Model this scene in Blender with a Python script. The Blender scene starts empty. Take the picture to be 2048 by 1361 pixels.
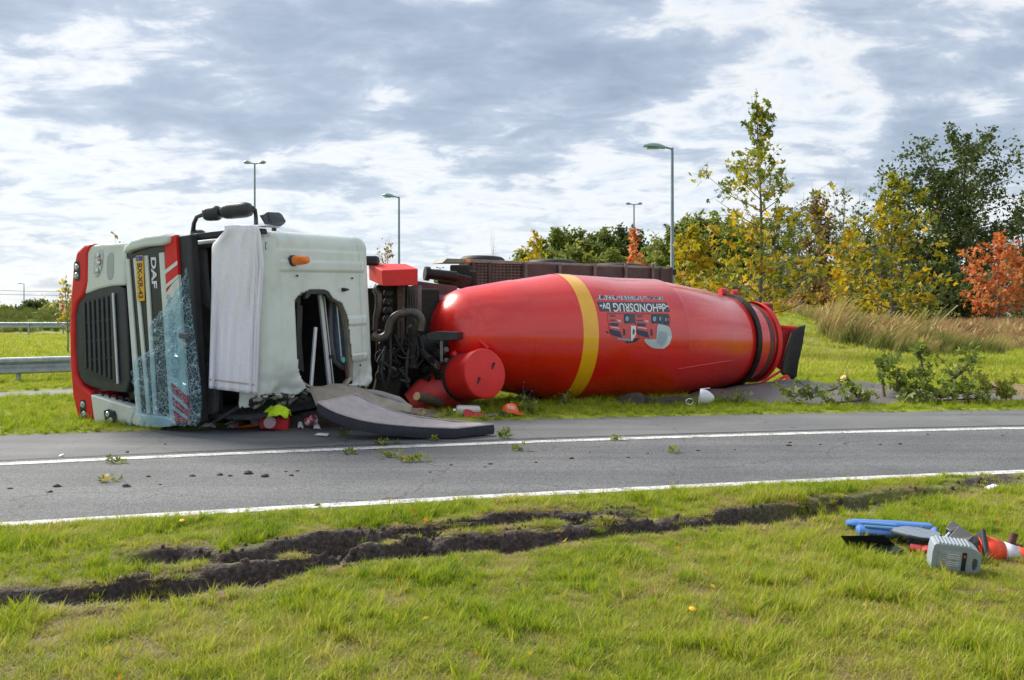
import bpy, bmesh, math, random
import numpy as np
from mathutils import Vector, Matrix, Euler, noise as mnoise

R = math.radians
random.seed(7)
rng = np.random.default_rng(11)
sc = bpy.context.scene
col = sc.collection

# ------------------------------------------------------------------ camera
F, H, YH = 1700.0, 1.42, 630.0            # focal length in photo pixels, eye height, horizon row
cam_d = bpy.data.cameras.new('camera')
cam = bpy.data.objects.new('camera', cam_d)
col.objects.link(cam)
cam.location = (0, 0, H)
cam.rotation_euler = (R(90), 0, 0)
cam_d.sensor_width = 36.0
cam_d.lens = F / 2048 * 36
cam_d.shift_y = -(680.5 - YH) / 2048
cam_d.clip_start = 0.05
cam_d.clip_end = 9000
sc.camera = cam

# ------------------------------------------------------------------ sky and sun
SUN_AZ, SUN_EL = R(-50), R(40)            # azimuth from +Y (towards +X), elevation
world = bpy.data.worlds.new('World')
sc.world = world
world.use_nodes = True
wn, wl = world.node_tree.nodes, world.node_tree.links
for n in list(wn):
    wn.remove(n)
def wnode(t, **kw):
    n = wn.new(t)
    for k, v in kw.items():
        setattr(n, k, v)
    return n
def wmath(op, a, b=None, clamp=False):
    n = wnode('ShaderNodeMath', operation=op, use_clamp=clamp)
    for i, v in enumerate((a, b)):
        if v is None:
            continue
        if isinstance(v, (int, float)):
            n.inputs[i].default_value = v
        else:
            wl.new(v, n.inputs[i])
    return n.outputs[0]
tc = wnode('ShaderNodeTexCoord')
sx = wnode('ShaderNodeSeparateXYZ')
wl.new(tc.outputs['Generated'], sx.inputs[0])
zz = wmath('ADD', wmath('MAXIMUM', sx.outputs[2], 0.0), 0.20)
cx = wnode('ShaderNodeCombineXYZ')
wl.new(wmath('DIVIDE', sx.outputs[0], zz), cx.inputs[0])
wl.new(wmath('DIVIDE', sx.outputs[1], zz), cx.inputs[1])
def cloud_noise(off, scale, detail, rough, dist):
    mp = wnode('ShaderNodeMapping')
    mp.inputs['Location'].default_value = off
    mp.inputs['Scale'].default_value = (0.85, 1.05, 1)
    mp.inputs['Rotation'].default_value = (0, 0, R(-9))
    wl.new(cx.outputs[0], mp.inputs['Vector'])
    n = wnode('ShaderNodeTexNoise')
    n.inputs['Scale'].default_value = scale
    n.inputs['Detail'].default_value = detail
    n.inputs['Roughness'].default_value = rough
    n.inputs['Distortion'].default_value = dist
    wl.new(mp.outputs[0], n.inputs['Vector'])
    return n.outputs['Fac']
nA = cloud_noise((0.4, 12.1, 4.9), 1.5, 11, 0.55, 0.35)
nB = cloud_noise((16.3, 1.2, 4), 5.6, 10, 0.58, 0.4)
mixn = wmath('ADD', wmath('MULTIPLY', nA, 0.66), wmath('MULTIPLY', nB, 0.34))
ramp = wnode('ShaderNodeValToRGB')
el = ramp.color_ramp.elements
el[0].position, el[0].color = 0.345, (0.25, 0.31, 0.40, 1)
el[1].position, el[1].color = 0.69, (0.84, 0.85, 0.86, 1)
for p, c in ((0.43, (0.33, 0.39, 0.485, 1)), (0.475, (0.42, 0.48, 0.575, 1)), (0.505, (0.64, 0.67, 0.71, 1)), (0.53, (0.74, 0.75, 0.76, 1)), (0.565, (0.66, 0.70, 0.75, 1)), (0.605, (0.47, 0.53, 0.62, 1)), (0.65, (0.72, 0.75, 0.79, 1))):
    e = el.new(p); e.color = c
wl.new(mixn, ramp.inputs[0])
# veil close to the horizon
hz = wmath('POWER', wmath('SUBTRACT', 1.0, wmath('MAXIMUM', sx.outputs[2], 0.0), True), 11.0)
mixh = wnode('ShaderNodeMixRGB')
mixh.inputs[2].default_value = (0.62, 0.68, 0.74, 1)
wl.new(wmath('MULTIPLY', hz, 0.62), mixh.inputs[0])
wl.new(ramp.outputs[0], mixh.inputs[1])
# thin bright cloud round the sun
sv = (math.sin(SUN_AZ) * math.cos(SUN_EL), math.cos(SUN_AZ) * math.cos(SUN_EL), math.sin(SUN_EL))
dot = wnode('ShaderNodeVectorMath', operation='DOT_PRODUCT')
wl.new(tc.outputs['Generated'], dot.inputs[0])
dot.inputs[1].default_value = sv
glow = wmath('MULTIPLY', wmath('POWER', wmath('MAXIMUM', dot.outputs['Value'], 0.0), 26.0), 0.22)
glow = wmath('MULTIPLY', glow, mixn)
addg = wnode('ShaderNodeMixRGB', blend_type='ADD')
addg.inputs[0].default_value = 1.0
gcol = wnode('ShaderNodeCombineColor')
for i in range(3):
    wl.new(glow, gcol.inputs[i])
wl.new(mixh.outputs[0], addg.inputs[1])
wl.new(gcol.outputs[0], addg.inputs[2])
bgc = wnode('ShaderNodeBackground'); bgc.inputs['Strength'].default_value = 0.58
wl.new(addg.outputs[0], bgc.inputs['Color'])
sky = wnode('ShaderNodeTexSky', sky_type='NISHITA', sun_disc=False)
sky.sun_elevation = SUN_EL
sky.sun_rotation = SUN_AZ
bgs = wnode('ShaderNodeBackground'); bgs.inputs['Strength'].default_value = 0.05
wl.new(sky.outputs[0], bgs.inputs['Color'])
mixs = wnode('ShaderNodeMixShader'); mixs.inputs[0].default_value = 0.86
wl.new(bgs.outputs[0], mixs.inputs[1])
wl.new(bgc.outputs[0], mixs.inputs[2])
wo = wnode('ShaderNodeOutputWorld')
wl.new(mixs.outputs[0], wo.inputs['Surface'])

sun_d = bpy.data.lights.new('sun', 'SUN')
sun_d.energy = 3.0
sun_d.angle = R(24)
sun_d.color = (1.0, 0.94, 0.84)
sun = bpy.data.objects.new('sun', sun_d)
col.objects.link(sun)
sun.rotation_euler = Vector((-sv[0], -sv[1], -sv[2])).to_track_quat('-Z', 'Y').to_euler()
sun.location = (0, 0, 30)

vs = sc.view_settings
vs.view_transform = 'Standard'
vs.look = 'None'
vs.exposure = 1.25
vs.gamma = 1.0
vs.use_curve_mapping = False
sc.render.engine = 'CYCLES'
sc.cycles.use_denoising = True
sc.cycles.max_bounces = 8
sc.cycles.transparent_max_bounces = 12
sc.cycles.sample_clamp_indirect = 6.0

# ------------------------------------------------------------------ helpers
def gp(px, py, z=0.0):
    "ground point (height z) seen at a photo pixel"
    Y = F * (H - z) / (py - YH)
    return Vector(((px - 1024) * Y / F, Y, z))
def at(px, py, Y):
    return Vector(((px - 1024) * Y / F, Y, H - (py - YH) * Y / F))
def proj(p):
    return (1024 + F * p[0] / p[1], YH - F * (p[2] - H) / p[1])

MATS = {}
def mat(name, color=(0.5, 0.5, 0.5), rough=0.6, metal=0.0, var=0.0, vscale=6.0, bump=0.0, bscale=40.0, coat=0.0,
        color2=None, spec=0.5, trans=0.0, emis=None, alpha=1.0, detail=6.0, thr=None, rvar=0.0):
    if name in MATS:
        return MATS[name]
    m = bpy.data.materials.new(name)
    m.use_nodes = True
    nt = m.node_tree
    b = nt.nodes['Principled BSDF']
    b.inputs['Base Color'].default_value = (*color, 1)
    b.inputs['Roughness'].default_value = rough
    b.inputs['Metallic'].default_value = metal
    b.inputs['Specular IOR Level'].default_value = spec
    b.inputs['Coat Weight'].default_value = coat
    b.inputs['Coat Roughness'].default_value = 0.09
    b.inputs['Transmission Weight'].default_value = trans
    b.inputs['Alpha'].default_value = alpha
    if emis:
        b.inputs['Emission Color'].default_value = (*emis[0], 1)
        b.inputs['Emission Strength'].default_value = emis[1]
    tcn = nt.nodes.new('ShaderNodeTexCoord')
    if var > 0 or color2:
        nz = nt.nodes.new('ShaderNodeTexNoise')
        nz.inputs['Scale'].default_value = vscale
        nz.inputs['Detail'].default_value = detail
        nz.inputs['Roughness'].default_value = 0.62
        nt.links.new(tcn.outputs['Object'], nz.inputs['Vector'])
        rp = nt.nodes.new('ShaderNodeValToRGB')
        c2 = color2 or tuple(max(0, c * (1 - var)) for c in color)
        c1 = color if color2 else tuple(min(1, c * (1 + var)) for c in color)
        lo, hi = thr or (0.32, 0.68)
        rp.color_ramp.elements[0].position = lo
        rp.color_ramp.elements[1].position = hi
        rp.color_ramp.elements[0].color = (*c2, 1)
        rp.color_ramp.elements[1].color = (*c1, 1)
        nt.links.new(nz.outputs['Fac'], rp.inputs[0])
        nt.links.new(rp.outputs[0], b.inputs['Base Color'])
        if rvar > 0:
            mr = nt.nodes.new('ShaderNodeMapRange')
            mr.inputs['From Min'].default_value = 0.3
            mr.inputs['From Max'].default_value = 0.7
            mr.inputs['To Min'].default_value = rough + rvar
            mr.inputs['To Max'].default_value = rough
            nt.links.new(nz.outputs['Fac'], mr.inputs['Value'])
            nt.links.new(mr.outputs[0], b.inputs['Roughness'])
    if bump > 0:
        bn = nt.nodes.new('ShaderNodeTexNoise')
        bn.inputs['Scale'].default_value = bscale
        bn.inputs['Detail'].default_value = 6
        nt.links.new(tcn.outputs['Object'], bn.inputs['Vector'])
        bp = nt.nodes.new('ShaderNodeBump')
        bp.inputs['Strength'].default_value = bump
        bp.inputs['Distance'].default_value = 0.02
        nt.links.new(bn.outputs['Fac'], bp.inputs['Height'])
        nt.links.new(bp.outputs[0], b.inputs['Normal'])
    MATS[name] = m
    return m

def leaf_mat(name, stops, transl=0.45, instancer=False, rough=0.55):
    "foliage: tint attribute (0..1) picks the leaf's own colour, part of the light shines through"
    m = bpy.data.materials.new(name)
    m.use_nodes = True
    nt = m.node_tree
    b = nt.nodes['Principled BSDF']
    b.inputs['Roughness'].default_value = rough
    b.inputs['Specular IOR Level'].default_value = 0.35
    at_ = nt.nodes.new('ShaderNodeAttribute')
    at_.attribute_name = 'tint'
    val = at_.outputs['Fac']
    if instancer:
        a2 = nt.nodes.new('ShaderNodeAttribute')
        a2.attribute_type = 'INSTANCER'
        a2.attribute_name = 'itint'
        ad = nt.nodes.new('ShaderNodeMath')
        ad.operation = 'ADD'
        nt.links.new(val, ad.inputs[0])
        nt.links.new(a2.outputs['Fac'], ad.inputs[1])
        val = ad.outputs[0]
    rp = nt.nodes.new('ShaderNodeValToRGB')
    e = rp.color_ramp.elements
    e[0].position, e[0].color = stops[0][0], (*stops[0][1], 1)
    e[1].position, e[1].color = stops[-1][0], (*stops[-1][1], 1)
    for p, c in stops[1:-1]:
        k = e.new(p); k.color = (*c, 1)
    nt.links.new(val, rp.inputs[0])
    nt.links.new(rp.outputs[0], b.inputs['Base Color'])
    tr = nt.nodes.new('ShaderNodeBsdfTranslucent')
    nt.links.new(rp.outputs[0], tr.inputs['Color'])
    mx = nt.nodes.new('ShaderNodeMixShader')
    mx.inputs[0].default_value = transl
    nt.links.new(b.outputs[0], mx.inputs[1])
    nt.links.new(tr.outputs[0], mx.inputs[2])
    nt.links.new(mx.outputs[0], nt.nodes['Material Output'].inputs['Surface'])
    MATS[name] = m
    return m

def tag(o, label=None, cat=None, group=None, kind=None):
    for k, v in (('label', label), ('category', cat), ('group', group), ('kind', kind)):
        if v:
            o[k] = v
    return o
def empty(name, loc):
    o = bpy.data.objects.new(name, None)
    o.empty_display_size = 0.2
    o.location = loc
    col.objects.link(o)
    return o
def thing(name, label, cat, loc, group=None):
    return tag(empty(name, loc), label, cat, group)
def root_loc(o):
    v = Vector((0, 0, 0))
    while o is not None:
        v += o.location
        o = o.parent
    return v

class MB:
    "collects geometry in world (or local, with M) coordinates"
    def __init__(s):
        s.v, s.f = [], []
    def add(s, vs_, fs):
        o = len(s.v)
        s.v += [tuple(x) for x in vs_]
        s.f += [tuple(i + o for i in f) for f in fs]
        return s
    def box(s, c, size, rot=None, taper=1.0):
        hx, hy, hz_ = (x / 2 for x in size)
        vs_ = [Vector((sx_ * hx * (taper if sz_ > 0 else 1), sy_ * hy * (taper if sz_ > 0 else 1), sz_ * hz_)) for sz_ in (-1, 1) for sy_ in (-1, 1) for sx_ in (-1, 1)]
        if rot is not None:
            m = rot if isinstance(rot, Matrix) else Euler(rot).to_matrix()
            vs_ = [m @ v for v in vs_]
        vs_ = [v + Vector(c) for v in vs_]
        return s.add(vs_, [(0, 2, 3, 1), (4, 5, 7, 6), (0, 1, 5, 4), (2, 6, 7, 3), (0, 4, 6, 2), (1, 3, 7, 5)])
    def tube(s, pts, rad, n=8, caps=True, sq=1.0, up=None):
        pts = [Vector(p) for p in pts]
        if not hasattr(rad, '__len__'):
            rad = [rad] * len(pts)
        rings = []
        ref = Vector(up) if up else None
        for i, p in enumerate(pts):
            d = (pts[min(i + 1, len(pts) - 1)] - pts[max(i - 1, 0)])
            if d.length < 1e-9:
                d = Vector((0, 0, 1))
            d.normalize()
            if ref is None:
                ref = Vector((0, 0, 1)) if abs(d.z) < 0.9 else Vector((1, 0, 0))
            a = d.cross(ref)
            if a.length < 1e-6:
                a = d.orthogonal()
            a.normalize()
            b = a.cross(d).normalized()
            if not up:
                ref = b
            rings.append([p + a * (math.cos(2 * math.pi * k / n) * rad[i]) + b * (math.sin(2 * math.pi * k / n) * rad[i] * sq) for k in range(n)])
        vs_ = [v for r_ in rings for v in r_]
        fs = []
        for i in range(len(pts) - 1):
            for k in range(n):
                fs.append((i * n + k, i * n + (k + 1) % n, (i + 1) * n + (k + 1) % n, (i + 1) * n + k))
        if caps:
            fs.append(tuple(range(n))[::-1])
            fs.append(tuple((len(pts) - 1) * n + k for k in range(n)))
        return s.add(vs_, fs)
    def lathe(s, prof, org, axis, n=32, ref=(0, 0, 1), caps=True):
        org, axis = Vector(org), Vector(axis).normalized()
        a = axis.cross(Vector(ref))
        if a.length < 1e-6:
            a = axis.orthogonal()
        a.normalize()
        b = a.cross(axis).normalized()
        vs_, fs = [], []
        for (t, r_) in prof:
            for k in range(n):
                an = 2 * math.pi * k / n
                vs_.append(org + axis * t + (a * math.cos(an) + b * math.sin(an)) * max(r_, 1e-4))
        for i in range(len(prof) - 1):
            for k in range(n):
                fs.append((i * n + k, i * n + (k + 1) % n, (i + 1) * n + (k + 1) % n, (i + 1) * n + k))
        if caps:
            fs.append(tuple(range(n))[::-1])
            fs.append(tuple((len(prof) - 1) * n + k for k in range(n)))
        return s.add(vs_, fs)
    def prism(s, poly, depth, inset=0.0):
        "poly: list of 3D points; depth: vector from the front face to the back; inset softens the front rim"
        poly = [Vector(p) for p in poly]
        depth = Vector(depth)
        n = len(poly)
        c = sum(poly, Vector()) / n
        if inset > 0:
            fr = [p + (c - p).normalized() * inset for p in poly]
            md = [p + depth.normalized() * inset for p in poly]
            rings = [fr, md, [p + depth for p in poly]]
        else:
            rings = [poly, [p + depth for p in poly]]
        vs_ = [v for r_ in rings for v in r_]
        fs = [tuple(range(n))]
        for i in range(len(rings) - 1):
            for k in range(n):
                fs.append((i * n + k, (i + 1) * n + k, (i + 1) * n + (k + 1) % n, i * n + (k + 1) % n))
        fs.append(tuple((len(rings) - 1) * n + k for k in range(n))[::-1])
        return s.add(vs_, fs)
    def grid(s, P, closed=False):
        n, m = len(P), len(P[0])
        vs_ = [p for row in P for p in row]
        fs = []
        for i in range(n - 1):
            for j in range(m - 1 + (1 if closed else 0)):
                fs.append((i * m + j, i * m + (j + 1) % m, (i + 1) * m + (j + 1) % m, (i + 1) * m + j))
        return s.add(vs_, fs)
    def build(s, name, m, parent=None, smooth=False, M=None, bevel=0.0, origin=None, solid=0.0, fix=True, angle=40):
        vs_ = [Vector(v) for v in s.v]
        if M is not None:
            vs_ = [M @ v for v in vs_]
        off = Vector(origin) if origin is not None else (root_loc(parent) if parent is not None else None)
        if off is None:
            xs = np.array(vs_)
            off = Vector(((xs[:, 0].min() + xs[:, 0].max()) / 2, (xs[:, 1].min() + xs[:, 1].max()) / 2, xs[:, 2].min()))
        me = bpy.data.meshes.new(name)
        me.from_pydata([v - off for v in vs_], [], s.f)
        if fix:
            bm = bmesh.new(); bm.from_mesh(me)
            bmesh.ops.recalc_face_normals(bm, faces=bm.faces)
            bm.to_mesh(me); bm.free()
        me.materials.append(m)
        o = bpy.data.objects.new(name, me)
        col.objects.link(o)
        if parent is not None:
            o.parent = parent
        else:
            o.location = off
        if smooth:
            me.polygons.foreach_set('use_smooth', [True] * len(me.polygons))
            if angle < 180:
                me.set_sharp_from_angle(angle=R(angle))
        if solid:
            md = o.modifiers.new('solid', 'SOLIDIFY'); md.thickness = solid; md.offset = 0
        if bevel:
            md = o.modifiers.new('bevel', 'BEVEL'); md.width = bevel; md.segments = 2; md.limit_method = 'ANGLE'; md.angle_limit = R(35)
        return o

def chaikin(pts, it=1, closed=True):
    pts = [Vector(p) for p in pts]
    for _ in range(it):
        out = []
        n = len(pts)
        for i in range(n if closed else n - 1):
            a, b = pts[i], pts[(i + 1) % n]
            out += [a * 0.75 + b * 0.25, a * 0.25 + b * 0.75]
        if not closed:
            out = [pts[0]] + out + [pts[-1]]
        pts = out
    return pts
def np_obj(name, V, Fc, m, parent=None, origin=(0, 0, 0), tint=None, smooth=False, mats=None):
    "fast mesh from numpy arrays; all faces have the same number of corners"
    me = bpy.data.meshes.new(name)
    V = np.asarray(V, dtype=np.float32) - np.array(origin, dtype=np.float32)
    Fc = np.asarray(Fc, dtype=np.int32)
    me.vertices.add(len(V)); me.vertices.foreach_set('co', V.ravel())
    k = Fc.shape[1]
    me.loops.add(Fc.size); me.loops.foreach_set('vertex_index', Fc.ravel())
    me.polygons.add(len(Fc))
    me.polygons.foreach_set('loop_start', np.arange(0, Fc.size, k, dtype=np.int32))
    me.polygons.foreach_set('loop_total', np.full(len(Fc), k, dtype=np.int32))
    me.update(calc_edges=True)
    if tint is not None:
        a = me.attributes.new('tint', 'FLOAT', 'POINT')
        a.data.foreach_set('value', np.asarray(tint, dtype=np.float32))
    if smooth:
        me.polygons.foreach_set('use_smooth', [True] * len(me.polygons))
    me.materials.append(m)
    o = bpy.data.objects.new(name, me)
    col.objects.link(o)
    if parent is not None:
        o.parent = parent
    else:
        o.location = origin
    return o
def text_geo(s, size=1.0, spacing=1.0, bold=0.0, align='CENTER'):
    cu = bpy.data.curves.new('t', 'FONT')
    cu.body = s; cu.size = size; cu.align_x = align; cu.align_y = 'CENTER'; cu.space_character = spacing
    cu.offset = bold
    o = bpy.data.objects.new('t', cu)
    col.objects.link(o)
    dg = bpy.context.evaluated_depsgraph_get()
    me = bpy.data.meshes.new_from_object(o.evaluated_get(dg))
    vs_ = [Vector(v.co) for v in me.vertices]
    fs = [tuple(p.vertices) for p in me.polygons]
    bpy.data.objects.remove(o); bpy.data.curves.remove(cu); bpy.data.meshes.remove(me)
    return vs_, fs

# value noise for terrain
_perm = np.random.default_rng(3).random((256, 256))
def vnoise(x, y):
    xi, yi = np.floor(x).astype(int), np.floor(y).astype(int)
    fx, fy = x - xi, y - yi
    fx, fy = fx * fx * (3 - 2 * fx), fy * fy * (3 - 2 * fy)
    g = lambda a, b: _perm[a & 255, b & 255]
    return (g(xi, yi) * (1 - fx) + g(xi + 1, yi) * fx) * (1 - fy) + (g(xi, yi + 1) * (1 - fx) + g(xi + 1, yi + 1) * fx) * fy
def fbm(x, y, o=4):
    v, a, t = 0, 1.0, 0
    for i in range(o):
        v = v + a * vnoise(x * 2 ** i + 17 * i, y * 2 ** i + 31 * i); t += a; a *= 0.5
    return v / t - 0.5
def seg_dist(X, Y, pts):
    "distance to a polyline and signed side"
    best = np.full(np.shape(X), 1e9); side = np.zeros(np.shape(X)); along = np.zeros(np.shape(X)); acc = 0
    for a, b in zip(pts[:-1], pts[1:]):
        ax, ay, bx, by = a[0], a[1], b[0], b[1]
        dx, dy = bx - ax, by - ay
        L2 = dx * dx + dy * dy
        t = np.clip(((X - ax) * dx + (Y - ay) * dy) / L2, 0, 1)
        qx, qy = ax + t * dx - X, ay + t * dy - Y
        d = np.sqrt(qx * qx + qy * qy)
        s_ = np.sign(dx * (Y - ay) - dy * (X - ax))
        m = d < best
        best = np.where(m, d, best); side = np.where(m, s_, side); along = np.where(m, acc + t * math.sqrt(L2), along)
        acc += math.sqrt(L2)
    return best, side, along, acc

# ------------------------------------------------------------------ roads
def edge_fn(pix):
    P = [gp(x, y) for x, y in pix]
    c = np.polyfit([p.x for p in P], [p.y for p in P], 2)
    x0, x1 = P[0].x - 3, P[-1].x + 4
    def fn(X):
        X = np.asarray(X, dtype=float)
        Xc = np.clip(X, x0, x1)
        return np.polyval(c, Xc) + (X - Xc) * np.polyval(np.polyder(c), Xc)
    return fn
near_edge = edge_fn([(0, 1062), (1024, 1002), (2048, 951)])
near_line = edge_fn([(0, 1051), (1024, 992), (2048, 944)])
far_line = edge_fn([(0, 929), (1024, 886), (2048, 857)])
far_edge = edge_fn([(0, 871), (1024, 840), (2048, 820)])
SLIP = [(-60, -8), (-20, 8.5), (-12, 12.8), (-9.0, 15.0), (-6, 17.2), (-3.2, 19.5), (2, 25), (6, 34), (7, 60), (4, 120)]
RUT1 = [gp(*p) for p in ((200, 1140), (480, 1122), (700, 1088), (900, 1062), (1060, 1047), (1180, 1042), (1310, 1032))]
RUT2 = [gp(*p) for p in ((-120, 1222), (15, 1214), (200, 1202), (400, 1180), (560, 1152), (700, 1124), (880, 1103), (1060, 1087), (1250, 1070), (1400, 1052), (1600, 1028), (1800, 1000), (1950, 976), (2100, 958), (2300, 945))]
RUT3 = [gp(*p) for p in ((1420, 1060), (1560, 1050), (1650, 1040), (1780, 1018))]

def warp(X, Y):
    return X + 0.20 * fbm(X * 2.2 + 3, Y * 2.2, 2), Y + 0.22 * fbm(X * 2.4 + 11, Y * 2.4 + 5, 3)
def soil_mask(X, Y):
    wob = fbm(X * 5, Y * 5, 3)
    m = np.zeros(np.shape(X))
    X0, Y0 = X, Y
    X, Y = warp(X, Y)
    for pts, w, k in ((RUT1, 0.17, 1.0), (RUT2, 0.19, 1.0), (RUT3, 0.14, 0.8)):
        d, sd, al, L = seg_dist(X, Y, pts)
        end = np.clip(np.minimum(al, L - al + (0.6 if pts is RUT2 else 0.0)) / 0.25, 0, 1)
        fade = np.clip(1.0 - 4.0 * np.clip(al / L - 0.52, 0, 1) * np.clip(0.5 + 4 * fbm(X * 2.2, Y * 2.2, 2), 0, 1), 0.45, 1) if pts is RUT2 else 1.0
        m = np.maximum(m, np.clip((w * (1 + 0.8 * wob) + 0.07 * (sd > 0) + 0.12 * fbm(X * 13, Y * 13, 2) - d) / 0.05 + 0.5, 0, 1) * end * k * fade)
    X, Y = X0, Y0
    # bare patches in the foreground turf
    for (px, py, rx, ry) in ((1480, 1268, .30, .06), (1080, 1300, .18, .06), (650, 1150, .2, .04), (300, 1320, .25, .08), (1600, 1180, .14, .05), (1750, 1230, .2, .06), (90, 1290, .12, .05)):
        c = gp(px, py)
        q = ((X - c.x) / rx) ** 2 + ((Y - c.y) / (ry * 2.2)) ** 2
        m = np.maximum(m, np.clip(1.0 - q + 2.2 * wob, 0, 1) * 0.35)
    # churned ground under the wreck
    q = ((X + 2.6) / 3.4) ** 2 + ((Y - 12.3) / 1.35) ** 2
    m = np.maximum(m, np.clip(1.1 - q + 1.5 * wob, 0, 1) * 0.8)
    return m
def on_road(X, Y):
    a = np.clip((Y - near_edge(X)) / 0.06 + 0.5, 0, 1) * np.clip((far_edge(X) - Y) / 0.06 + 0.5, 0, 1)
    d, s_, al, L = seg_dist(X, Y, SLIP)
    b = np.clip((0.78 - d) / 0.08 + 0.5, 0, 1)
    return a, b
def smooth01(x):
    x = np.clip(x, 0, 1)
    return x * x * (3 - 2 * x)
def ground_z(X, Y):
    X, Y = np.asarray(X, float), np.asarray(Y, float)
    a, b = on_road(X, Y)
    z = 0.02 + 0.03 * fbm(X * 0.9, Y * 0.9, 3) + 0.035 * fbm(X * 4, Y * 4, 3) * np.exp(-((Y - 5) / 9) ** 2)
    # wheel ruts with pushed-up rims
    wob = fbm(X * 5, Y * 5, 3)
    rough = 0.5 * fbm(X * 8, Y * 8, 3) + 0.3 * fbm(X * 22 + 3, Y * 22, 2)
    X0, Y0 = X, Y
    X, Y = warp(X, Y)
    for pts, w, dep in ((RUT1, 0.13, 0.20), (RUT2, 0.15, 0.20), (RUT3, 0.10, 0.05)):
        d, sd, al, L = seg_dist(X, Y, pts)
        end = np.clip(np.minimum(al, L - al + (0.5 if pts is RUT2 else 0)) / 0.45, 0, 1)
        if pts is RUT2:
            end = end * np.where(al > 0.5 * L, np.clip(1 - (al / L - 0.45) * 2.4, 0.10, 1), 1)
        prof = smooth01((w * (1 + wob) - d) / 0.07 + 0.35)
        rim = np.exp(-((d - w * 1.45) / 0.06) ** 2)
        z = z - dep * prof * end + 0.02 * rim * end * (0.5 + 3.0 * rough) + 0.07 * rough * prof * end
    X, Y = X0, Y0
    # bank on the right, dyke on the left, slight rise behind
    z = z + 1.5 * np.exp(-((X - 10.5) / 3.4) ** 2 - ((Y - 36) / 5.5) ** 2)
    z = z + 0.25 * smooth01((Y - 45) / 30) * smooth01((X - 4) / 6)
    z = z + 1.35 * smooth01((Y - 62) / 9) * smooth01((-X - 4) / 14) * (1 + 0.15 * fbm(X * 0.2, Y * 0.2, 2))
    z = z - (z + 0.035) * np.maximum(a, b * (np.abs(Y) < 300))
    return z

def axis_lines(segs):
    out = [segs[0][0]]
    for a, b, st in segs:
        n = max(1, int(round((b - a) / st)))
        out += [a + (b - a) * (i + 1) / n for i in range(n)]
    return np.array(out)
xs = np.concatenate([-np.geomspace(5000, 40, 22), axis_lines([(-38, -14, 1.2), (-14, -5, 0.3), (-5, 6.6, 0.034), (6.6, 20, 0.5), (20, 38, 1.2)]), np.geomspace(40, 5000, 22)])
ys = np.concatenate([-np.geomspace(3000, 5, 18), axis_lines([(-4, 2.4, 0.4), (2.4, 7.9, 0.03), (7.9, 17, 0.16), (17, 50, 0.8), (50, 90, 2)]), np.geomspace(95, 6000, 24)])
GX, GY = np.meshgrid(xs, ys)
GZ = ground_z(GX, GY)
V = np.stack([GX.ravel(), GY.ravel(), GZ.ravel()], 1)
nx, ny = len(xs), len(ys)
ii, jj = np.meshgrid(np.arange(nx - 1), np.arange(ny - 1))
q0 = (jj * nx + ii).ravel()
Q = np.stack([q0, q0 + 1, q0 + nx + 1, q0 + nx], 1)

def ground_material():
    m = bpy.data.materials.new('turf_and_soil')
    m.use_nodes = True
    nt = m.node_tree; N, L = nt.nodes, nt.links
    b = N['Principled BSDF']; b.inputs['Roughness'].default_value = 0.9; b.inputs['Specular IOR Level'].default_value = 0.2
    tcn = N.new('ShaderNodeTexCoord')
    def noise(scale, det=6):
        n = N.new('ShaderNodeTexNoise'); n.inputs['Scale'].default_value = scale; n.inputs['Detail'].default_value = det
        L.new(tcn.outputs['Object'], n.inputs['Vector']); return n.outputs['Fac']
    def ramp_(fac, stops):
        r = N.new('ShaderNodeValToRGB'); e = r.color_ramp.elements
        e[0].position, e[0].color = stops[0][0], (*stops[0][1], 1); e[1].position, e[1].color = stops[-1][0], (*stops[-1][1], 1)
        for p, c in stops[1:-1]:
            k = e.new(p); k.color = (*c, 1)
        L.new(fac, r.inputs[0]); return r.outputs[0]
    turf = ramp_(noise(22), [(0.3, (0.08, 0.09, 0.018)), (0.5, (0.16, 0.20, 0.025)), (0.7, (0.25, 0.24, 0.06))])
    big = ramp_(noise(0.35, 4), [(0.35, (0.27, 0.33, 0.03)), (0.5, (0.22, 0.27, 0.03)), (0.65, (0.26, 0.26, 0.055))])
    mx = N.new('ShaderNodeMixRGB'); mx.blend_type = 'MIX'; mx.inputs[0].default_value = 0.55
    L.new(turf, mx.inputs[1]); L.new(big, mx.inputs[2])
    soil = ramp_(noise(38), [(0.32, (0.036, 0.030, 0.028)), (0.55, (0.072, 0.058, 0.052)), (0.72, (0.14, 0.108, 0.085))])
    a = N.new('ShaderNodeAttribute'); a.attribute_name = 'tint'
    m2 = N.new('ShaderNodeMixRGB')
    L.new(a.outputs['Fac'], m2.inputs[0]); L.new(mx.outputs[0], m2.inputs[1]); L.new(soil, m2.inputs[2])
    L.new(m2.outputs[0], b.inputs['Base Color'])
    bp = N.new('ShaderNodeBump'); bp.inputs['Strength'].default_value = 0.7; bp.inputs['Distance'].default_value = 0.03
    L.new(noise(45, 8), bp.inputs['Height']); L.new(bp.outputs[0], b.inputs['Normal'])
    return m
ground = np_obj('ground', V, Q, ground_material(), tint=soil_mask(GX, GY).ravel(), smooth=True)
tag(ground, 'rutted green grass verge and fields reaching the horizon', 'ground', kind='structure')

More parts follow.
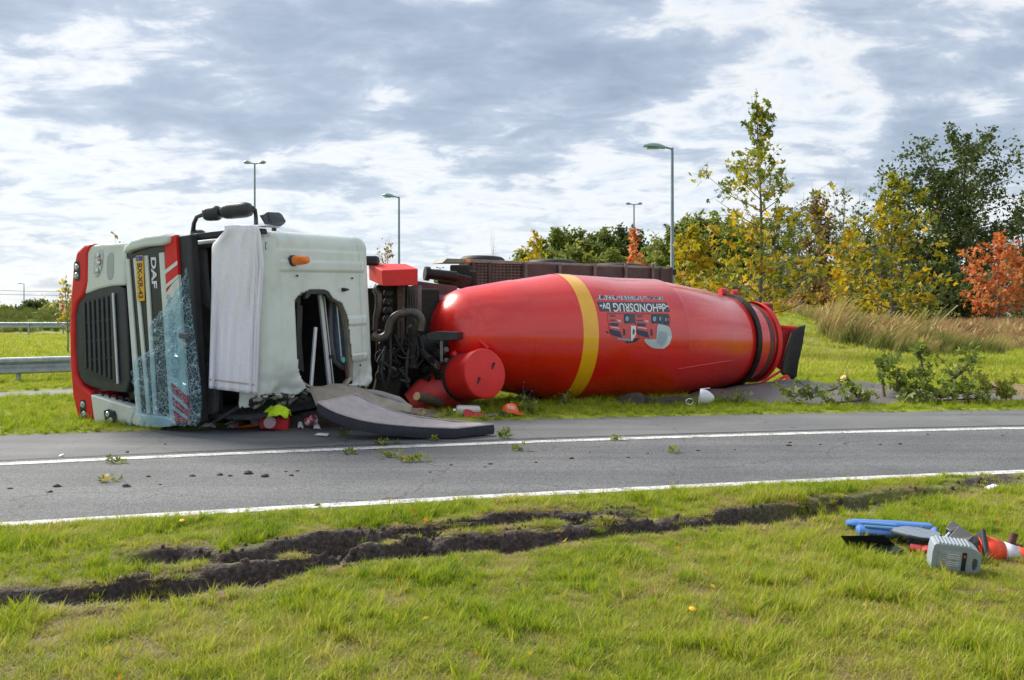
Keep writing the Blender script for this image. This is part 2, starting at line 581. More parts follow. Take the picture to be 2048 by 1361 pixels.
def asphalt(name, base, spread, scale, warm=0.0):
    m = bpy.data.materials.new(name); m.use_nodes = True
    nt = m.node_tree; N, L = nt.nodes, nt.links
    b = N['Principled BSDF']; b.inputs['Roughness'].default_value = 0.82; b.inputs['Specular IOR Level'].default_value = 0.35
    tcn = N.new('ShaderNodeTexCoord')
    def noise(sc_, det, dist=0):
        n = N.new('ShaderNodeTexNoise'); n.inputs['Scale'].default_value = sc_; n.inputs['Detail'].default_value = det
        n.inputs['Distortion'].default_value = dist
        L.new(tcn.outputs['Object'], n.inputs['Vector']); return n.outputs['Fac']
    vo = N.new('ShaderNodeTexVoronoi'); vo.inputs['Scale'].default_value = scale
    L.new(tcn.outputs['Object'], vo.inputs['Vector'])
    r = N.new('ShaderNodeValToRGB'); e = r.color_ramp.elements
    e[0].position, e[0].color = 0.05, (base * 0.95 * (1 + spread), base * (1 + spread), base * 1.08 * (1 + spread), 1)
    e[1].position, e[1].color = 0.95, (base * 0.95 * (1 - spread), base * (1 - spread), base * 1.08 * (1 - spread), 1)
    sp = N.new('ShaderNodeSeparateColor'); L.new(vo.outputs['Color'], sp.inputs[0])
    L.new(sp.outputs[0], r.inputs[0])
    r2 = N.new('ShaderNodeValToRGB'); e = r2.color_ramp.elements
    e[0].position, e[0].color = 0.35, (0.86, 0.86, 0.86, 1)
    e[1].position, e[1].color = 0.68, (1.12 + warm, 1.10 + warm * 0.6, 1.08, 1)
    L.new(noise(0.9, 6, 0.4), r2.inputs[0])
    mx = N.new('ShaderNodeMixRGB'); mx.blend_type = 'MULTIPLY'; mx.inputs[0].default_value = 1
    L.new(r.outputs[0], mx.inputs[1]); L.new(r2.outputs[0], mx.inputs[2])
    mp = N.new('ShaderNodeMapping'); mp.inputs['Scale'].default_value = (0.10, 2.6, 1); mp.inputs['Rotation'].default_value = (0, 0, R(-13))
    L.new(tcn.outputs['Object'], mp.inputs[0])
    n3 = N.new('ShaderNodeTexNoise'); n3.inputs['Scale'].default_value = 1.0; n3.inputs['Detail'].default_value = 7
    L.new(mp.outputs[0], n3.inputs['Vector'])
    r3 = N.new('ShaderNodeValToRGB'); e = r3.color_ramp.elements
    e[0].position, e[0].color = 0.36, (0.74, 0.74, 0.75, 1); e[1].position, e[1].color = 0.62, (1.08, 1.08, 1.07, 1)
    L.new(n3.outputs['Fac'], r3.inputs[0])
    m4 = N.new('ShaderNodeMixRGB'); m4.blend_type = 'MULTIPLY'; m4.inputs[0].default_value = 0.8
    L.new(mx.outputs[0], m4.inputs[1]); L.new(r3.outputs[0], m4.inputs[2])
    vc = N.new('ShaderNodeTexVoronoi'); vc.feature = 'DISTANCE_TO_EDGE'; vc.inputs['Scale'].default_value = 0.55
    nd = N.new('ShaderNodeMixRGB'); nd.blend_type = 'ADD'; nd.inputs[0].default_value = 0.35
    n5 = N.new('ShaderNodeTexNoise'); n5.inputs['Scale'].default_value = 3.0; n5.inputs['Detail'].default_value = 5
    L.new(tcn.outputs['Object'], n5.inputs['Vector']); L.new(tcn.outputs['Object'], nd.inputs[1]); L.new(n5.outputs['Color'], nd.inputs[2])
    L.new(nd.outputs[0], vc.inputs['Vector'])
    ck = N.new('ShaderNodeMath'); ck.operation = 'LESS_THAN'; ck.inputs[1].default_value = 0.0035
    L.new(vc.outputs['Distance'], ck.inputs[0])
    m5 = N.new('ShaderNodeMixRGB'); m5.inputs[2].default_value = (0.035, 0.034, 0.033, 1)
    ck2 = N.new('ShaderNodeMath'); ck2.operation = 'MULTIPLY'; ck2.inputs[1].default_value = 0.55
    L.new(ck.outputs[0], ck2.inputs[0]); L.new(ck2.outputs[0], m5.inputs[0]); L.new(m4.outputs[0], m5.inputs[1])
    L.new(m5.outputs[0], b.inputs['Base Color'])
    bp = N.new('ShaderNodeBump'); bp.inputs['Strength'].default_value = 0.6; bp.inputs['Distance'].default_value = 0.008
    L.new(vo.outputs['Distance'], bp.inputs['Height']); L.new(bp.outputs[0], b.inputs['Normal'])
    return m
M_lane = asphalt('lane_asphalt', 0.118, 0.34, 75)
M_shoulder = asphalt('shoulder_asphalt', 0.148, 0.12, 160, 0.05)
M_slip = asphalt('slip_asphalt', 0.18, 0.12, 60)

def paint_material():
    m = bpy.data.materials.new('worn_white_paint'); m.use_nodes = True
    nt = m.node_tree; N, L = nt.nodes, nt.links
    b = N['Principled BSDF']; b.inputs['Roughness'].default_value = 0.7
    tcn = N.new('ShaderNodeTexCoord')
    vo = N.new('ShaderNodeTexVoronoi'); vo.inputs['Scale'].default_value = 85
    n2 = N.new('ShaderNodeTexNoise'); n2.inputs['Scale'].default_value = 5; n2.inputs['Detail'].default_value = 6
    L.new(tcn.outputs['Object'], vo.inputs['Vector']); L.new(tcn.outputs['Object'], n2.inputs['Vector'])
    ad = N.new('ShaderNodeMath'); ad.operation = 'ADD'
    sp = N.new('ShaderNodeSeparateColor'); L.new(vo.outputs['Color'], sp.inputs[0])
    mu = N.new('ShaderNodeMath'); mu.operation = 'MULTIPLY'; mu.inputs[1].default_value = 0.45
    L.new(sp.outputs[0], mu.inputs[0]); L.new(mu.outputs[0], ad.inputs[0]); L.new(n2.outputs['Fac'], ad.inputs[1])
    r = N.new('ShaderNodeValToRGB'); e = r.color_ramp.elements
    e[0].position, e[0].color = 0.70, (0.58, 0.58, 0.57, 1); e[1].position, e[1].color = 0.86, (0.20, 0.20, 0.20, 1)
    L.new(ad.outputs[0], r.inputs[0]); L.new(r.outputs[0], b.inputs['Base Color'])
    return m
M_paint = paint_material()
def strip(name, fa, fb, oa, ob, z, m, x0=-45, x1=60, n=260, jitter=0.0):
    X = np.linspace(x0, x1, n)
    mb = MB()
    A = fa(X) + oa; B = fb(X) + ob
    P = [[(x, y0 + (y1 - y0) * k / 3 + (jitter * float(fbm(np.array(x * 3.0), np.array(1.7 + k), 3)) if k in (0, 3) else 0), z) for k in range(4)] for x, y0, y1 in zip(X, A, B)]
    mb.grid(P)
    return mb.build(name, m, origin=(0, 0, 0))
tag(strip('road', near_edge, far_line, -0.05, 0.28, 0.0, M_lane, n=700, jitter=0.09), 'grey asphalt lane between two white edge lines', 'road', kind='structure')
tag(strip('road_shoulder', far_line, far_edge, 0.26, 0.05, -0.004, M_shoulder, n=700, jitter=0.07), 'smoother paler asphalt shoulder in front of the overturned truck', 'road', kind='structure')
tag(strip('road_edge_line', near_line, near_line, -0.07, 0.075, 0.004, M_paint), 'worn white edge line beside the grass verge', 'road marking', kind='structure')
tag(strip('road_lane_line', far_line, far_line, -0.085, 0.085, 0.004, M_paint), 'worn white line between lane and shoulder', 'road marking', kind='structure')
# dark joint where lane and shoulder meet
M_tar = mat('joint_tar', (0.045, 0.045, 0.047), 0.7, var=0.4, vscale=30)
tag(strip('road_joint', far_line, far_line, 0.235, 0.275, 0.0035, M_tar, n=500, jitter=0.02), 'dark tar joint along the shoulder', 'road joint', kind='structure')
def ribbon(name, pts, w, z, m, off=0.0):
    P = chaikin([Vector((*p, z)) for p in pts], 3, closed=False)
    mb = MB(); rows = []
    for i, p in enumerate(P):
        d = P[min(i + 1, len(P) - 1)] - P[max(i - 1, 0)]
        n_ = Vector((-d.y, d.x, 0)).normalized()
        rows.append([p + n_ * (off - w / 2), p + n_ * (off + w / 2)])
    mb.grid(rows)
    return mb.build(name, m, origin=(0, 0, 0))
tag(ribbon('slip_road', SLIP, 1.62, -0.01, M_slip), 'pale asphalt slip road curving behind the cab', 'road', kind='structure')
tag(ribbon('slip_road_line', SLIP, 0.08, -0.006, M_paint, off=-0.66), 'thin white line on the slip road', 'road marking', kind='structure')
far_road = MB().grid([[(x, 70 - 9.5 + 0.02 * x, 0.06), (x, 70 - 7.3 + 0.02 * x, 0.06)] for x in np.linspace(-200, -6, 30)])
tag(far_road.build('far_road', M_slip, origin=(0, 0, 0)), 'distant grey road below the dyke', 'road', kind='structure')

# ------------------------------------------------------------------ guard rails
M_galv = mat('galvanised_steel', (0.40, 0.45, 0.50), 0.5, metal=0.6, var=0.22, vscale=7, bump=0.05)
def guard_rail(name, label, pts, zt, hgt, pitch, foot):
    P = [Vector(p) for p in pts]
    root = thing(name, label, 'guard rail', (P[0].x, P[0].y, foot))
    d = (P[-1] - P[0]).normalized(); n_ = Vector((d.y, -d.x, 0)).normalized()
    if n_.y > 0:
        n_ = -n_
    prof = [(0.0, 0.0), (0.05, 0.02), (0.08, 0.10), (0.08, 0.24), (0.02, 0.38), (0.0, 0.44), (0.0, 0.56), (0.02, 0.62), (0.08, 0.76), (0.08, 0.90), (0.05, 0.98), (0.0, 1.0)]
    mb = MB()
    mb.grid([[p + n_ * a + Vector((0, 0, zt - hgt * b)) for a, b in prof] for p in P])
    mb.build('beam', M_galv, root, solid=0.006)
    L = (P[-1] - P[0]).length
    k = 0.0
    while k < L:
        p = P[0] + d * k
        MB().box((p.x - n_.x * 0.05, p.y - n_.y * 0.05, (zt - 0.06 + foot) / 2), (0.08, 0.06, zt - 0.06 - foot)).build('post', M_galv, root)
        k += pitch
    return root
guard_rail('guard_rail', 'galvanised steel guard rail on the grass beside the slip road', [(-16.5, 13.0, 0), (-10.5, 17.5, 0), (-3.6, 22.6, 0)], 0.53, 0.34, 2.6, -0.05)
guard_rail('guard_rail', 'distant galvanised guard rail at the foot of the dyke', [(-120, 57.5, 0), (-58, 57, 0), (-16, 56, 0)], 0.92, 0.36, 4.0, -0.02)
top_rail = guard_rail('guard_rail', 'far thin guard rail on the crest of the dyke', [(-150, 76, 0), (-20, 75, 0)], 1.62, 0.22, 5.0, 1.1)

# ------------------------------------------------------------------ lamp posts
M_pole = mat('lamp_pole_grey', (0.20, 0.26, 0.30), 0.55, metal=0.35, var=0.15, vscale=3)
M_head = mat('lamp_head_teal', (0.20, 0.33, 0.38), 0.35, var=0.1, coat=0.3)
M_lens = mat('lamp_lens', (0.30, 0.33, 0.33), 0.25)
def lamp_post(label, px, ptop, Y, foot, dirs, rb=0.075, head=0.85, slope=0.12):
    top = at(px, ptop, Y)
    root = thing('lamp_post', label, 'lamp post', (top.x, Y, foot), 'lamp posts along the roads')
    MB().tube([(top.x, Y, foot), (top.x, Y, foot + 1.2), (top.x, Y, foot + 1.22), (top.x, Y, top.z)], [rb * 1.25, rb * 1.2, rb, rb * 0.62], 12).build('pole', M_pole, root, smooth=True)
    for dx in dirs:
        a = Vector((top.x, Y, top.z - 0.05)); b = Vector((top.x + dx * 0.28, Y, top.z + 0.02))
        MB().tube([a, b], rb * 0.45, 8).build('arm', M_pole, root, smooth=True)
        mb = MB(); rows = []
        n = 9
        for i in range(n):
            t = i / (n - 1)
            w = 0.17 * math.sin(math.pi * (0.18 + 0.72 * t)) ** 0.6
            hh = 0.16 * math.sin(math.pi * (0.14 + 0.78 * t)) ** 0.8
            c = b + Vector((dx * (t * head), 0, -0.03 + slope * math.sin(t * 1.3) * 0.6))
            rows.append([c + Vector((0, w * math.cos(k * math.pi / 5 - 0), 0.0 + hh * math.sin(k * math.pi / 5))) for k in range(6)] + [c + Vector((0, -w * 0.6, -0.03)), c + Vector((0, w * 0.6, -0.03))])
        mb.grid(rows, closed=True)
        m_ = len(rows[0])
        mb.f += [tuple(range(m_)), tuple((n - 1) * m_ + k for k in range(m_))]
        hd = mb.build('lamp_head', M_head, root, smooth=True, angle=50)
        MB().box(b + Vector((dx * head * 0.55, 0, -0.045)), (head * 0.55, 0.2, 0.03)).build('lens', M_lens, hd)
    return root
lamp_post('tall grey lamp post with one teal head, standing behind the rear mudguard', 1344.5, 296, 33, -0.05, (-1,), 0.085, 0.85)
lamp_post('grey lamp post with one teal head behind the red box at the cab', 798, 394, 46.5, -0.05, (-1,), 0.08, 0.62)
lamp_post('tall double-headed lamp post rising behind the cab mirrors', 509.5, 327, 59, -0.05, (-1, 1), 0.09, 0.5)
lamp_post('double-headed lamp post in front of the orange sapling', 1268, 409, 80, 0.1, (-1, 1), 0.10, 0.5)
lamp_post('small far lamp post on the dyke with one head', 48, 568, 172, 0.9, (-1,), 0.11, 1.1)
lamp_post('tiny far lamp post with a white lens seen over the chassis', 880, 536, 150, 0.0, (-1, 1), 0.1, 0.5)

# ------------------------------------------------------------------ chevron sign on the dyke
M_white = mat('sign_white', (0.72, 0.72, 0.70), 0.5, var=0.06)
M_sred = mat('sign_red', (0.52, 0.02, 0.02), 0.5)
p = at(126, 630, 60)
sg = thing('chevron_sign', 'white board with red chevron on a grey post by the dyke', 'road sign', (p.x, 60, 0.0))
MB().tube([(p.x + 0.0, 60.05, 0.0), (p.x, 60.05, 2.45)], 0.05, 8).build('post', M_pole, sg, smooth=True)
MB().box((p.x - 0.05, 60, 1.95), (0.46, 0.04, 0.95)).build('board', M_white, sg)
x0 = p.x - 0.05
for s_ in (1, -1):
    MB().prism([(x0 - 0.20, 59.974, 1.95 + s_ * 0.44), (x0 - 0.02, 59.974, 1.95 + s_ * 0.44), (x0 + 0.17, 59.974, 1.95), (x0 - 0.01, 59.974, 1.95)], (0, 0.003, 0)).build('chevron', M_sred, sg)

# ------------------------------------------------------------------ overhead wires far left
M_wire = mat('wire_dark', (0.12, 0.13, 0.15), 0.6)
for i, (pya, pyb) in enumerate(((566, 572), (573, 580), (611, 616))):
    Yw = 150
    a, b = at(-500, pya - 22, Yw), at(420, pyb + 8, Yw)
    pts = [a.lerp(b, t) + Vector((0, 0, -1.6 * math.sin(math.pi * t))) for t in np.linspace(0, 1, 16)]
    o = MB().tube(pts, 0.035 if i < 2 else 0.07, 5).build('overhead_wire', M_wire)
    tag(o, ('thin upper overhead wire crossing the sky left of the cab', 'thin lower overhead wire crossing the sky left of the cab', 'thicker cable low above the dyke')[i], 'cable', 'overhead wires')

# ------------------------------------------------------------------ the overturned truck
M_red = mat('drum_red_paint', (0.74, 0.012, 0.005), 0.22, color2=(0.64, 0.010, 0.007), vscale=1.6, coat=0.75, rvar=0.14, bump=0.02, bscale=1.6, thr=(0.3, 0.62))
M_red2 = mat('satin_red_paint', (0.68, 0.014, 0.012), 0.5, var=0.12, vscale=3)
M_dred = mat('dusty_red_paint', (0.42, 0.022, 0.022), 0.5, var=0.25, vscale=5)
M_yel = mat('stripe_yellow', (0.85, 0.42, 0.008), 0.22, coat=0.6, var=0.03)
M_cab = mat('cab_white_paint', (0.66, 0.72, 0.68), 0.32, color2=(0.56, 0.60, 0.555), vscale=3.2, thr=(0.26, 0.52), coat=0.3, rvar=0.2, detail=10)
M_blk = mat('black_plastic', (0.022, 0.024, 0.028), 0.5, var=0.3, vscale=8)
M_grille = mat('dark_grille_plastic', (0.030, 0.036, 0.045), 0.42, var=0.2, vscale=8)
M_gloss = mat('gloss_black_panel', (0.018, 0.022, 0.03), 0.25)
M_rubber = mat('black_rubber', (0.02, 0.021, 0.024), 0.7, var=0.3, vscale=12, bump=0.2)
M_trim = mat('grey_interior_trim', (0.10, 0.10, 0.11), 0.65, var=0.15, vscale=9)
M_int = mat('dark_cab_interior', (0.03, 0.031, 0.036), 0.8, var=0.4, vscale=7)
M_chrome = mat('bright_metal', (0.62, 0.64, 0.66), 0.25, metal=0.9)
M_alu = mat('pale_aluminium', (0.58, 0.61, 0.66), 0.4, metal=0.45, var=0.08)
M_plum = mat('dusty_plum_steel', (0.055, 0.036, 0.042), 0.62, var=0.3, vscale=5, color2=(0.09, 0.07, 0.068))
M_dirt = mat('dusty_grey_steel', (0.15, 0.14, 0.135), 0.7, var=0.35, vscale=4)
M_oil = mat('oily_black_metal', (0.022, 0.019, 0.018), 0.42, spec=0.3, var=0.5, vscale=9, bump=0.25, bscale=20, color2=(0.006, 0.006, 0.006))
M_steel = mat('heat_stained_steel', (0.10, 0.085, 0.075), 0.45, metal=0.5, var=0.35, vscale=6)
M_lampglass = mat('headlamp_glass', (0.45, 0.50, 0.52), 0.12, metal=0.3, var=0.5, vscale=40)
M_amber = mat('amber_lens', (0.85, 0.20, 0.004), 0.15, coat=0.6, var=0.15, vscale=30)
M_whitep = mat('print_white', (0.72, 0.75, 0.78), 0.35)
M_navy = mat('print_navy', (0.022, 0.035, 0.085), 0.4)
M_char = mat('print_charcoal', (0.055, 0.062, 0.075), 0.4)
M_pred = mat('print_coral', (0.62, 0.085, 0.075), 0.35)
M_pblu = mat('print_steel_blue', (0.20, 0.34, 0.52), 0.4)
M_pgry = mat('print_pale_grey', (0.46, 0.53, 0.58), 0.4)
M_tan = mat('tan_lining', (0.30, 0.26, 0.21), 0.8, var=0.18, vscale=7)

CA = Vector((-5.68, 11.22, 0.0))
ex = Vector((math.cos(R(29)), -math.sin(R(29)), 0.028)).normalized()
ey0 = Vector((math.sin(R(29)), math.cos(R(29)), 0.035))
ez = ex.cross(ey0).normalized()
ey = ez.cross(ex).normalized()
CM = Matrix(((ex.x, ey.x, ez.x, CA.x), (ex.y, ey.y, ez.y, CA.y), (ex.z, ey.z, ez.z, CA.z), (0, 0, 0, 1)))
CI = CM.inverted()
def cray(px, py):
    o = CI @ Vector((0, 0, H)); d = (CI.to_3x3() @ Vector(((px - 1024) / F, 1, -(py - YH) / F)))
    return o, d
def front(px, py, r0=0.0):
    "world point on the cab's front plane, r0 metres behind the bumper face"
    o, d = cray(px, py); k = (r0 - o.y) / d.y
    return CM @ (o + d * k)
def roof(px, py, u0=2.94):
    o, d = cray(px, py); k = (u0 - o.x) / d.x
    return CM @ (o + d * k)
def screen(px, py, off=0.0):
    "world point on the sloping windscreen plane"
    o, d = cray(px, py)
    a = Vector((1.60, 0.06, 0)); t = Vector((1.20, 0.38, 0)).normalized(); n = Vector((t.y, -t.x, 0))
    k = ((a - o).dot(n) + off) / d.dot(n)
    return CM @ (o + d * k)
BACK = CM.to_3x3() @ Vector((0, 1, 0)); UPW = CM.to_3x3() @ Vector((1, 0, 0)); VZ = CM.to_3x3() @ Vector((0, 0, 1))

truck = thing('concrete_mixer_truck', 'overturned red and white concrete mixer truck lying on its side on the verge', 'truck', CA)

def fpart(name, m, pix, r0, depth, parent=truck, bevel=0.012, rnd=0, inset=0.0, fn=front):
    pts = [Vector((x, y)) for x, y in pix]
    if rnd:
        pts = chaikin(pts, rnd)
    return MB().prism([fn(p.x, p.y, r0) for p in pts], BACK * depth, inset).build(name, m, parent, bevel=bevel)

# --- cab shell: roof (facing the viewer), rounded front corner, torn hatch hole and ragged lower edge
hole = [(589, 600), (600, 588), (619, 580), (655, 582), (666, 597), (685, 608), (696, 637), (705, 722), (704, 768), (660, 776), (612, 776), (597, 747), (591, 674)]
def inpoly(x, y, poly):
    c = False; j = len(poly) - 1
    for i in range(len(poly)):
        (xi, yi), (xj, yj) = poly[i], poly[j]
        if (yi > y) != (yj > y) and x < (xj - xi) * (y - yi) / (yj - yi) + xi:
            c = not c
        j = i
    return c
prof = [(2.60, 0.34), (2.74, 0.385), (2.83, 0.44), (2.885, 0.52), (2.915, 0.62), (2.935, 0.74), (2.945, 0.95), (2.955, 1.5), (2.95, 2.0), (2.945, 2.33), (2.925, 2.42), (2.87, 2.47), (2.75, 2.48)]
cum = [0.0]
for a, b in zip(prof[:-1], prof[1:]):
    cum.append(cum[-1] + math.hypot(b[0] - a[0], b[1] - a[1]))
NS = 128
svals = np.linspace(0, cum[-1], NS)
pu = np.interp(svals, cum, [p[0] for p in prof]); pr = np.interp(svals, cum, [p[1] for p in prof])
for _ in range(3):
    pu[1:-1] = (pu[:-2] + pu[1:-1] * 2 + pu[2:]) / 4; pr[1:-1] = (pr[:-2] + pr[1:-1] * 2 + pr[2:]) / 4
zl = list(np.linspace(0.22, 2.18, 112)) + [2.18 + 0.17 * math.sin(a) for a in np.linspace(0.12, math.pi / 2, 10)]
inw = [0.0] * 112 + [0.17 * (1 - math.cos(a)) for a in np.linspace(0.12, math.pi / 2, 10)]
rows = []
for i, (u, r_) in enumerate(zip(pu, pr)):
    flat = 1.0 if 0.70 < r_ < 2.32 and u > 2.9 else 0.0
    row = []
    for z, iw in zip(zl, inw):
        d = 0.0
        if flat:
            for za, zb, r0_, r1_ in ((1.86, 1.97, 0.74, 2.5), (1.13, 1.24, 1.72, 2.5), (0.63, 0.73, 1.72, 2.5)):
                if za < z < zb and r0_ < r_ < r1_:
                    d += 0.022
            if z > 2.115:
                d -= 0.02
            if 2.22 < r_ < 2.245:
                d -= 0.02
            if 0.70 < r_ < 0.725:
                d -= 0.012
        low = max(0.0, (0.75 - z) / 0.5)
        cr = mnoise.noise(Vector((r_ * 2.6, z * 2.6, 1.7))) * 0.16 * low + mnoise.noise(Vector((r_ * 9, z * 9, 5.7))) * 0.04 * low
        dent = mnoise.noise(Vector((r_ * 1.3, z * 1.3, 8.0))) * 0.005
        row.append(Vector((u - iw + d + cr + dent - 0.12 * low * low, r_ + iw * (0.6 if r_ < 0.6 else (-0.3 if r_ > 2.3 else 0)), z + 0.03 * low * mnoise.noise(Vector((r_ * 5, 0, 0))))))
    rows.append(row)
mb = MB()
nm = len(rows[0]); vs_ = [CM @ p for row in rows for p in row]
fs = []
for i in range(NS - 1):
    for j in range(nm - 1):
        c = (vs_[i * nm + j] + vs_[(i + 1) * nm + j + 1]) / 2
        px, py = proj(c)
        if inpoly(px, py, hole):
            continue
        lim = np.interp(px, [490, 505, 541, 590, 612, 700, 752], [815, 812, 790, 793, 778, 772, 774]) + 9 * mnoise.noise(Vector((px * 0.09, 0, 3))) + 4 * mnoise.noise(Vector((px * 0.35, 0, 9)))
        if py > lim:
            continue
        fs.append((i * nm + j, i * nm + j + 1, (i + 1) * nm + j + 1, (i + 1) * nm + j))
used = sorted({k for f in fs for k in f}); remap = {k: i for i, k in enumerate(used)}
mb.add([vs_[k] for k in used], [tuple(remap[k] for k in f) for f in fs])
cab = mb.build('cab_roof', M_cab, truck, smooth=True, solid=0.014, angle=60)
# torn, dirty lining round the hatch hole
pts = [roof(x, y, 2.925) for x, y in hole]
pts = chaikin(pts, 1)
jag = []
for i, p in enumerate(pts):
    jag.append(p + Vector((0, 0, 0.012 * math.sin(i * 2.3))))
mbh = MB()
ring = []
for i, p in enumerate(jag):
    c = sum(jag, Vector()) / len(jag)
    ring.append([p + (c - p).normalized() * -0.01, p + (c - p).normalized() * (0.016 + 0.012 * random.random()) - UPW * 0.03, p - UPW * 0.09 + (c - p).normalized() * 0.006])
ring.append(ring[0])
mbh.grid(ring)
mbh.build('torn_lining', M_tan, cab, solid=0.008)
MB().prism([roof(x, y, 2.97) for x, y in ((611, 598), (614, 585), (622, 579), (650, 579), (659, 584), (665, 598), (656, 597), (651, 589), (622, 589), (617, 597))], -UPW * 0.05).build('hatch_frame', M_blk, cab, bevel=0.008)
# seam groove strip down the rear of the roof, screws and small fittings
for (x, y) in ((594, 552), (704, 557), (720, 731)):
    c = roof(x, y, 2.965)
    MB().lathe([(0, 0.014), (0.014, 0.012)], c, UPW, 10).build('bolt', M_oil, cab)
c = roof(684, 580, 2.95)
MB().tube([c, c + UPW * 0.05, c + UPW * 0.07 + BACK * 0.06], [0.028, 0.026, 0.008], 10).build('roof_nozzle', M_blk, cab, smooth=True)
MB().prism([roof(x, y, 2.90) for x, y in ((531, 484), (537, 484), (537, 500), (531, 500))], -UPW * 0.02).build('marker_lamp', M_grille, cab, bevel=0.004)
MB().prism([roof(x, y, 2.905) for x, y in ((532, 486), (536, 486), (536, 498), (532, 498))], -UPW * 0.01).build('marker_lens', M_lampglass, cab)
# amber beacon
c = roof(584, 522, 2.955)
bd = (UPW + BACK * 0.10).normalized()
bc = thing  # keep name short
beacon = MB().lathe([(0.0, 0.07), (0.035, 0.07), (0.04, 0.062)], c, bd, 24).build('beacon', M_blk, truck, smooth=True)
MB().lathe([(0.04, 0.060), (0.10, 0.062), (0.20, 0.055), (0.235, 0.046), (0.245, 0.02)], c, bd, 24).build('amber_lens', M_amber, beacon, smooth=True)

# --- rear wall, floor and inner walls of the cab, dark, behind the hole and the missing windscreen
mbi = MB()
def cl(u, r_, z):
    return CM @ Vector((u, r_, z))
def quad(mb_, pts_):
    mb_.add(pts_, [(0, 1, 2, 3)])
mbi = MB()
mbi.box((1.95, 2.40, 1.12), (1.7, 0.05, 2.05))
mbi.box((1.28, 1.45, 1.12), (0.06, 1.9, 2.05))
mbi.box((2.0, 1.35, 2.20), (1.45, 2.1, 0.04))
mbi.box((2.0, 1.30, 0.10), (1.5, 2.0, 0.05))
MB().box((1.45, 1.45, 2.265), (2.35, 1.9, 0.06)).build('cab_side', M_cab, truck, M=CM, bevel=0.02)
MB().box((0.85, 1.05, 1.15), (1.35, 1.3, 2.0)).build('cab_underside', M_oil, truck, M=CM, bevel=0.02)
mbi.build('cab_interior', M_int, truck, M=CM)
# seat, cushion and odds and ends seen through the torn hatch
seat = MB().box((1.75, 1.35, 1.55), (0.6, 0.22, 0.55)).box((1.5, 1.1, 1.55), (0.2, 0.6, 0.55)).box((2.45, 1.40, 1.55), (0.3, 0.12, 0.3)).build('seat', M_trim, truck, M=CM, bevel=0.06)
M_cush = mat('blue_grey_cushion', (0.15, 0.22, 0.34), 0.8, var=0.15, vscale=10)
MB().prism([roof(x, y, 2.66) for x, y in chaikin([Vector(p) for p in ((673, 606), (690, 612), (698, 640), (703, 720), (702, 735), (684, 733), (676, 700), (672, 640))], 1)], -UPW * 0.12, 0.02).build('bunk_cushion', M_cush, truck, bevel=0.015)
MB().tube([roof(663, 598, 2.74), roof(660, 640, 2.74), roof(662, 690, 2.74), roof(668, 722, 2.74), roof(682, 735, 2.74), roof(698, 742, 2.74)], [0.03, 0.035, 0.036, 0.035, 0.03, 0.02], 10).build('inner_trim', M_trim, truck, smooth=True)
for (a, b, w, u0, nm_) in (((640, 590), (659, 772), 0.034, 2.80, 'pole'), ((648, 592), (667, 770), 0.012, 2.74, 'pole'), ((631, 655), (622, 772), 0.026, 2.84, 'pole'), ((673, 605), (683, 720), 0.011, 2.82, 'pole')):
    MB().tube([roof(*a, u0), roof(*b, u0)], w, 8).build(nm_, M_alu, truck, smooth=True)
MB().box(roof(661, 714, 2.84), (0.10, 0.03, 0.05)).build('pole_clamp', M_blk, truck)
M_disc = mat('mint_plastic', (0.12, 0.5, 0.35), 0.4)
MB().lathe([(0, 0.038), (0.012, 0.036)], roof(686, 720, 2.86), UPW, 20).build('air_freshener', M_disc, truck)
MB().tube([roof(690, 730, 2.84), roof(693, 752, 2.85), roof(695, 770, 2.86)], [0.018, 0.02, 0.014], 8).build('bottle', mat('dark_red_plastic', (0.10, 0.012, 0.016), 0.3), truck, smooth=True)
MB().prism([roof(x, y, 2.72) for x, y in ((594, 605), (606, 612), (604, 680), (609, 745), (598, 742), (594, 690))], -UPW * 0.15).build('inner_panel', M_blk, truck, bevel=0.01)
# crushed driver's side folded under the cab, coloured dark for the shaded void
mbc = MB(); rows = []
for i in range(26):
    t = i / 25
    row = []
    for j in range(12):
        s_ = j / 11
        p = front(470 + 190 * t, 775 + 62 * s_ + 8 * math.sin(t * 9), 1.15 + 0.75 * t - 0.25 * s_) 
        p += Vector((mnoise.noise(Vector((t * 6, s_ * 6, 2.2))) * 0.12, mnoise.noise(Vector((t * 7, s_ * 5, 7.2))) * 0.14, mnoise.noise(Vector((t * 8, s_ * 5, 4.2))) * 0.05))
        row.append(p)
    rows.append(row)
mbc.grid(rows)
mbc.build('crushed_side_panel', mat('void_shade_panel', (0.045, 0.042, 0.04), 0.7, color2=(0.02, 0.02, 0.02), vscale=5), truck, smooth=True, solid=0.01, angle=180)
mbc = MB(); rows = []
for i in range(20):
    t = i / 19
    row = []
    for j in range(8):
        s_ = j / 7
        p = roof(500 + 112 * t, 793 - 6 * math.sin(t * 3.1) - 14 * max(0, t - 0.75) / 0.25 + 20 * s_ * (1 + 0.5 * math.sin(t * 13)), 2.86 - 0.12 * s_)
        p += Vector((0, 0, 0)) + UPW * (mnoise.noise(Vector((t * 9, s_ * 4, 12.2))) * 0.07)
        row.append(p)
    rows.append(row)
mbc.grid(rows)
mbc.build('torn_roof_edge', mat('torn_paint', (0.42, 0.43, 0.39), 0.6, color2=(0.03, 0.028, 0.026), vscale=9, thr=(0.46, 0.54)), truck, smooth=True, solid=0.008, angle=180)

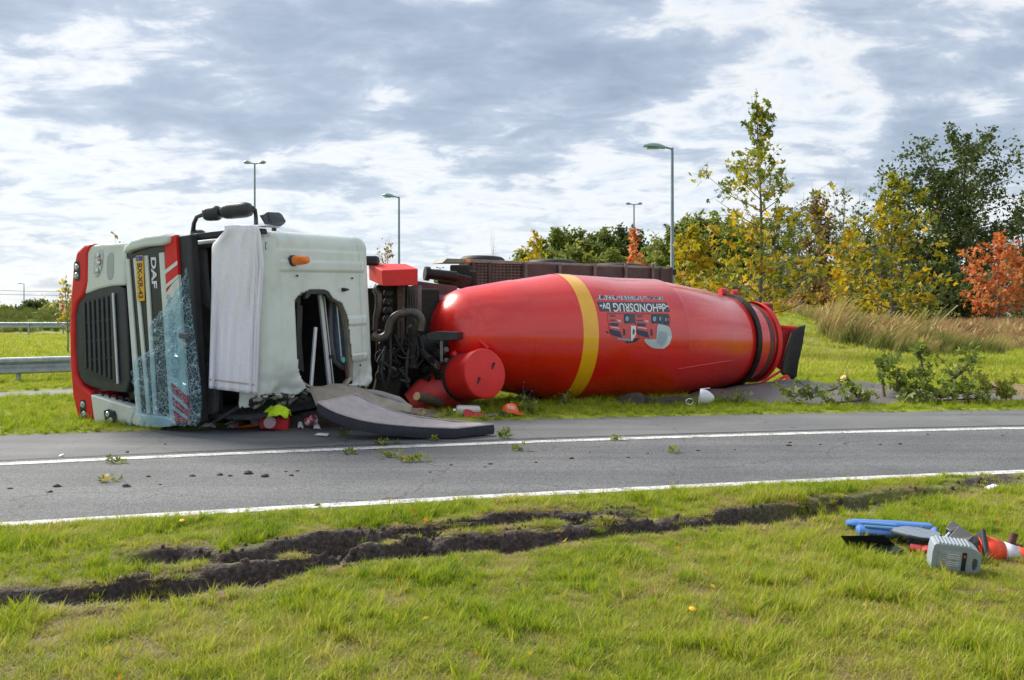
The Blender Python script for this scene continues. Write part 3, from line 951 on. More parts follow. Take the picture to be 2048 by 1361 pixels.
# --- front: bumper, headlamps, grille
bumper = fpart('bumper', M_red2, [(184, 487), (168, 490), (152, 505), (145, 540), (140, 600), (138, 660), (139, 730), (144, 790), (153, 830), (164, 852), (190, 855), (186, 800), (180, 786), (162, 772), (151, 752), (147, 690), (148, 630), (152, 608), (166, 590), (173, 568), (174, 510)], 0.0, 0.42, bevel=0.035)
for (cx_, cy_, lamps) in ((152.5, 543, ((152.5, 535), (152, 552))), (165, 820, ((164.5, 810), (167, 829)))):
    rc = fpart('lamp_recess', M_blk, [(cx_ - 6, cy_ - 18), (cx_ + 3, cy_ - 22), (cx_ + 6.5, cy_ - 14), (cx_ + 7, cy_ + 14), (cx_ + 4, cy_ + 21), (cx_ - 4, cy_ + 18)], -0.006, 0.03, parent=bumper, bevel=0.004, rnd=1)
    for (lx, ly) in lamps:
        MB().lathe([(-0.012, 0.0), (-0.014, 0.026), (-0.004, 0.040), (0.01, 0.044)], front(lx, ly, -0.012), BACK, 20).build('fog_lamp', M_lampglass, rc, smooth=True)
panel = fpart('headlamp_panel', M_cab, [(174, 500), (182, 491), (205, 488), (246, 486), (250, 520), (250, 571), (222, 573), (196, 579), (168, 590), (173, 562)], 0.015, 0.30, bevel=0.03)
hl = fpart('headlight', M_lampglass, [(188, 510), (194, 500), (203, 498), (206, 504), (205, 528), (201, 545), (194, 556), (187, 554), (186, 535)], 0.005, 0.06, rnd=1, bevel=0.008)
for (x, y, r_) in ((196, 511, 0.032), (197, 526, 0.036), (194, 542, 0.034)):
    MB().lathe([(-0.01, 0.004), (-0.012, r_ * 0.6), (-0.004, r_)], front(x, y, -0.002), BACK, 16).build('reflector', M_chrome, hl, smooth=True)
MB().lathe([(-0.016, 0.003), (-0.014, 0.014), (-0.006, 0.018)], front(198, 520, -0.006), BACK, 12).build('indicator_bulb', M_amber, hl, smooth=True)
fpart('air_slot', mat('shaded_white_plastic', (0.40, 0.45, 0.44), 0.5), [(212, 520), (217, 506), (226, 503), (228, 512), (227, 556), (219, 562), (213, 556)], 0.008, 0.03, rnd=1, parent=panel)  # same white as the panel, darkened to paint in the recess shade
fpart('bonnet_corner', M_cab, [(245, 508), (249, 492), (261, 481), (288, 473), (327, 468), (334, 474), (333, 487), (318, 491), (285, 494), (256, 502)], -0.045, 0.32, bevel=0.03)
grille = fpart('grille', M_grille, [(150, 660), (151, 615), (160, 588), (196, 576), (247, 569), (251, 600), (256, 690), (259, 786), (230, 784), (190, 778), (163, 766), (153, 735)], 0.03, 0.22, rnd=1, bevel=0.02)
fpart('grille_opening', M_blk, [(163, 610), (172, 600), (226, 588), (232, 640), (237, 766), (205, 762), (178, 754), (167, 735)], 0.022, 0.02, parent=grille, bevel=0.0)
for i in range(7):
    xa, ya, xb, yb = 164 + 9.2 * i, 607 - 2.6 * i, 168 + 9.6 * i, 738 + 4.2 * i
    fpart('slat', M_grille, [(xa, ya), (xa + 4.8, ya - 1.5), (xb + 4.8, yb), (xb, yb - 1)], 0.0, 0.035, parent=grille, bevel=0.006)
for k in range(3):
    y0 = 640 + 38 * k
    fpart('crossbar', M_grille, [(165, y0 + 5), (230, y0 - 3), (231, y0), (165, y0 + 8)], 0.012, 0.02, parent=grille, bevel=0.0)
fpart('chrome_strip', M_alu, [(223, 587), (226.5, 586), (236, 768), (232.5, 768)], -0.006, 0.02, parent=grille, bevel=0.003)
fpart('radiator_gap', M_oil, [(246, 565), (262, 560), (276, 800), (258, 800)], 0.10, 0.2, bevel=0.01)
# lower, knocked-out headlamp panel
low = MB().prism([front(x, y, rr) for x, y, rr in ((181, 790, -0.06), (222, 803, -0.07), (262, 815, -0.03), (266, 826, -0.02), (258, 853, -0.02), (225, 856, -0.06), (190, 856, -0.06))], BACK * 0.16).build('loose_headlamp_panel', M_cab, truck, bevel=0.014)
hl2 = MB().prism([front(x, y, -0.085) for x, y in ((207, 822), (216, 819), (226, 824), (230, 848), (222, 856), (210, 850))], BACK * 0.05).build('headlight', M_blk, truck, bevel=0.006)
for (x, y, r_) in ((215, 829, 0.036), (221, 842, 0.042)):
    MB().lathe([(-0.012, 0.006), (-0.016, r_ * 0.7), (0.0, r_)], front(x, y, -0.088), BACK, 14).build('reflector', M_lampglass, hl2, smooth=True)
for k in range(6):
    a = front(186 + 13 * k, 783 + 3 * k, 0.02); b = front(196 + 13 * k, 795 + 2 * k, 0.03)
    MB().tube([a, a.lerp(b, 0.5) + VZ * 0.03, b], 0.012, 6).build('broken_bracket', M_oil, truck, smooth=True)

# --- front panel with white bars, number plate and lettering
pnl = fpart('front_panel', M_gloss, [(249, 506), (290, 495), (331, 489), (352, 846), (278, 850), (262, 700)], 0.05, 0.3, bevel=0.02)
for (x0_, x1_, ya, x2_, x3_, yb) in ((249, 257, 519, 272, 282, 832), (265.5, 271, 517, 293, 300, 828), (286.5, 294, 512, 306, 313, 830), (317, 327.5, 506, 339, 349, 838)):
    fpart('white_bar', M_cab, [(x0_, ya), (x1_, ya - 1), (x3_, yb), (x2_, yb)], 0.028, 0.05, parent=pnl, bevel=0.008)
fpart('panel_corner', M_cab, [(256, 822), (275, 828), (345, 836), (350, 853), (300, 858), (268, 853), (258, 842)], 0.0, 0.25, rnd=1, bevel=0.02)
def front_text(s, xt, xb, ya, yb, r0, m, parent, name='lettering', thick=0.003, bold=0.0, fn=front, outline=None):
    "text running downwards; xt/xb = (left, right) columns at its top and bottom"
    vs2, fs2 = text_geo(s, 1.0, bold=bold)
    X = [v.x for v in vs2]; Yv = [v.y for v in vs2]
    mb_ = MB()
    out = []
    for v in vs2:
        t = (v.x - min(X)) / (max(X) - min(X)); w = (v.y - min(Yv)) / (max(Yv) - min(Yv))
        l = xt[0] + (xb[0] - xt[0]) * t; r_ = xt[1] + (xb[1] - xt[1]) * t
        out.append(fn(l + (r_ - l) * w, ya + (yb - ya) * t, r0))
    mb_.add(out, fs2)
    return mb_.build(name, m, parent, fix=False)
plate = fpart('number_plate', mat('plate_yellow', (0.75, 0.42, 0.02), 0.35), [(271.5, 512), (285.5, 511), (288.5, 602), (274.5, 603.5)], 0.008, 0.012, bevel=0.002)
fpart('plate_band', mat('plate_blue', (0.02, 0.06, 0.35), 0.4), [(272.2, 513.4), (285.0, 512.6), (285.3, 521.5), (272.5, 522.3)], 0.005, 0.002, parent=plate, bevel=0)
front_text('NL', (275, 277.5), (275.1, 277.6), 516, 520, 0.003, M_whitep, plate, bold=0.01)
front_text('BX-XR-43', (274.2, 283.6), (277.0, 286.2), 527, 597, 0.004, M_gloss, plate, bold=0.02)
front_text('DAF', (301.5, 312), (304, 314.5), 515, 577, 0.043, M_whitep, pnl, bold=0.035)
strip_ = fpart('red_strip', M_red2, [(329, 478), (351, 470), (356, 548), (332, 585)], 0.020, 0.06, bevel=0.004)
for (a, b, c_, d_) in (((329.5, 541), (354, 522), (354.5, 530), (330, 549)), ((331, 570), (355.5, 550), (355.8, 556), (331.5, 578))):
    fpart('white_slash', M_cab, [a, b, c_, d_], 0.014, 0.004, parent=strip_, bevel=0)
mid = fpart('white_strip', M_cab, [(332.2, 586), (356.4, 549.5), (373, 792), (341.5, 764)], 0.021, 0.06, bevel=0.003)
front_text('deHONDSRUG bv', (333, 343), (346, 362), 590, 757, 0.017, M_pblu, mid, bold=0.0)
front_text('deHONDSRUG bv', (334.4, 341.6), (347.5, 360.5), 591.5, 755.5, 0.014, M_whitep, mid, bold=-0.03)
strip2 = fpart('red_strip', M_red2, [(341.8, 766), (373.2, 795), (375, 846), (349, 846)], 0.0205, 0.06, bevel=0.004)
for (a, b, c_, d_) in (((343, 784), (374, 812), (374, 820), (344, 793)), ((346, 812), (374.5, 834), (374.5, 840), (346.5, 820))):
    fpart('white_slash', M_cab, [a, b, c_, d_], 0.014, 0.004, parent=strip2, bevel=0)

# --- windscreen surround, wiper cowl and the shattered glass
def spart(name, m, pix, off, depth, parent=truck, bevel=0.01, rnd=0):
    return fpart(name, m, pix, off, depth, parent, bevel, rnd, fn=screen)
fpart('cowl', M_blk, [(352.5, 473), (380, 469), (388, 600), (402, 846), (376.5, 846), (358, 560)], 0.06, 0.12, bevel=0.015)
frame = spart('screen_frame', M_rubber, [(378, 470), (384, 468), (395, 640), (408, 846), (400, 846), (388, 640)], 0.02, 0.05)
for k in range(26):
    y = 486 + 13.5 * k
    x = np.interp(y, [470, 640, 846], [380.5, 390.5, 403.5])
    spart('clip', M_grille, [(x - 1.2, y), (x + 1.6, y - 0.3), (x + 1.8, y + 6), (x - 1.0, y + 6.3)], 0.032, 0.012, parent=frame, bevel=0)
spart('screen_header', M_blk, [(384, 468), (470, 458), (522, 457), (524, 468), (470, 471), (385, 481)], 0.03, 0.10, bevel=0.015)
spart('pillar_trim', M_trim, [(392, 489), (409, 488), (412, 550), (416, 592), (428, 612), (428, 622), (408, 614), (397, 600)], -0.15, 0.05, rnd=1)
spart('sun_visor', M_int, [(410, 476), (470, 470), (470, 560), (425, 590), (415, 560)], -0.35, 0.05, rnd=1)
spart('seat_shell', M_trim, [(402, 735), (416, 722), (428, 740), (432, 820), (420, 838), (410, 830)], -0.12, 0.08, rnd=1, bevel=0.02)
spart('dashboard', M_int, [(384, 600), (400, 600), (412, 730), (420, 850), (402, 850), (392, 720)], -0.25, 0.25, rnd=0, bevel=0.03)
for (a, b) in (((436, 842), (505, 800)), ((425, 846), (488, 806)), ((450, 850), (500, 832))):
    MB().tube([screen(*a, 0.05), screen(*b, -0.1)], 0.014, 6).build('bent_bracket', M_blk, truck, smooth=True)

def cracked_glass():
    m = bpy.data.materials.new('shattered_laminated_glass'); m.use_nodes = True
    nt = m.node_tree; N, L = nt.nodes, nt.links
    b = N['Principled BSDF']
    tcn = N.new('ShaderNodeTexCoord')
    def vor(scale, feat='DISTANCE_TO_EDGE'):
        mp = N.new('ShaderNodeMapping'); mp.inputs['Rotation'].default_value = (0.5, 0.3, 0.2)
        L.new(tcn.outputs['Object'], mp.inputs[0])
        nz = N.new('ShaderNodeTexNoise'); nz.inputs['Scale'].default_value = 3
        L.new(tcn.outputs['Object'], nz.inputs['Vector'])
        mx = N.new('ShaderNodeMixRGB'); mx.blend_type = 'ADD'; mx.inputs[0].default_value = 0.12
        L.new(mp.outputs[0], mx.inputs[1]); L.new(nz.outputs['Color'], mx.inputs[2])
        v = N.new('ShaderNodeTexVoronoi'); v.feature = feat; v.inputs['Scale'].default_value = scale
        L.new(mx.outputs[0], v.inputs['Vector']); return v.outputs['Distance']
    def less(x, t):
        n = N.new('ShaderNodeMath'); n.operation = 'LESS_THAN'; n.inputs[1].default_value = t
        L.new(x, n.inputs[0]); return n.outputs[0]
    def mx_(a, b_):
        n = N.new('ShaderNodeMath'); n.operation = 'MAXIMUM'; L.new(a, n.inputs[0]); L.new(b_, n.inputs[1]); return n.outputs[0]
    cr = mx_(mx_(less(vor(4.6), 0.010), less(vor(12), 0.018)), less(vor(27), 0.022))
    b.inputs['Roughness'].default_value = 0.12
    rp = N.new('ShaderNodeMixRGB')
    rp.inputs[1].default_value = (0.03, 0.18, 0.30, 1); rp.inputs[2].default_value = (0.62, 0.72, 0.74, 1)
    L.new(cr, rp.inputs[0]); L.new(rp.outputs[0], b.inputs['Base Color'])
    tr = N.new('ShaderNodeBsdfTransparent'); tr.inputs['Color'].default_value = (0.68, 0.88, 0.97, 1)
    ms = N.new('ShaderNodeMixShader')
    fa = N.new('ShaderNodeMapRange'); fa.inputs['To Min'].default_value = 0.20; fa.inputs['To Max'].default_value = 0.58
    L.new(cr, fa.inputs['Value']); L.new(fa.outputs[0], ms.inputs[0])
    L.new(tr.outputs[0], ms.inputs[1]); L.new(b.outputs[0], ms.inputs[2])
    L.new(ms.outputs[0], N['Material Output'].inputs['Surface'])
    return m
M_glass = cracked_glass()
left_e = [(545, 372), (580, 352), (618, 326), (652, 300), (700, 299), (718, 268), (745, 264), (790, 270), (830, 276), (852, 284)]
right_e = [(533, 376), (600, 381), (690, 392), (760, 401), (800, 404), (830, 402), (852, 396)]
rows = []
for y in np.linspace(536, 852, 40):
    xl = np.interp(y, [p[0] for p in left_e], [p[1] for p in left_e]); xr = np.interp(y, [p[0] for p in right_e], [p[1] for p in right_e])
    xl += 3 * math.sin(y * 0.31) + 2 * math.sin(y * 0.83)
    row = []
    for k in range(16):
        t = k / 15
        bulge = -0.10 - 0.10 * math.sin(math.pi * t) + 0.07 * mnoise.noise(Vector((t * 5, y * 0.03, 0))) + 0.03 * mnoise.noise(Vector((t * 14, y * 0.09, 4)))
        row.append(front(xl + (xr - xl) * t, y + 1.5 * math.sin(k * 2.1 + y), bulge))
    rows.append(row)
MB().grid(rows).build('windscreen', M_glass, truck, solid=0.0)
MB().box(front(368, 672, -0.24), (0.13, 0.05, 0.07), (0, 0.1, -0.4)).build('mirror_mount', M_trim, truck, bevel=0.015)

# --- mirrors on the cab's upper side
def pod(name, pa, pb, ra, rb_, m, parent):
    n = 11; pts, rad = [], []
    for i in range(n):
        t = i / (n - 1)
        pts.append(pa.lerp(pb, t)); rad.append((ra + (rb_ - ra) * t) * (max(0.02, 1 - abs(2 * t - 1) ** 5)) ** 0.5)
    return MB().tube(pts, rad, 18).build(name, m, parent, smooth=True, angle=70)
Ym = 10.25
mir = pod('mirror_housing', at(440, 409, 0) if False else at(439.5, 424, Ym), at(507, 419, Ym - 0.1), 0.098, 0.095, M_grille, truck)
pod('mirror_housing', at(406, 429, Ym + 0.05), at(443, 426, Ym), 0.085, 0.095, M_grille, truck)
MB().tube([at(385, 470, 10.6), at(388, 447, 10.5), at(394, 434, 10.4), at(409, 428, Ym + 0.05)], [0.03, 0.026, 0.026, 0.03], 10).build('mirror_arm', M_blk, truck, smooth=True)
MB().tube([at(505, 416, Ym - 0.1), at(510, 420, Ym), at(512, 435, Ym), at(513, 457, Ym + 0.1)], 0.024, 10).build('mirror_arm', M_blk, truck, smooth=True)
MB().lathe([(0, 0.09), (0.04, 0.08), (0.06, 0.05)], at(397, 470, 10.6), (0, 0, 1), 18).build('mirror_foot', M_blk, truck, smooth=True)
P = [at(x, y, Yd) for x, y, Yd in ((518, 432, 10.5), (526, 430.5, 10.5), (549, 431.5, 10.7), (555, 435, 10.75), (563, 449, 10.7), (560, 454, 10.6), (536, 455, 10.45), (530, 452, 10.45))]
kerbm = MB().prism(P, Vector((0.03, 0.10, 0.05)), 0.01).build('kerb_mirror', M_grille, truck, bevel=0.012)
MB().tube([at(548, 452, 10.62), at(548, 462, 10.65)], 0.03, 8).build('mirror_stem', M_blk, kerbm)

# --- mixing drum
Q_ = R(28)
dax = Vector((math.cos(Q_), math.sin(Q_), -0.033)).normalized()
dn = Vector((math.sin(Q_), -math.cos(Q_), 0)).normalized()
dup = dn.cross(dax).normalized()
if dup.z < 0:
    dup = -dup
D0 = Vector((0.885, 14.2, 1.04))
def t_of_x(px):
    lo, hi = -4.0, 7.0
    for _ in range(50):
        mid_ = (lo + hi) / 2; p_ = D0 + dax * mid_
        if 1024 + F * p_.x / p_.y < px:
            lo = mid_
        else:
            hi = mid_
    return lo
def r_from_top(px, py):
    t = t_of_x(px); p_ = D0 + dax * t
    return t, (H + (YH - py) * p_.y / F) - p_.z
tA, rA = r_from_top(928, 576)
tB, rB = r_from_top(1098, 548)
tC, rC = r_from_top(1303, 560)
tD, rD = r_from_top(1452, 592)
tE, rE = r_from_top(1497, 607)
DP = [(tA - 0.52, 0.05), (tA - 0.515, 0.26), (tA - 0.48, rA * 0.48), (tA - 0.40, rA * 0.68), (tA - 0.28, rA * 0.85), (tA - 0.14, rA * 0.955), (tA - 0.04, rA * 0.99), (tA, rA), (tA + 0.012, rA + 0.008), ((tA + tB) / 2, (rA + rB) / 2 + 0.012), ((tA + tB) / 2 + 0.01, (rA + rB) / 2 + 0.006),
      (tB - 0.06, rB - 0.016), (tB, rB), (tB + 0.06, rB + 0.004), ((tB + tC) / 2, rB + 0.004), ((tB + tC) / 2 + 0.012, rB - 0.001), (tC - 0.05, rC + 0.012), (tC, rC), (tC + 0.05, rC - 0.012), ((tC + tD) / 2 + 0.2, (rC * 0.4 + rD * 0.6) + 0.006), ((tC + tD) / 2 + 0.21, (rC * 0.4 + rD * 0.6)), (tD, rD - 0.03)]
def rad_at(t):
    return float(np.interp(t, [p_[0] for p_ in DP], [p_[1] for p_ in DP]))
drum = MB().lathe(DP, D0, dax, 128, ref=dup).build('drum', M_red, truck, smooth=True, angle=25)
MB().lathe([(tD - 0.05, rD - 0.03), (tD - 0.045, rD + 0.035), (tD + 0.05, rD + 0.035), (tD + 0.055, rD - 0.04)], D0, dax, 96, ref=dup).build('roller_ring', M_oil, drum, smooth=True, angle=30)
neck = MB().lathe([(tD + 0.05, rD - 0.06), (tE - 0.02, rE - 0.03), (tE, rE - 0.02)], D0, dax, 96, ref=dup).build('drum_neck', M_red, drum, smooth=True, angle=30)
MB().lathe([(tE - 0.16, rE - 0.035), (tE - 0.155, rE - 0.0), (tE - 0.07, rE - 0.0), (tE - 0.065, rE - 0.035)], D0, dax, 96, ref=dup).build('neck_band', mat('worn_dark_band', (0.10, 0.05, 0.05), 0.5, var=0.3), drum, smooth=True, angle=30)
MB().lathe([(tE, rE + 0.035), (tE + 0.10, rE + 0.035), (tE + 0.11, rE - 0.03), (tE + 0.02, rE - 0.12), (tE - 0.3, rE - 0.2)], D0, dax, 96, ref=dup, caps=False).build('neck_flange', M_red2, drum, smooth=True, angle=30)
MB().lathe([(tE - 0.28, 0.02), (tE - 0.27, rE - 0.1)], D0, dax, 64, ref=dup).build('drum_mouth', M_oil, drum)
# yellow band, a hair proud of the drum
tS0, tS1 = t_of_x(1098), t_of_x(1127)
MB().lathe([(t, rad_at(t) + 0.004) for t in np.linspace(tS0, tS1, 7)], D0, dax, 128, ref=dup, caps=False).build('yellow_band', M_yel, drum, smooth=True, fix=False)
# hatch cover ridge and weld line
def dpt(t, th, off=0.0):
    return D0 + dax * t + (dup * math.cos(th) + dn * math.sin(th)) * (rad_at(t) + off)
def dinv(px, py):
    t, th = t_of_x(px) - 0.4, 1.0
    for _ in range(30):
        p0 = proj(dpt(t, th)); e = 1e-3
        pt = proj(dpt(t + e, th)); pth = proj(dpt(t, th + e))
        a, b, c_, d_ = (pt[0] - p0[0]) / e, (pth[0] - p0[0]) / e, (pt[1] - p0[1]) / e, (pth[1] - p0[1]) / e
        det = a * d_ - b * c_
        rx, ry = px - p0[0], py - p0[1]
        dt, dth = (d_ * rx - b * ry) / det, (a * ry - c_ * rx) / det
        t += max(-0.4, min(0.4, dt)); th += max(-0.3, min(0.3, dth))
        th = max(0.15, min(2.6, th))
        if abs(rx) + abs(ry) < 1e-3:
            break
    return t, th
ta, tha = dinv(1355, 738); tb, thb = dinv(1462, 722)
MB().tube([dpt(ta + (tb - ta) * k / 12, tha + (thb - tha) * k / 12, 0.0) for k in range(13)], 0.008, 6).build('weld_seam', M_red, drum, smooth=True)
# red loading-hatch ridge on the drum's upper side
pts = []
for k in range(14):
    t = t_of_x(1200) + (t_of_x(1262) - t_of_x(1200)) * k / 13
    pts.append(dpt(t, -0.62, 0.045))
MB().tube(pts, 0.035, 8).build('hatch_clamp', M_red2, drum, smooth=True)

# --- printed lettering and picture on the drum (upside down, as the truck lies)
def drum_text(s, corners, off, m, bold=0.0, name='lettering'):
    "corners: pixel of text bottom-left, bottom-right, top-left, top-right"
    (bl, br, tl, tr_) = [dinv(*c) for c in corners]
    vs2, fs2 = text_geo(s, 1.0, bold=bold)
    bm = bmesh.new()
    bv = [bm.verts.new(v) for v in vs2]
    for f in fs2:
        try:
            bm.faces.new([bv[i] for i in f])
        except ValueError:
            pass
    X = [v.x for v in vs2]; Yv = [v.y for v in vs2]
    x0_, x1_, y0_, y1_ = min(X), max(X), min(Yv), max(Yv)
    out = []
    for v in vs2:
        a = (v.x - x0_) / (x1_ - x0_); b = (v.y - y0_) / (y1_ - y0_)
        lo = (bl[0] + (br[0] - bl[0]) * a, bl[1] + (br[1] - bl[1]) * a); hi = (tl[0] + (tr_[0] - tl[0]) * a, tl[1] + (tr_[1] - tl[1]) * a)
        out.append(dpt(lo[0] + (hi[0] - lo[0]) * b, lo[1] + (hi[1] - lo[1]) * b, off))
    bm.free()
    return MB().add(out, fs2).build(name, m, drum, fix=False)
S8 = 1871 / 220.0
def p8(x, y):
    return (1160 + x / S8, 560 + y / S8)
def decal(poly, off, m, name='print_shape', cuts=3, rnd=0):
    pts = [Vector(p8(*p_)) for p_ in poly]
    if rnd:
        pts = chaikin(pts, rnd)
    bm = bmesh.new()
    f = bm.faces.new([bm.verts.new((p_.x, p_.y, 0)) for p_ in pts])
    bmesh.ops.triangulate(bm, faces=bm.faces[:])
    for _ in range(5):
        le = [e for e in bm.edges if e.calc_length() > 9]
        if not le:
            break
        bmesh.ops.subdivide_edges(bm, edges=le, cuts=1)
        bmesh.ops.triangulate(bm, faces=[f_ for f_ in bm.faces if len(f_.verts) > 3])
    bm.verts.index_update()
    vv = [dpt(*dinv(v.co.x, v.co.y), off) for v in bm.verts]
    ff = [tuple(v.index for v in f_.verts) for f_ in bm.faces]
    bm.free()
    return MB().add(vv, ff).build(name, m, drum, fix=False)
decal([(285, 375), (1470, 390), (1530, 545), (340, 538)], 0.004, M_char, 'banner')
drum_text('-deHONDSRUG bv-', (p8(1490, 410), p8(325, 395), p8(1505, 548), p8(345, 548)), 0.008, M_whitep, bold=0.016)
drum_text('Emmen Tel.0591-622187', (p8(1395, 282), p8(268, 262), p8(1410, 356), p8(282, 348)), 0.005, M_whitep, bold=0.11)
drum_text('Emmen Tel.0591-622187', (p8(1388, 288), p8(276, 270), p8(1402, 348), p8(290, 340)), 0.008, M_navy, bold=0.015)
# picture: two mixer trucks, seen upside down
decal([(1090, 1000), (1090, 1040), (1150, 1110), (1250, 1170), (1420, 1175), (1520, 1100), (1562, 980), (1545, 850), (1500, 790), (1380, 755), (1310, 750), (1300, 1000)], 0.004, M_pgry, 'drum_print', rnd=1)
decal([(1340, 870), (1475, 900), (1470, 1010), (1400, 1115), (1300, 1075)], 0.006, mat('print_mid_grey', (0.30, 0.40, 0.45), 0.4), 'drum_print')
decal([(1495, 960), (1560, 960), (1510, 1100), (1420, 1170), (1380, 1170), (1470, 1090)], 0.006, mat('print_ice', (0.60, 0.68, 0.74), 0.4), 'drum_print')
decal([(445, 570), (1300, 575), (1500, 580), (1530, 640), (1520, 780), (1380, 760), (1290, 740), (900, 745), (730, 745)], 0.0045, M_char, 'chassis_print')
for (dx, dy) in ((0, 0), (465, 5)):
    def sh(P_):
        return [(x + dx, y + dy) for x, y in P_]
    decal(sh([(465, 590), (735, 585), (745, 740), (830, 770), (835, 1000), (700, 1010), (540, 965), (500, 850), (470, 660)]), 0.0065, M_pred, 'cab_print')
    decal(sh([(495, 850), (520, 840), (680, 880), (710, 985), (560, 950), (520, 920)]), 0.009, M_navy, 'window_print')
    decal(sh([(495, 735), (640, 740), (660, 790), (510, 785)]), 0.009, M_navy, 'grille_print')
    decal(sh([(500, 680), (600, 680), (600, 702), (500, 702)]), 0.009, M_char, 'grille_print')
    decal(sh([(500, 602), (595, 602), (598, 628), (500, 628)]), 0.009, M_char, 'bumper_print')
    decal(sh([(725, 830), (765, 850), (765, 945), (730, 950)]), 0.009, M_navy, 'window_print')
    decal(sh([(625, 680), (690, 690), (695, 725), (640, 712)]), 0.009, M_pgry, 'lamp_print')
    decal(sh([(510, 795), (660, 820), (665, 832), (515, 806)]), 0.009, M_whitep, 'stripe_print')
    for (wx, wy, wr, m_) in ((792, 668, 72, M_gloss), (795, 665, 44, M_pblu)):
        decal([(wx + dx + wr * 0.72 * math.cos(a), wy + dy + wr * math.sin(a)) for a in np.linspace(0, 2 * math.pi, 15)[:-1]], 0.009 if wr > 50 else 0.0115, m_, 'wheel_print')
for (wx, wy, wr, m_, of) in ((1355, 668, 66, M_gloss, 0.0065), (1358, 665, 40, M_pblu, 0.009), (1455, 690, 62, M_gloss, 0.0065), (1455, 680, 34, M_pblu, 0.009), (1500, 690, 56, M_gloss, 0.0066), (1500, 680, 30, M_pred, 0.009)):
    decal([(wx + wr * 0.45 * math.cos(a), wy + wr * math.sin(a)) for a in np.linspace(0, 2 * math.pi, 13)[:-1]], of, m_, 'wheel_print')
decal([(862, 785), (950, 785), (945, 930), (890, 1040), (860, 1040)], 0.0065, M_whitep, 'panel_print')
decal([(895, 830), (930, 860), (915, 940), (890, 920)], 0.009, M_char, 'panel_print')
decal([(615, 990), (850, 1005), (845, 1050), (640, 1015)], 0.0066, M_pblu, 'roof_print')
decal([(770, 1045), (980, 985), (1020, 1000), (940, 1060), (800, 1080)], 0.0062, M_gloss, 'machinery_print')
decal([(440, 870), (475, 880), (495, 915), (460, 910)], 0.0065, M_navy, 'mirror_print')

def atr(x, y, Y_):
    return at(x, y, Y_ * 0.945)
# --- rear: hopper, chute frame and black rubber apron
dE = D0 + dax * (tE + 0.1)
flap = MB(); rows = []
lp = [(1585, 662, 17.0), (1572, 700, 16.9), (1565, 730, 16.9), (1563, 748, 16.95)]; rp_ = [(1611, 650, 17.3), (1605, 690, 17.25), (1597, 725, 17.25), (1592, 763, 17.3)]
for i in range(10):
    t = i / 9 * 3
    k = min(int(t), 2); f_ = t - k
    a = atr(*lp[k]).lerp(atr(*lp[k + 1]), f_); b = atr(*rp_[k]).lerp(atr(*rp_[k + 1]), f_)
    rows.append([a.lerp(b, s_) + Vector((0, 0.12 * math.sin(math.pi * s_), 0)) for s_ in np.linspace(0, 1, 8)])
flap.grid(rows).build('rubber_apron', M_rubber, truck, smooth=True, solid=0.025, angle=180)
MB().prism([atr(x, y, Yd) for x, y, Yd in ((1560, 655, 17.2), (1586, 658, 17.2), (1566, 745, 17.2), (1552, 735, 17.2))], Vector((0.2, 0.35, 0))).build('hopper', M_dred, truck, bevel=0.01)
MB().prism([atr(x, y, Yd) for x, y, Yd in ((1487, 607, 17.6), (1546, 607, 17.9), (1546, 612, 17.9), (1490, 613, 17.6))], Vector((0.1, 0.5, 0.02))).build('hopper_lid', M_dred, truck, bevel=0.01)
MB().box(atr(1540, 624, 18.0), (0.1, 0.06, 0.26)).build('hopper_post', M_dirt, truck)
MB().box(atr(1500, 622, 17.9), (0.9, 0.06, 0.2), (0, 0, Q_)).build('hopper_side', M_plum, truck, bevel=0.01)
MB().tube([atr(1548, 652, 17.0), atr(1572, 655, 17.0), atr(1592, 656, 17.1)], 0.035, 8).build('chute_bar', M_red2, truck, smooth=True)
for (x, y) in ((1445, 587), (1468, 590)):
    MB().lathe([(-0.05, 0.09), (0.05, 0.10)], atr(x, y, 16.9), dax + dn * 0.3, 16).build('drum_roller', M_dred, truck, smooth=True)
for (a, b) in (((1530, 775, 16.6), (1572, 752, 16.9)), ((1560, 778, 16.6), (1578, 755, 16.9)), ((1570, 780, 16.5), (1574, 752, 16.8)), ((1520, 768, 16.9), (1562, 742, 17.0))):
    MB().tube([atr(*a), atr(*b)], 0.026, 6).build('chute_strut', M_red2, truck, smooth=True)

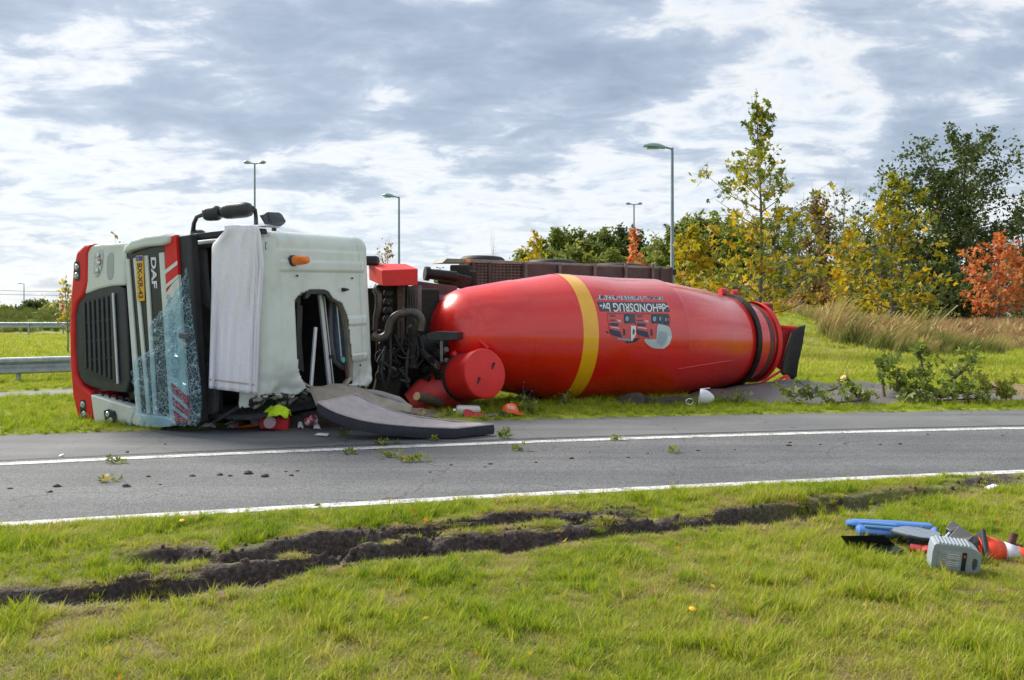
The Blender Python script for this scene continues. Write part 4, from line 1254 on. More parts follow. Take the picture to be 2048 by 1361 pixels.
# --- chassis seen over the drum: mudguard, tyres, wire mesh locker, panels
def yx(px):
    return 1.0 / (1 / 15.5 + (1 / 18.4 - 1 / 15.5) * (px - 890) / 450.0)
def cp(px, py, d=0.0):
    return at(px, py, yx(px) + d)
ch_dir = (cp(1340, 530) - cp(890, 530)); ch_dir.z = 0; ch_dir.normalize()
ch_n = Vector((ch_dir.y, -ch_dir.x, 0))
MB().prism([cp(885, 526), cp(894, 517), cp(942, 519), cp(1345, 534.5), cp(1345, 539), cp(942, 526)], -ch_n * 0.45).build('mudguard', mat('dusty_beige_mudguard', (0.24, 0.225, 0.21), 0.7, var=0.3, vscale=4), truck, bevel=0.008)
for (xa, xb, yy) in ((914, 1016, 512), (1051, 1161, 519), (1183, 1295, 527)):
    c = cp((xa + xb) / 2, yy + 6.5, 1.0)
    rad_ = (cp(xb, yy).x - cp(xa, yy).x) / 2 * 1.06 / max(0.75, ch_dir.x) * 0.80
    ty = MB().lathe([(-0.30, rad_ * 0.62), (-0.29, rad_ * 0.9), (-0.20, rad_), (-0.06, rad_), (-0.0, rad_ * 0.94), (0.035, rad_ * 0.84), (0.03, rad_ * 0.68), (0.0, rad_ * 0.6)], c, (0.02, 0.03, 1), 40).build('tyre', M_rubber, truck, smooth=True)
    MB().lathe([(-0.2, rad_ * 0.2), (-0.06, rad_ * 0.3), (-0.02, rad_ * 0.62)], c, (0.02, 0.03, 1), 32).build('rim', M_dirt, ty, smooth=True)
MB().prism([cp(1050, 527), cp(1345, 539), cp(1345, 600), cp(1050, 600)], -ch_n * 0.06).build('side_panel', M_plum, truck)
for x in (1052, 1120, 1190, 1252, 1306):
    MB().box(cp(x, 552, -0.06), (0.06, 0.06, 0.5)).build('panel_rib', M_dirt, truck, bevel=0.006)
for x in (1322, 1342):
    MB().tube([cp(x, 536, 0.0), cp(x, 600, 0.0)], 0.045, 6).build('rear_post', M_plum, truck)
MB().box(cp(1330, 545, 0.2), (0.4, 0.3, 0.12), (0, 0, R(30))).build('rear_bracket', M_oil, truck, bevel=0.02)
# wire mesh locker
lock = MB().prism([cp(946, 527, 0.06), cp(1050, 530, 0.06), cp(1050, 575, 0.06), cp(946, 575, 0.06)], -ch_n * 0.35).build('mesh_locker', M_plum, truck)
mbw = MB()
for k in range(14):
    x = 950 + 7.3 * k
    mbw.tube([cp(x, 527), cp(x, 572)], 0.007, 4)
for k in range(8):
    y = 530 + 6 * k
    mbw.tube([cp(948, y), cp(1048, y + 2)], 0.007, 4)
mbw.build('wire_mesh', M_dirt, lock)
for x in (948, 980, 1049):
    MB().box(cp(x, 548, -0.02), (0.05, 0.05, 0.42)).build('locker_post', M_plum, lock)
MB().box(cp(936, 523, -0.01), (0.1, 0.08, 0.06)).build('locker_lamp', M_amber, lock, bevel=0.01)
MB().tube([cp(939, 521), cp(899, 578)], 0.05, 4).build('mudguard_strut', M_dirt, truck)
MB().tube([cp(926, 534, 0.1), cp(908, 546, 0.1), cp(895, 560, 0.1), cp(893, 574, 0.1)], 0.04, 8).build('air_pipe', M_oil, truck, smooth=True)
c = at(856, 548, 14.6)
cyl = MB().lathe([(-0.06, 0.12), (0.02, 0.125), (0.03, 0.09), (0.5, 0.10), (0.52, 0.08)], c, Vector((0.95, 0.35, -0.1)), 24).build('air_tank', M_oil, truck, smooth=True)
MB().box(at(905, 560, 15.0), (0.6, 0.3, 0.25), (0.1, 0.2, 0.4)).box(at(920, 550, 15.4), (0.35, 0.25, 0.35)).box(at(940, 565, 15.4), (0.25, 0.3, 0.4)).build('axle_housing', M_oil, truck, bevel=0.03)
MB().box(at(868, 588, 14.2), (0.75, 0.12, 0.34), (0, 0.12, 0.35)).build('chassis_rail', M_plum, truck, bevel=0.01)
MB().box(at(890, 640, 14.6), (0.5, 0.14, 0.9), (0, 0, 0.5)).build('chassis_rail', M_oil, truck, bevel=0.01)
MB().prism([at(x, y, 13.6) for x, y in ((844, 605), (849, 598), (865, 598), (866, 606), (858, 630), (845, 632))], Vector((0.05, 0.2, 0)), 0.01).build('water_can', mat('milky_plastic', (0.62, 0.63, 0.60), 0.4, var=0.1), truck, bevel=0.02)

# frame rails running back from the engine under the drum, with cross members and axles
for zz3 in (0.62, 1.62):
    MB().tube([(-1.75, 13.35, zz3), (-0.9, 14.15, zz3), (3.7, 17.75, zz3)], 0.13, 4).build('frame_rail', M_plum, truck)
for k in range(5):
    q = Vector((-0.6, 14.4, 1.12)).lerp(Vector((3.5, 17.6, 1.12)), k / 4)
    MB().box(q, (0.12, 0.12, 1.0)).build('cross_member', M_oil, truck)
for (xa, xb, yy) in ((914, 1016, 512), (1051, 1161, 519), (1183, 1295, 527)):
    q = cp((xa + xb) / 2, yy, 1.0)
    MB().tube([(q.x, q.y, 0.25), (q.x, q.y, 2.1)], 0.10, 12).build('axle', M_oil, truck, smooth=True)
# --- engine bay between cab and drum
eb = MB()
eb.box(at(800, 690, 13.3), (1.15, 0.5, 1.75), (0, 0, 0.4))
eb.box(at(782, 600, 13.1), (0.5, 0.35, 0.45), (0, 0, 0.3)).box(at(775, 760, 12.9), (0.4, 0.4, 0.5), (0, 0.2, 0.3)).box(at(880, 735, 13.3), (0.5, 0.4, 0.8), (0, 0.2, 0.3))
eb.box(at(765, 690, 12.8), (0.2, 0.2, 0.5), (0.2, 0, 0.2)).box(at(800, 700, 12.8), (0.28, 0.16, 0.22), (0.3, 0.1, 0)).box(at(790, 730, 12.75), (0.2, 0.2, 0.2), (0.3, 0.5, 0))
engine = eb.build('engine', M_oil, truck, bevel=0.025)
for (x, y) in ((777, 586), (777, 603), (777, 621), (776, 638)):
    MB().lathe([(-0.12, 0.062), (0, 0.062), (0.012, 0.045)], at(x, y, 12.55), (0.3, -0.9, 0.1), 18).build('cylinder_cover', M_oil, engine, smooth=True)
MB().tube([at(750, 580, 12.5), at(757, 590, 12.45), at(757, 616, 12.45), at(752, 636, 12.5), at(751, 662, 12.5)], [0.05, 0.055, 0.055, 0.045, 0.04], 12).build('manifold', M_steel, engine, smooth=True)
pp = chaikin([at(x, y, 12.35) for x, y in ((744, 670), (752, 676), (764, 677), (777, 668), (779, 648), (790, 632), (812, 624), (834, 627), (844, 640), (840, 662))], 2, closed=False)
MB().tube(pp, 0.062, 14).build('exhaust_pipe', M_steel, engine, smooth=True)
MB().lathe([(0, 0.05), (0.02, 0.055), (0.04, 0.05)], at(777, 662, 12.35), (0, 0.3, 1), 16).build('pipe_clamp', M_oil, engine)
MB().lathe([(0, 0.09), (0.05, 0.088), (0.50, 0.085), (0.56, 0.10), (0.60, 0.09), (0.63, 0.05)], at(827, 736, 12.4), (0.02, 0.0, 1), 20).build('filter_canister', M_oil, engine, smooth=True)
MB().box(at(802, 622, 12.8), (0.10, 0.10, 0.85)).build('bay_beam', mat('brown_steel', (0.10, 0.055, 0.045), 0.6, var=0.3), engine, bevel=0.01)
MB().prism([at(x, y, 13.05) for x, y in ((812, 573), (838, 571), (838, 655), (812, 668))], Vector((0.03, 0.1, 0))).build('bay_panel', M_dirt, engine)
MB().prism([at(x, y, 12.4) for x, y in ((852, 668), (872, 663), (912, 665), (912, 680), (905, 681), (860, 682), (851, 678))], Vector((0.1, 0.3, 0)), 0.01).build('belt_guard', M_blk, engine, bevel=0.02)
MB().tube([at(842, 694, 12.9), at(895, 700, 12.9)], 0.19, 16).build('intake_hose', M_rubber, engine, smooth=True)
MB().tube([at(842, 705, 12.4), at(862, 720, 12.2)], [0.06, 0.055], 12).build('pipe_stub', M_oil, engine, smooth=True)
MB().box(at(883, 700, 12.45), (0.04, 0.05, 0.34)).build('bracket', M_dirt, engine)
for k in range(15):
    r2 = random.Random(40 + k)
    a = at(750 + r2.random() * 80, 640 + r2.random() * 110, 12.4); b = at(752 + r2.random() * 110, 690 + r2.random() * 100, 12.35)
    c = a.lerp(b, 0.5) + Vector((r2.uniform(-0.12, 0.2), -0.1, -0.12))
    MB().tube(chaikin([a, c, b], 2, closed=False), r2.choice((0.008, 0.012, 0.022)), 6).build('hose', r2.choice((M_rubber, M_rubber, M_oil)), engine, smooth=True)
for k in range(16):
    r2 = random.Random(140 + k)
    q_ = at(846 + r2.random() * 45, 696 + r2.random() * 66, 12.5); w_ = r2.uniform(0.02, 0.055)
    MB().lathe([(-0.09, w_), (0.0, w_), (0.005, w_ * 1.35), (0.035, w_ * 1.35), (0.04, w_ * 0.6), (0.06, w_ * 0.55)], q_, (r2.uniform(-1, 1), -0.8, r2.uniform(-.8, .8)), 12).build('fitting', r2.choice((M_oil, M_oil, M_oil, M_steel, M_dirt)), engine, smooth=True)
for (x, y, rr_, d_) in ((768, 715, 0.13, 12.6), (790, 745, 0.10, 12.6), (762, 752, 0.08, 12.55), (812, 690, 0.09, 12.6), (765, 690, 0.06, 12.5)):
    MB().lathe([(-0.05, rr_ * 0.9), (-0.04, rr_), (-0.01, rr_), (0.0, rr_ * 0.86), (-0.015, rr_ * 0.8), (-0.015, rr_ * 0.3), (0.015, rr_ * 0.28), (0.02, rr_ * 0.1)], at(x, y, d_), (0.35, -0.9, 0.15), 24).build('pulley', M_oil, engine, smooth=True)
for k in range(14):
    r2 = random.Random(340 + k)
    MB().lathe([(0, 0.016), (0.02, 0.016), (0.022, 0.01)], at(753 + r2.random() * 60, 590 + r2.random() * 190, 12.45 + r2.random() * 0.2), (0.3, -0.9, 0.1), 6).build('bolt', r2.choice((M_steel, M_dirt)), engine)
for k in range(5):
    MB().box(at(816 + 5 * k, 612, 12.98), (0.012, 0.05, 0.5)).build('fin', M_dirt, engine)
# red engine cover box behind the cab
v8 = [at(764, 541, 12.25), at(836, 538, 12.6), at(836, 571, 12.6), at(766, 573, 12.25), at(737, 527, 12.75), at(812, 528, 13.2), at(812, 566, 13.2), at(738, 560, 12.75)]
MB().add(v8, [(0, 1, 2, 3), (4, 5, 1, 0), (4, 0, 3, 7), (1, 5, 6, 2), (5, 4, 7, 6), (3, 2, 6, 7)]).build('cover_box', M_red2, truck, bevel=0.012)
MB().box(at(744, 522, 12.7), (0.2, 0.2, 0.14)).build('air_intake', M_blk, truck, bevel=0.03)
# red tank with round lid, and the red gearbox housing below it
lc = at(967, 748, 12.2)
ld = Vector((0.60, -0.78, 0.16)).normalized()
tank = MB().lathe([(-0.75, 0.30), (-0.70, 0.335), (-0.03, 0.352), (0.0, 0.352)], lc, ld, 56).build('red_tank', M_red2, truck, smooth=True)
lid = MB().lathe([(0.0, 0.36), (0.025, 0.362), (0.045, 0.352), (0.055, 0.325)], lc, ld, 56).build('tank_lid', M_red2, tank, smooth=True, angle=30)
lu = ld.cross(Vector((0, 0, 1))).normalized(); lv = lu.cross(ld).normalized()
for (a, b) in ((0.14, 0.10), (-0.14, -0.10)):
    sgn = 1
    c = lc + ld * 0.056 + lu * (a if lu.x > 0 else -a) + lv * b
    MB().box(c, (0.022, 0.03, 0.11), (0.1, 0.45, 0.5)).build('lid_slot', M_blk, lid)
MB().lathe([(-0.55, 0.345), (-0.55, 0.356), (-0.49, 0.356), (-0.49, 0.345)], lc, ld, 48).build('tank_strap', M_rubber, tank, smooth=True)
MB().tube([at(822, 812, 12.6), at(850, 795, 12.65), at(915, 768, 12.8), at(960, 745, 13.0)], [0.20, 0.28, 0.33, 0.34], 28).build('gearbox_housing', M_dred, truck, smooth=True)
for (a, b) in (((877, 735), (882, 752)), ((905, 705), (914, 720))):
    MB().tube([at(*a, 12.6), at(*b, 12.6)], 0.05, 8).build('red_lug', M_red2, truck, smooth=True)
pts = [at(918 + 58 * k / 9, 668 + 3 * (k / 9) + 27 * (k / 9) ** 2.2, 12.75 - 0.1 * k / 9) for k in range(10)]
MB().tube(pts, 0.035, 8).build('guard_arc', M_red2, truck, smooth=True)
MB().prism([at(x, y, 12.85) for x, y in ((905, 680), (918, 670), (945, 674), (968, 690), (975, 705), (930, 720), (900, 725))], Vector((0.05, 0.1, 0))).build('guard_plate', M_red2, truck)

# ------------------------------------------------------------------ towel and mattress
M_towel = mat('lilac_white_towel', (0.86, 0.85, 0.93), 0.9, var=0.05, vscale=30, bump=0.35, bscale=220)
tl_ = [(453, 449), (458, 452), (492, 424), (600, 423), (776, 418)]
tr_ = [(453, 517), (470, 522), (530, 528), (640, 520), (790, 515)]
rows = []
NT = 46
for i in range(NT):
    t = i / (NT - 1)
    y = 453 + (783 - 453) * t
    xl = np.interp(y, [p[0] for p in tl_], [p[1] for p in tl_]); xr = np.interp(y, [p[0] for p in tr_], [p[1] for p in tr_])
    row = []
    for k in range(34):
        s_ = k / 33
        fold = 0.04 * math.sin(s_ * 31 + 5 * mnoise.noise(Vector((t * 1.6, s_ * 1.2, 2)))) * (0.2 + 0.8 * t) * abs(math.sin(s_ * 5 + 1)) + 0.05 * math.sin(s_ * 15 + 2.2 * t + 1.5 * mnoise.noise(Vector((t * 2, s_ * 2, 9)))) * (0.3 + 0.7 * t) + 0.085 * max(0, (s_ - 0.72) / 0.28) * math.sin(s_ * 46 + 3 * t) * min(1, t * 4) + 0.02 * mnoise.noise(Vector((s_ * 4, t * 3, 0)))
        yy = y + 12 * (s_ - 0.5) * t
        row.append(screen(xl + (xr - xl) * s_, yy, 0.17 + fold + 0.02 * t - 0.03 * (1 - t)))
    rows.append(row)
top = rows[0]
for k in range(1, 5):       # the end lying over the cab's upper side
    rows.insert(0, [p + BACK * 0.09 * k + VZ * (0.012 * min(k, 2) - 0.01 * max(0, k - 2)) for p in top])
tow = MB().grid(rows).build('bath_towel', M_towel, smooth=True, solid=0.006, angle=180)
tag(tow, 'pale lilac bath towel hung over the windscreen opening of the cab', 'towel')
hem = MB()
o = MB().grid([[p + Vector((0, -0.012, 0.03)) for p in rows[-3]], [p + Vector((0, -0.012, 0.012)) for p in rows[-3]]]).build('hem_stripe', mat('cream_hem', (0.50, 0.43, 0.36), 0.9), tow)
o.parent = tow

M_mtop = mat('mattress_grey_ticking', (0.42, 0.37, 0.37), 0.9, var=0.12, vscale=9, bump=0.15, bscale=90)
M_mside = mat('mattress_dark_side', (0.030, 0.032, 0.045), 0.85, var=0.25, vscale=25)
fr = [(636, 805, 9.70), (660, 820, 9.66), (688, 831, 9.63), (739, 845, 9.62), (824, 853, 9.66), (870, 855.5, 9.70), (913, 857, 9.74)]
bk = [(711, 789, 10.2), (735, 800, 10.2), (756, 811, 10.2), (790, 823, 10.2), (824, 832, 10.18), (900, 842, 10.12), (987, 849, 10.06)]
F3 = [at(*p) for p in fr]; B3 = [at(*p) for p in bk]
def resample(P_, n):
    d = [0]
    for a, b in zip(P_[:-1], P_[1:]):
        d.append(d[-1] + (b - a).length)
    return [Vector([float(np.interp(d[-1] * i / (n - 1), d, [p[k] for p in P_])) for k in range(3)]) for i in range(n)]
F3, B3 = resample(chaikin(F3, 2, False), 30), resample(chaikin(B3, 2, False), 30)
matr = thing('mattress', 'bent grey foam bunk mattress with dark sides on the asphalt', 'mattress', (-1.2, 9.8, 0))
TH = 0.128
rows = []
for a, b in zip(F3, B3):
    row = []
    for k in range(12):
        t = k / 11
        p = a.lerp(b, t)
        row.append(p + Vector((0, 0, 0.012 * mnoise.noise(p * 6) - 0.012 * (abs(2 * t - 1) ** 8))))
    rows.append(row)
MB().grid(rows).build('top_cover', M_mtop, matr, smooth=True, solid=0.01, angle=180)
def down(p, k):
    return Vector((p.x, p.y, max(0.008, p.z - TH * k)))
loop = F3 + B3[::-1]
ctr = sum(loop, Vector()) / len(loop)
side = [[down(p, q / 5) + (p - ctr).normalized() * (0.012 * math.sin(math.pi * q / 5)) + Vector((0, 0, 0.006 if q == 0 else 0)) for p in loop + loop[:1]] for q in range(6)]
mbs = MB().grid(side)
mbs.add([down(p, 1) for p in loop], [tuple(range(len(loop)))])
mbs.build('side_band', M_mside, matr, smooth=True, angle=50)
MB().tube([p + Vector((0, 0, 0.0)) for p in loop + loop[:1]], 0.009, 6).build('piping', M_mtop, matr, smooth=True)

# tan roof lining torn out under the mattress
tan = [(612, 782, 10.7), (640, 774, 10.8), (680, 771, 11.0), (740, 780, 11.1), (800, 797, 11.1), (825, 817, 10.9)]
tan2 = [(632, 812, 10.25), (660, 800, 10.3), (700, 800, 10.35), (745, 812, 10.4), (790, 822, 10.5), (822, 827, 10.7)]
A_ = resample([at(*p) for p in tan], 22); B_ = resample([at(*p) for p in tan2], 22)
lin = thing('roof_lining', 'torn tan roof lining panel sagging between mattress and cab', 'panel', (-1.8, 10.6, 0.25))
MB().grid([[a.lerp(b, s_) + Vector((0, 0, 0.05 * math.sin(math.pi * s_) + 0.03 * mnoise.noise(Vector((i * 0.4, s_ * 3, 0))))) for s_ in np.linspace(0, 1, 9)] for i, (a, b) in enumerate(zip(A_, B_))]).build('panel', M_tan, lin, smooth=True, solid=0.02, angle=180)
MB().tube([at(x, y, 10.78) for x, y in ((680, 777), (720, 781), (760, 790), (800, 803), (822, 818))], 0.018, 6).build('piping', mat('grey_blue_piping', (0.22, 0.23, 0.30), 0.7), lin, smooth=True)

# ------------------------------------------------------------------ loose debris by the cab
def sheet(name, label, cat, pix, m, zs=None, crump=0.02, group=None, seed=0, n=7):
    "crumpled sheet over four ground corners"
    P_ = [gp(*p) for p in pix]
    rows_ = []
    for i in range(n):
        t = i / (n - 1)
        a, b = P_[0].lerp(P_[3], t), P_[1].lerp(P_[2], t)
        rows_.append([a.lerp(b, s_ / (n - 1)) + Vector((0, 0, 0.008 + (zs or 0) * math.sin(math.pi * t) * math.sin(math.pi * s_ / (n - 1)) + crump * abs(mnoise.noise(Vector((t * 3 + seed, s_ * 0.6, seed)))))) for s_ in range(n)])
    return tag(MB().grid(rows_).build(name, m, solid=0.003), label, cat, group)
M_paper = mat('white_paper', (0.72, 0.74, 0.80), 0.8)
sheet('paper_sheet', 'folded white paper sheet standing under the hanging towel', 'paper', [(398, 858), (432, 857), (440, 847), (412, 846)], M_paper, 0.10, 0.05, 'papers by the cab', 1)
sheet('paper_sheet', 'crumpled pale paper beside the orange glove', 'paper', [(455, 858), (482, 856), (488, 846), (470, 846)], M_paper, 0.06, 0.05, 'papers by the cab', 2)
sheet('paper_sheet', 'small flat white paper lying alone on the shoulder asphalt', 'paper', [(629, 872), (655, 874), (658, 869), (637, 868)], M_paper, 0.01, 0.01, 'papers by the cab', 3)
sheet('blue_leaflet', 'blue crumpled leaflet beside the red carton', 'leaflet', [(578, 852), (602, 853), (596, 842), (580, 842)], mat('leaflet_blue', (0.10, 0.25, 0.60), 0.6), 0.06, 0.06, seed=4)
M_hivis = mat('hi_vis_yellow', (0.55, 0.80, 0.02), 0.8, var=0.15, vscale=14)
rows = []
for i in range(12):
    t = i / 11
    a, b = at(522, 841, 10.40), at(576, 841, 10.40)
    rows.append([a.lerp(b, s_) + Vector((0, 0.16 * t, (0.17 * math.sin(math.pi * (0.15 + 0.6 * s_)) ** 1.2) * math.sin(math.pi * (0.1 + 0.8 * t)) + 0.05 * mnoise.noise(Vector((s_ * 5, t * 5, 3))))) for s_ in np.linspace(0, 1, 14)])
tag(MB().grid(rows).build('safety_vest', M_hivis, smooth=True, solid=0.008, angle=180), 'crumpled fluorescent yellow safety vest beneath the torn roof', 'vest')
M_carton = mat('red_carton', (0.55, 0.02, 0.03), 0.5, var=0.1)
MBc = MB().box(at(550, 846, 10.55), (0.34, 0.16, 0.13), (0.1, 0.08, 0.12)).build('red_carton', M_carton, bevel=0.006)
tag(MBc, 'crushed bright red carton in front of the yellow vest', 'carton')
M_clear = mat('clear_plastic', (0.55, 0.45, 0.48), 0.15, trans=0.6)
for i, (x, y, rr, lab) in enumerate(((540, 846, 0.075, 'round clear plastic food container leaning on the red carton'), (513, 842, 0.07, 'round clear plastic food container left of the red carton'))):
    c = at(x, y, 10.40 if i == 0 else 10.6)
    tag(MB().lathe([(0, rr * 0.2), (0.004, rr * 0.85), (0.014, rr * 0.9), (0.016, rr)], c, (0.1, -0.9, 0.4), 24).build('food_container', M_clear, smooth=True), lab, 'container', 'food containers')
M_org = mat('orange_rubber', (0.75, 0.11, 0.01), 0.6, var=0.1)
gl = MB()
c = gp(500, 857)
gl.tube([c + Vector((-0.10, 0, 0.02)), c + Vector((0.0, 0.02, 0.03)), c + Vector((0.06, 0.03, 0.035)), c + Vector((0.10, 0.05, 0.03))], [0.03, 0.045, 0.05, 0.03], 10, sq=0.5)
for k in range(4):
    gl.tube([c + Vector((-0.06, 0.0 + 0.02 * k, 0.025)), c + Vector((-0.16 - 0.01 * k, -0.02 + 0.03 * k, 0.015))], [0.014, 0.01], 6)
tag(gl.build('work_glove', M_org, smooth=True), 'orange rubber work glove lying left of the red carton', 'glove')
cup = at(613, 845, 10.6)
tag(MB().lathe([(0, 0.045), (0.012, 0.048), (0.13, 0.062), (0.132, 0.056), (0.02, 0.042)], cup, (0.8, -0.3, 0.35), 20).build('drink_cup', mat('cup_red_print', (0.45, 0.05, 0.07), 0.4, color2=(0.7, 0.65, 0.68), vscale=18, thr=(0.45, 0.5)), smooth=True), 'red and white drink cup lying beneath the torn hatch', 'cup')
gsx = thing('spectacles', 'wire-framed spectacles resting on the yellow safety vest', 'spectacles', at(556, 836, 10.42))
for dx in (-0.035, 0.035):
    MB().lathe([(-0.003, 0.030), (0.003, 0.033), (0.004, 0.029)], at(556, 836, 10.40) + Vector((dx, 0, 0)), (0, -1, 0.3), 20, caps=False).build('rim', M_blk, gsx)
MB().tube([at(556, 836, 10.4) + Vector((0.06, 0, 0)), at(556, 836, 10.4) + Vector((0.08, 0.1, 0.01))], 0.004, 5).build('temple', M_blk, gsx)
scr_ = [(436, 852, 0), (452, 846, 1), (476, 850, 0), (490, 843, 2), (508, 853, 1), (590, 850, 2), (596, 858, 0), (622, 852, 3), (628, 860, 0), (640, 850, 1), (466, 858, 3), (604, 846, 0)]
for i, (x, y, k) in enumerate(scr_):
    nm_ = ('white', 'pale blue', 'blue', 'pink')[k]
    m_ = mat('scrap_' + nm_.replace(' ', '_'), ((0.72, 0.73, 0.76), (0.45, 0.58, 0.75), (0.08, 0.20, 0.55), (0.62, 0.25, 0.34))[k], 0.7)
    w_ = 9 + 5 * random.random(); h_ = 5 + 3 * random.random()
    sheet('paper_scrap', 'crumpled %s scrap in the litter under the torn cab roof' % nm_, 'paper scrap', [(x, y), (x + w_, y + 1), (x + w_ * 0.8, y - h_), (x - 2, y - h_ * 0.8)], m_, 0.05, 0.07, 'scraps under the cab', 30 + i, n=6)
# tangle of black trim strips and wiring beneath the dash
for k in range(7):
    r2 = random.Random(k + 5)
    a = gp(420 + 18 * k, 856 - r2.random() * 6); b = at(450 + 14 * k + r2.random() * 30, 806 + r2.random() * 26, 10.9)
    pts = chaikin([a + Vector((0, 0.1, 0.02)), a.lerp(b, 0.5) + Vector((r2.uniform(-.1, .1), 0, -0.05)), b], 2, closed=False)
    tag(MB().tube(pts, r2.choice((0.012, 0.02, 0.03)), 6, sq=0.4).build('trim_strip', M_blk, smooth=True), 'bent black plastic trim strip tangled under the cab front', 'trim strip', 'trim strips under the cab')

# log, sapling, helmet and odds in front of the red tank
M_bark = mat('oak_bark', (0.13, 0.105, 0.07), 0.9, color2=(0.07, 0.06, 0.045), vscale=24, bump=0.5, bscale=60)
M_cut = mat('fresh_cut_wood', (0.52, 0.36, 0.18), 0.8, var=0.15, vscale=30)
a, b = at(834, 793, 12.0), at(882, 806, 12.5)
lg = thing('cut_log', 'short cut log with pale end propped under the red tank', 'log', (a.x, a.y, 0))
MB().tube([a, a.lerp(b, 0.5), b], [0.065, 0.068, 0.07], 14).build('log_bark', M_bark, lg, smooth=True)
MB().lathe([(0, 0.06), (0.006, 0.058)], a - (b - a).normalized() * 0.005, a - b, 16).build('cut_end', M_cut, lg)
a, b = gp(850, 822) + Vector((0, 0, 0.06)), gp(905, 820) + Vector((0, 0, 0.05))
tag(MB().tube([a, b], [0.06, 0.05], 12).build('fallen_log', M_bark, smooth=True), 'dark fallen log lying in the grass under the pale cut log', 'log')
M_milk = mat('milky_plastic', (0.62, 0.63, 0.60), 0.4)
jc = thing('white_canister', 'milky white plastic canister in the grass behind the helmet', 'canister', gp(936, 834))
c = gp(936, 834)
MB().box(c + Vector((0, 0.1, 0.07)), (0.34, 0.2, 0.14), (0.05, 0.04, 0.1)).build('body', M_milk, jc, bevel=0.035)
MB().lathe([(0, 0.03), (0.04, 0.03)], c + Vector((-0.17, 0.05, 0.08)), (-1, 0, 0.1), 14).build('cap', M_chrome, jc)
rows = []
for i in range(10):
    t = i / 9
    rows.append([gp(928 + 46 * s_, 838 - 3 * t) + Vector((0, 0.2 * t, 0.10 * math.sin(math.pi * t) * (1 - 0.6 * s_) + 0.03 * mnoise.noise(Vector((t * 6, s_ * 6, 1))))) for s_ in np.linspace(0, 1, 12)])
tag(MB().grid(rows).build('red_rag', mat('red_cloth', (0.42, 0.03, 0.035), 0.85, var=0.2), smooth=True, solid=0.008, angle=180), 'crumpled red cloth in the grass beside the white canister', 'cloth')
a, b = gp(968, 838), gp(1008, 835)
tag(MB().tube([a + Vector((0, 0, .03)), b + Vector((0, 0, .035))], 0.028, 10).build('grey_pipe', M_dirt, smooth=True), 'short grey pipe lying between red cloth and orange helmet', 'pipe')
c = gp(1021, 836)
hm = thing('safety_helmet', 'bright orange forestry helmet with black ear defenders in the grass', 'helmet', c)
cc = c + Vector((0.0, 0.08, 0.06))
MB().lathe([(0.0, 0.125), (0.02, 0.122), (0.06, 0.112), (0.10, 0.088), (0.125, 0.055), (0.133, 0.01)], cc, (-0.05, 0.1, 1), 24).build('shell', mat('helmet_orange', (0.85, 0.11, 0.015), 0.35, coat=0.3), hm, smooth=True)
MB().box(cc + Vector((0.1, -0.06, 0.0)), (0.16, 0.1, 0.02), (0.2, 0.15, 0)).build('peak', MATS['helmet_orange'], hm, bevel=0.008)
for k in range(5):
    MB().box(cc + Vector((-0.03 + 0.02 * k, -0.095, 0.085 - 0.004 * k)), (0.008, 0.02, 0.05), (-0.6, 0, 0)).build('vent', M_whitep, hm)
MB().lathe([(0, 0.045), (0.03, 0.05), (0.05, 0.035)], cc + Vector((-0.09, -0.09, -0.01)), (-0.5, -0.8, 0), 16).build('ear_defender', M_blk, hm, smooth=True)
# white lamp dome and ring near the drum's rear
c = at(1412, 795, 12.9)
dm = thing('white_dome', 'broken white half dome standing in the grass beneath the drum', 'dome', (c.x, c.y, 0))
MB().lathe([(-0.10, 0.12), (-0.05, 0.117), (0.0, 0.106), (0.05, 0.084), (0.09, 0.056), (0.115, 0.028), (0.122, 0.004)], c, (0.85, -0.15, -0.10), 28, caps=False).build('shell', mat('white_gelcoat', (0.66, 0.68, 0.72), 0.3), dm, smooth=True, solid=0.006)
MB().tube([c + Vector((-0.09, 0, 0.125)), c + Vector((0.07, 0.05, 0.135))], 0.008, 6).build('rim_bar', M_alu, dm)
c = at(1379, 804, 12.9)
ring_pts = [c + Vector((0.055 * math.cos(a), 0, 0.045 * math.sin(a))) for a in np.linspace(0, 2 * math.pi, 20)]
tag(MB().tube(ring_pts, 0.011, 6).build('metal_ring', M_chrome, smooth=True), 'small shiny metal ring left of the white dome', 'ring')

# ------------------------------------------------------------------ spilled concrete, earth heap
def heap(name, label, cat, cx_, cy_, rx, ry, hgt, m, seed, kind=None, rough=0.3, n=40, ang=0.0):
    rows_ = []
    for i in range(n // 2 + 1):
        rr = i / (n // 2)
        row = []
        for k in range(n):
            an = 2 * math.pi * k / n
            wob = 1 + rough * mnoise.noise(Vector((math.cos(an) * 1.5, math.sin(an) * 1.5, seed)))
            x, y = rr * rx * wob * math.cos(an), rr * ry * wob * math.sin(an)
            x, y = x * math.cos(ang) - y * math.sin(ang), x * math.sin(ang) + y * math.cos(ang)
            zz_ = hgt * (1 - rr ** 2) * (1 + 0.6 * mnoise.noise(Vector((x * 2.2, y * 2.2, seed)))) + 0.25 * hgt * rough * mnoise.noise(Vector((x * 9, y * 9, seed + 3)))
            g = float(ground_z(cx_ + x, cy_ + y))
            row.append(Vector((cx_ + x, cy_ + y, g - 0.03 + max(0, zz_ + 0.03) * (1 - rr ** 8))))
        rows_.append(row)
    o_ = MB().grid(rows_, closed=True).build(name, m, smooth=True, angle=180)
    return tag(o_, label, cat, kind=kind)
M_conc = mat('wet_concrete_gravel', (0.20, 0.185, 0.18), 0.6, color2=(0.09, 0.085, 0.085), vscale=70, bump=0.9, bscale=60, detail=3)
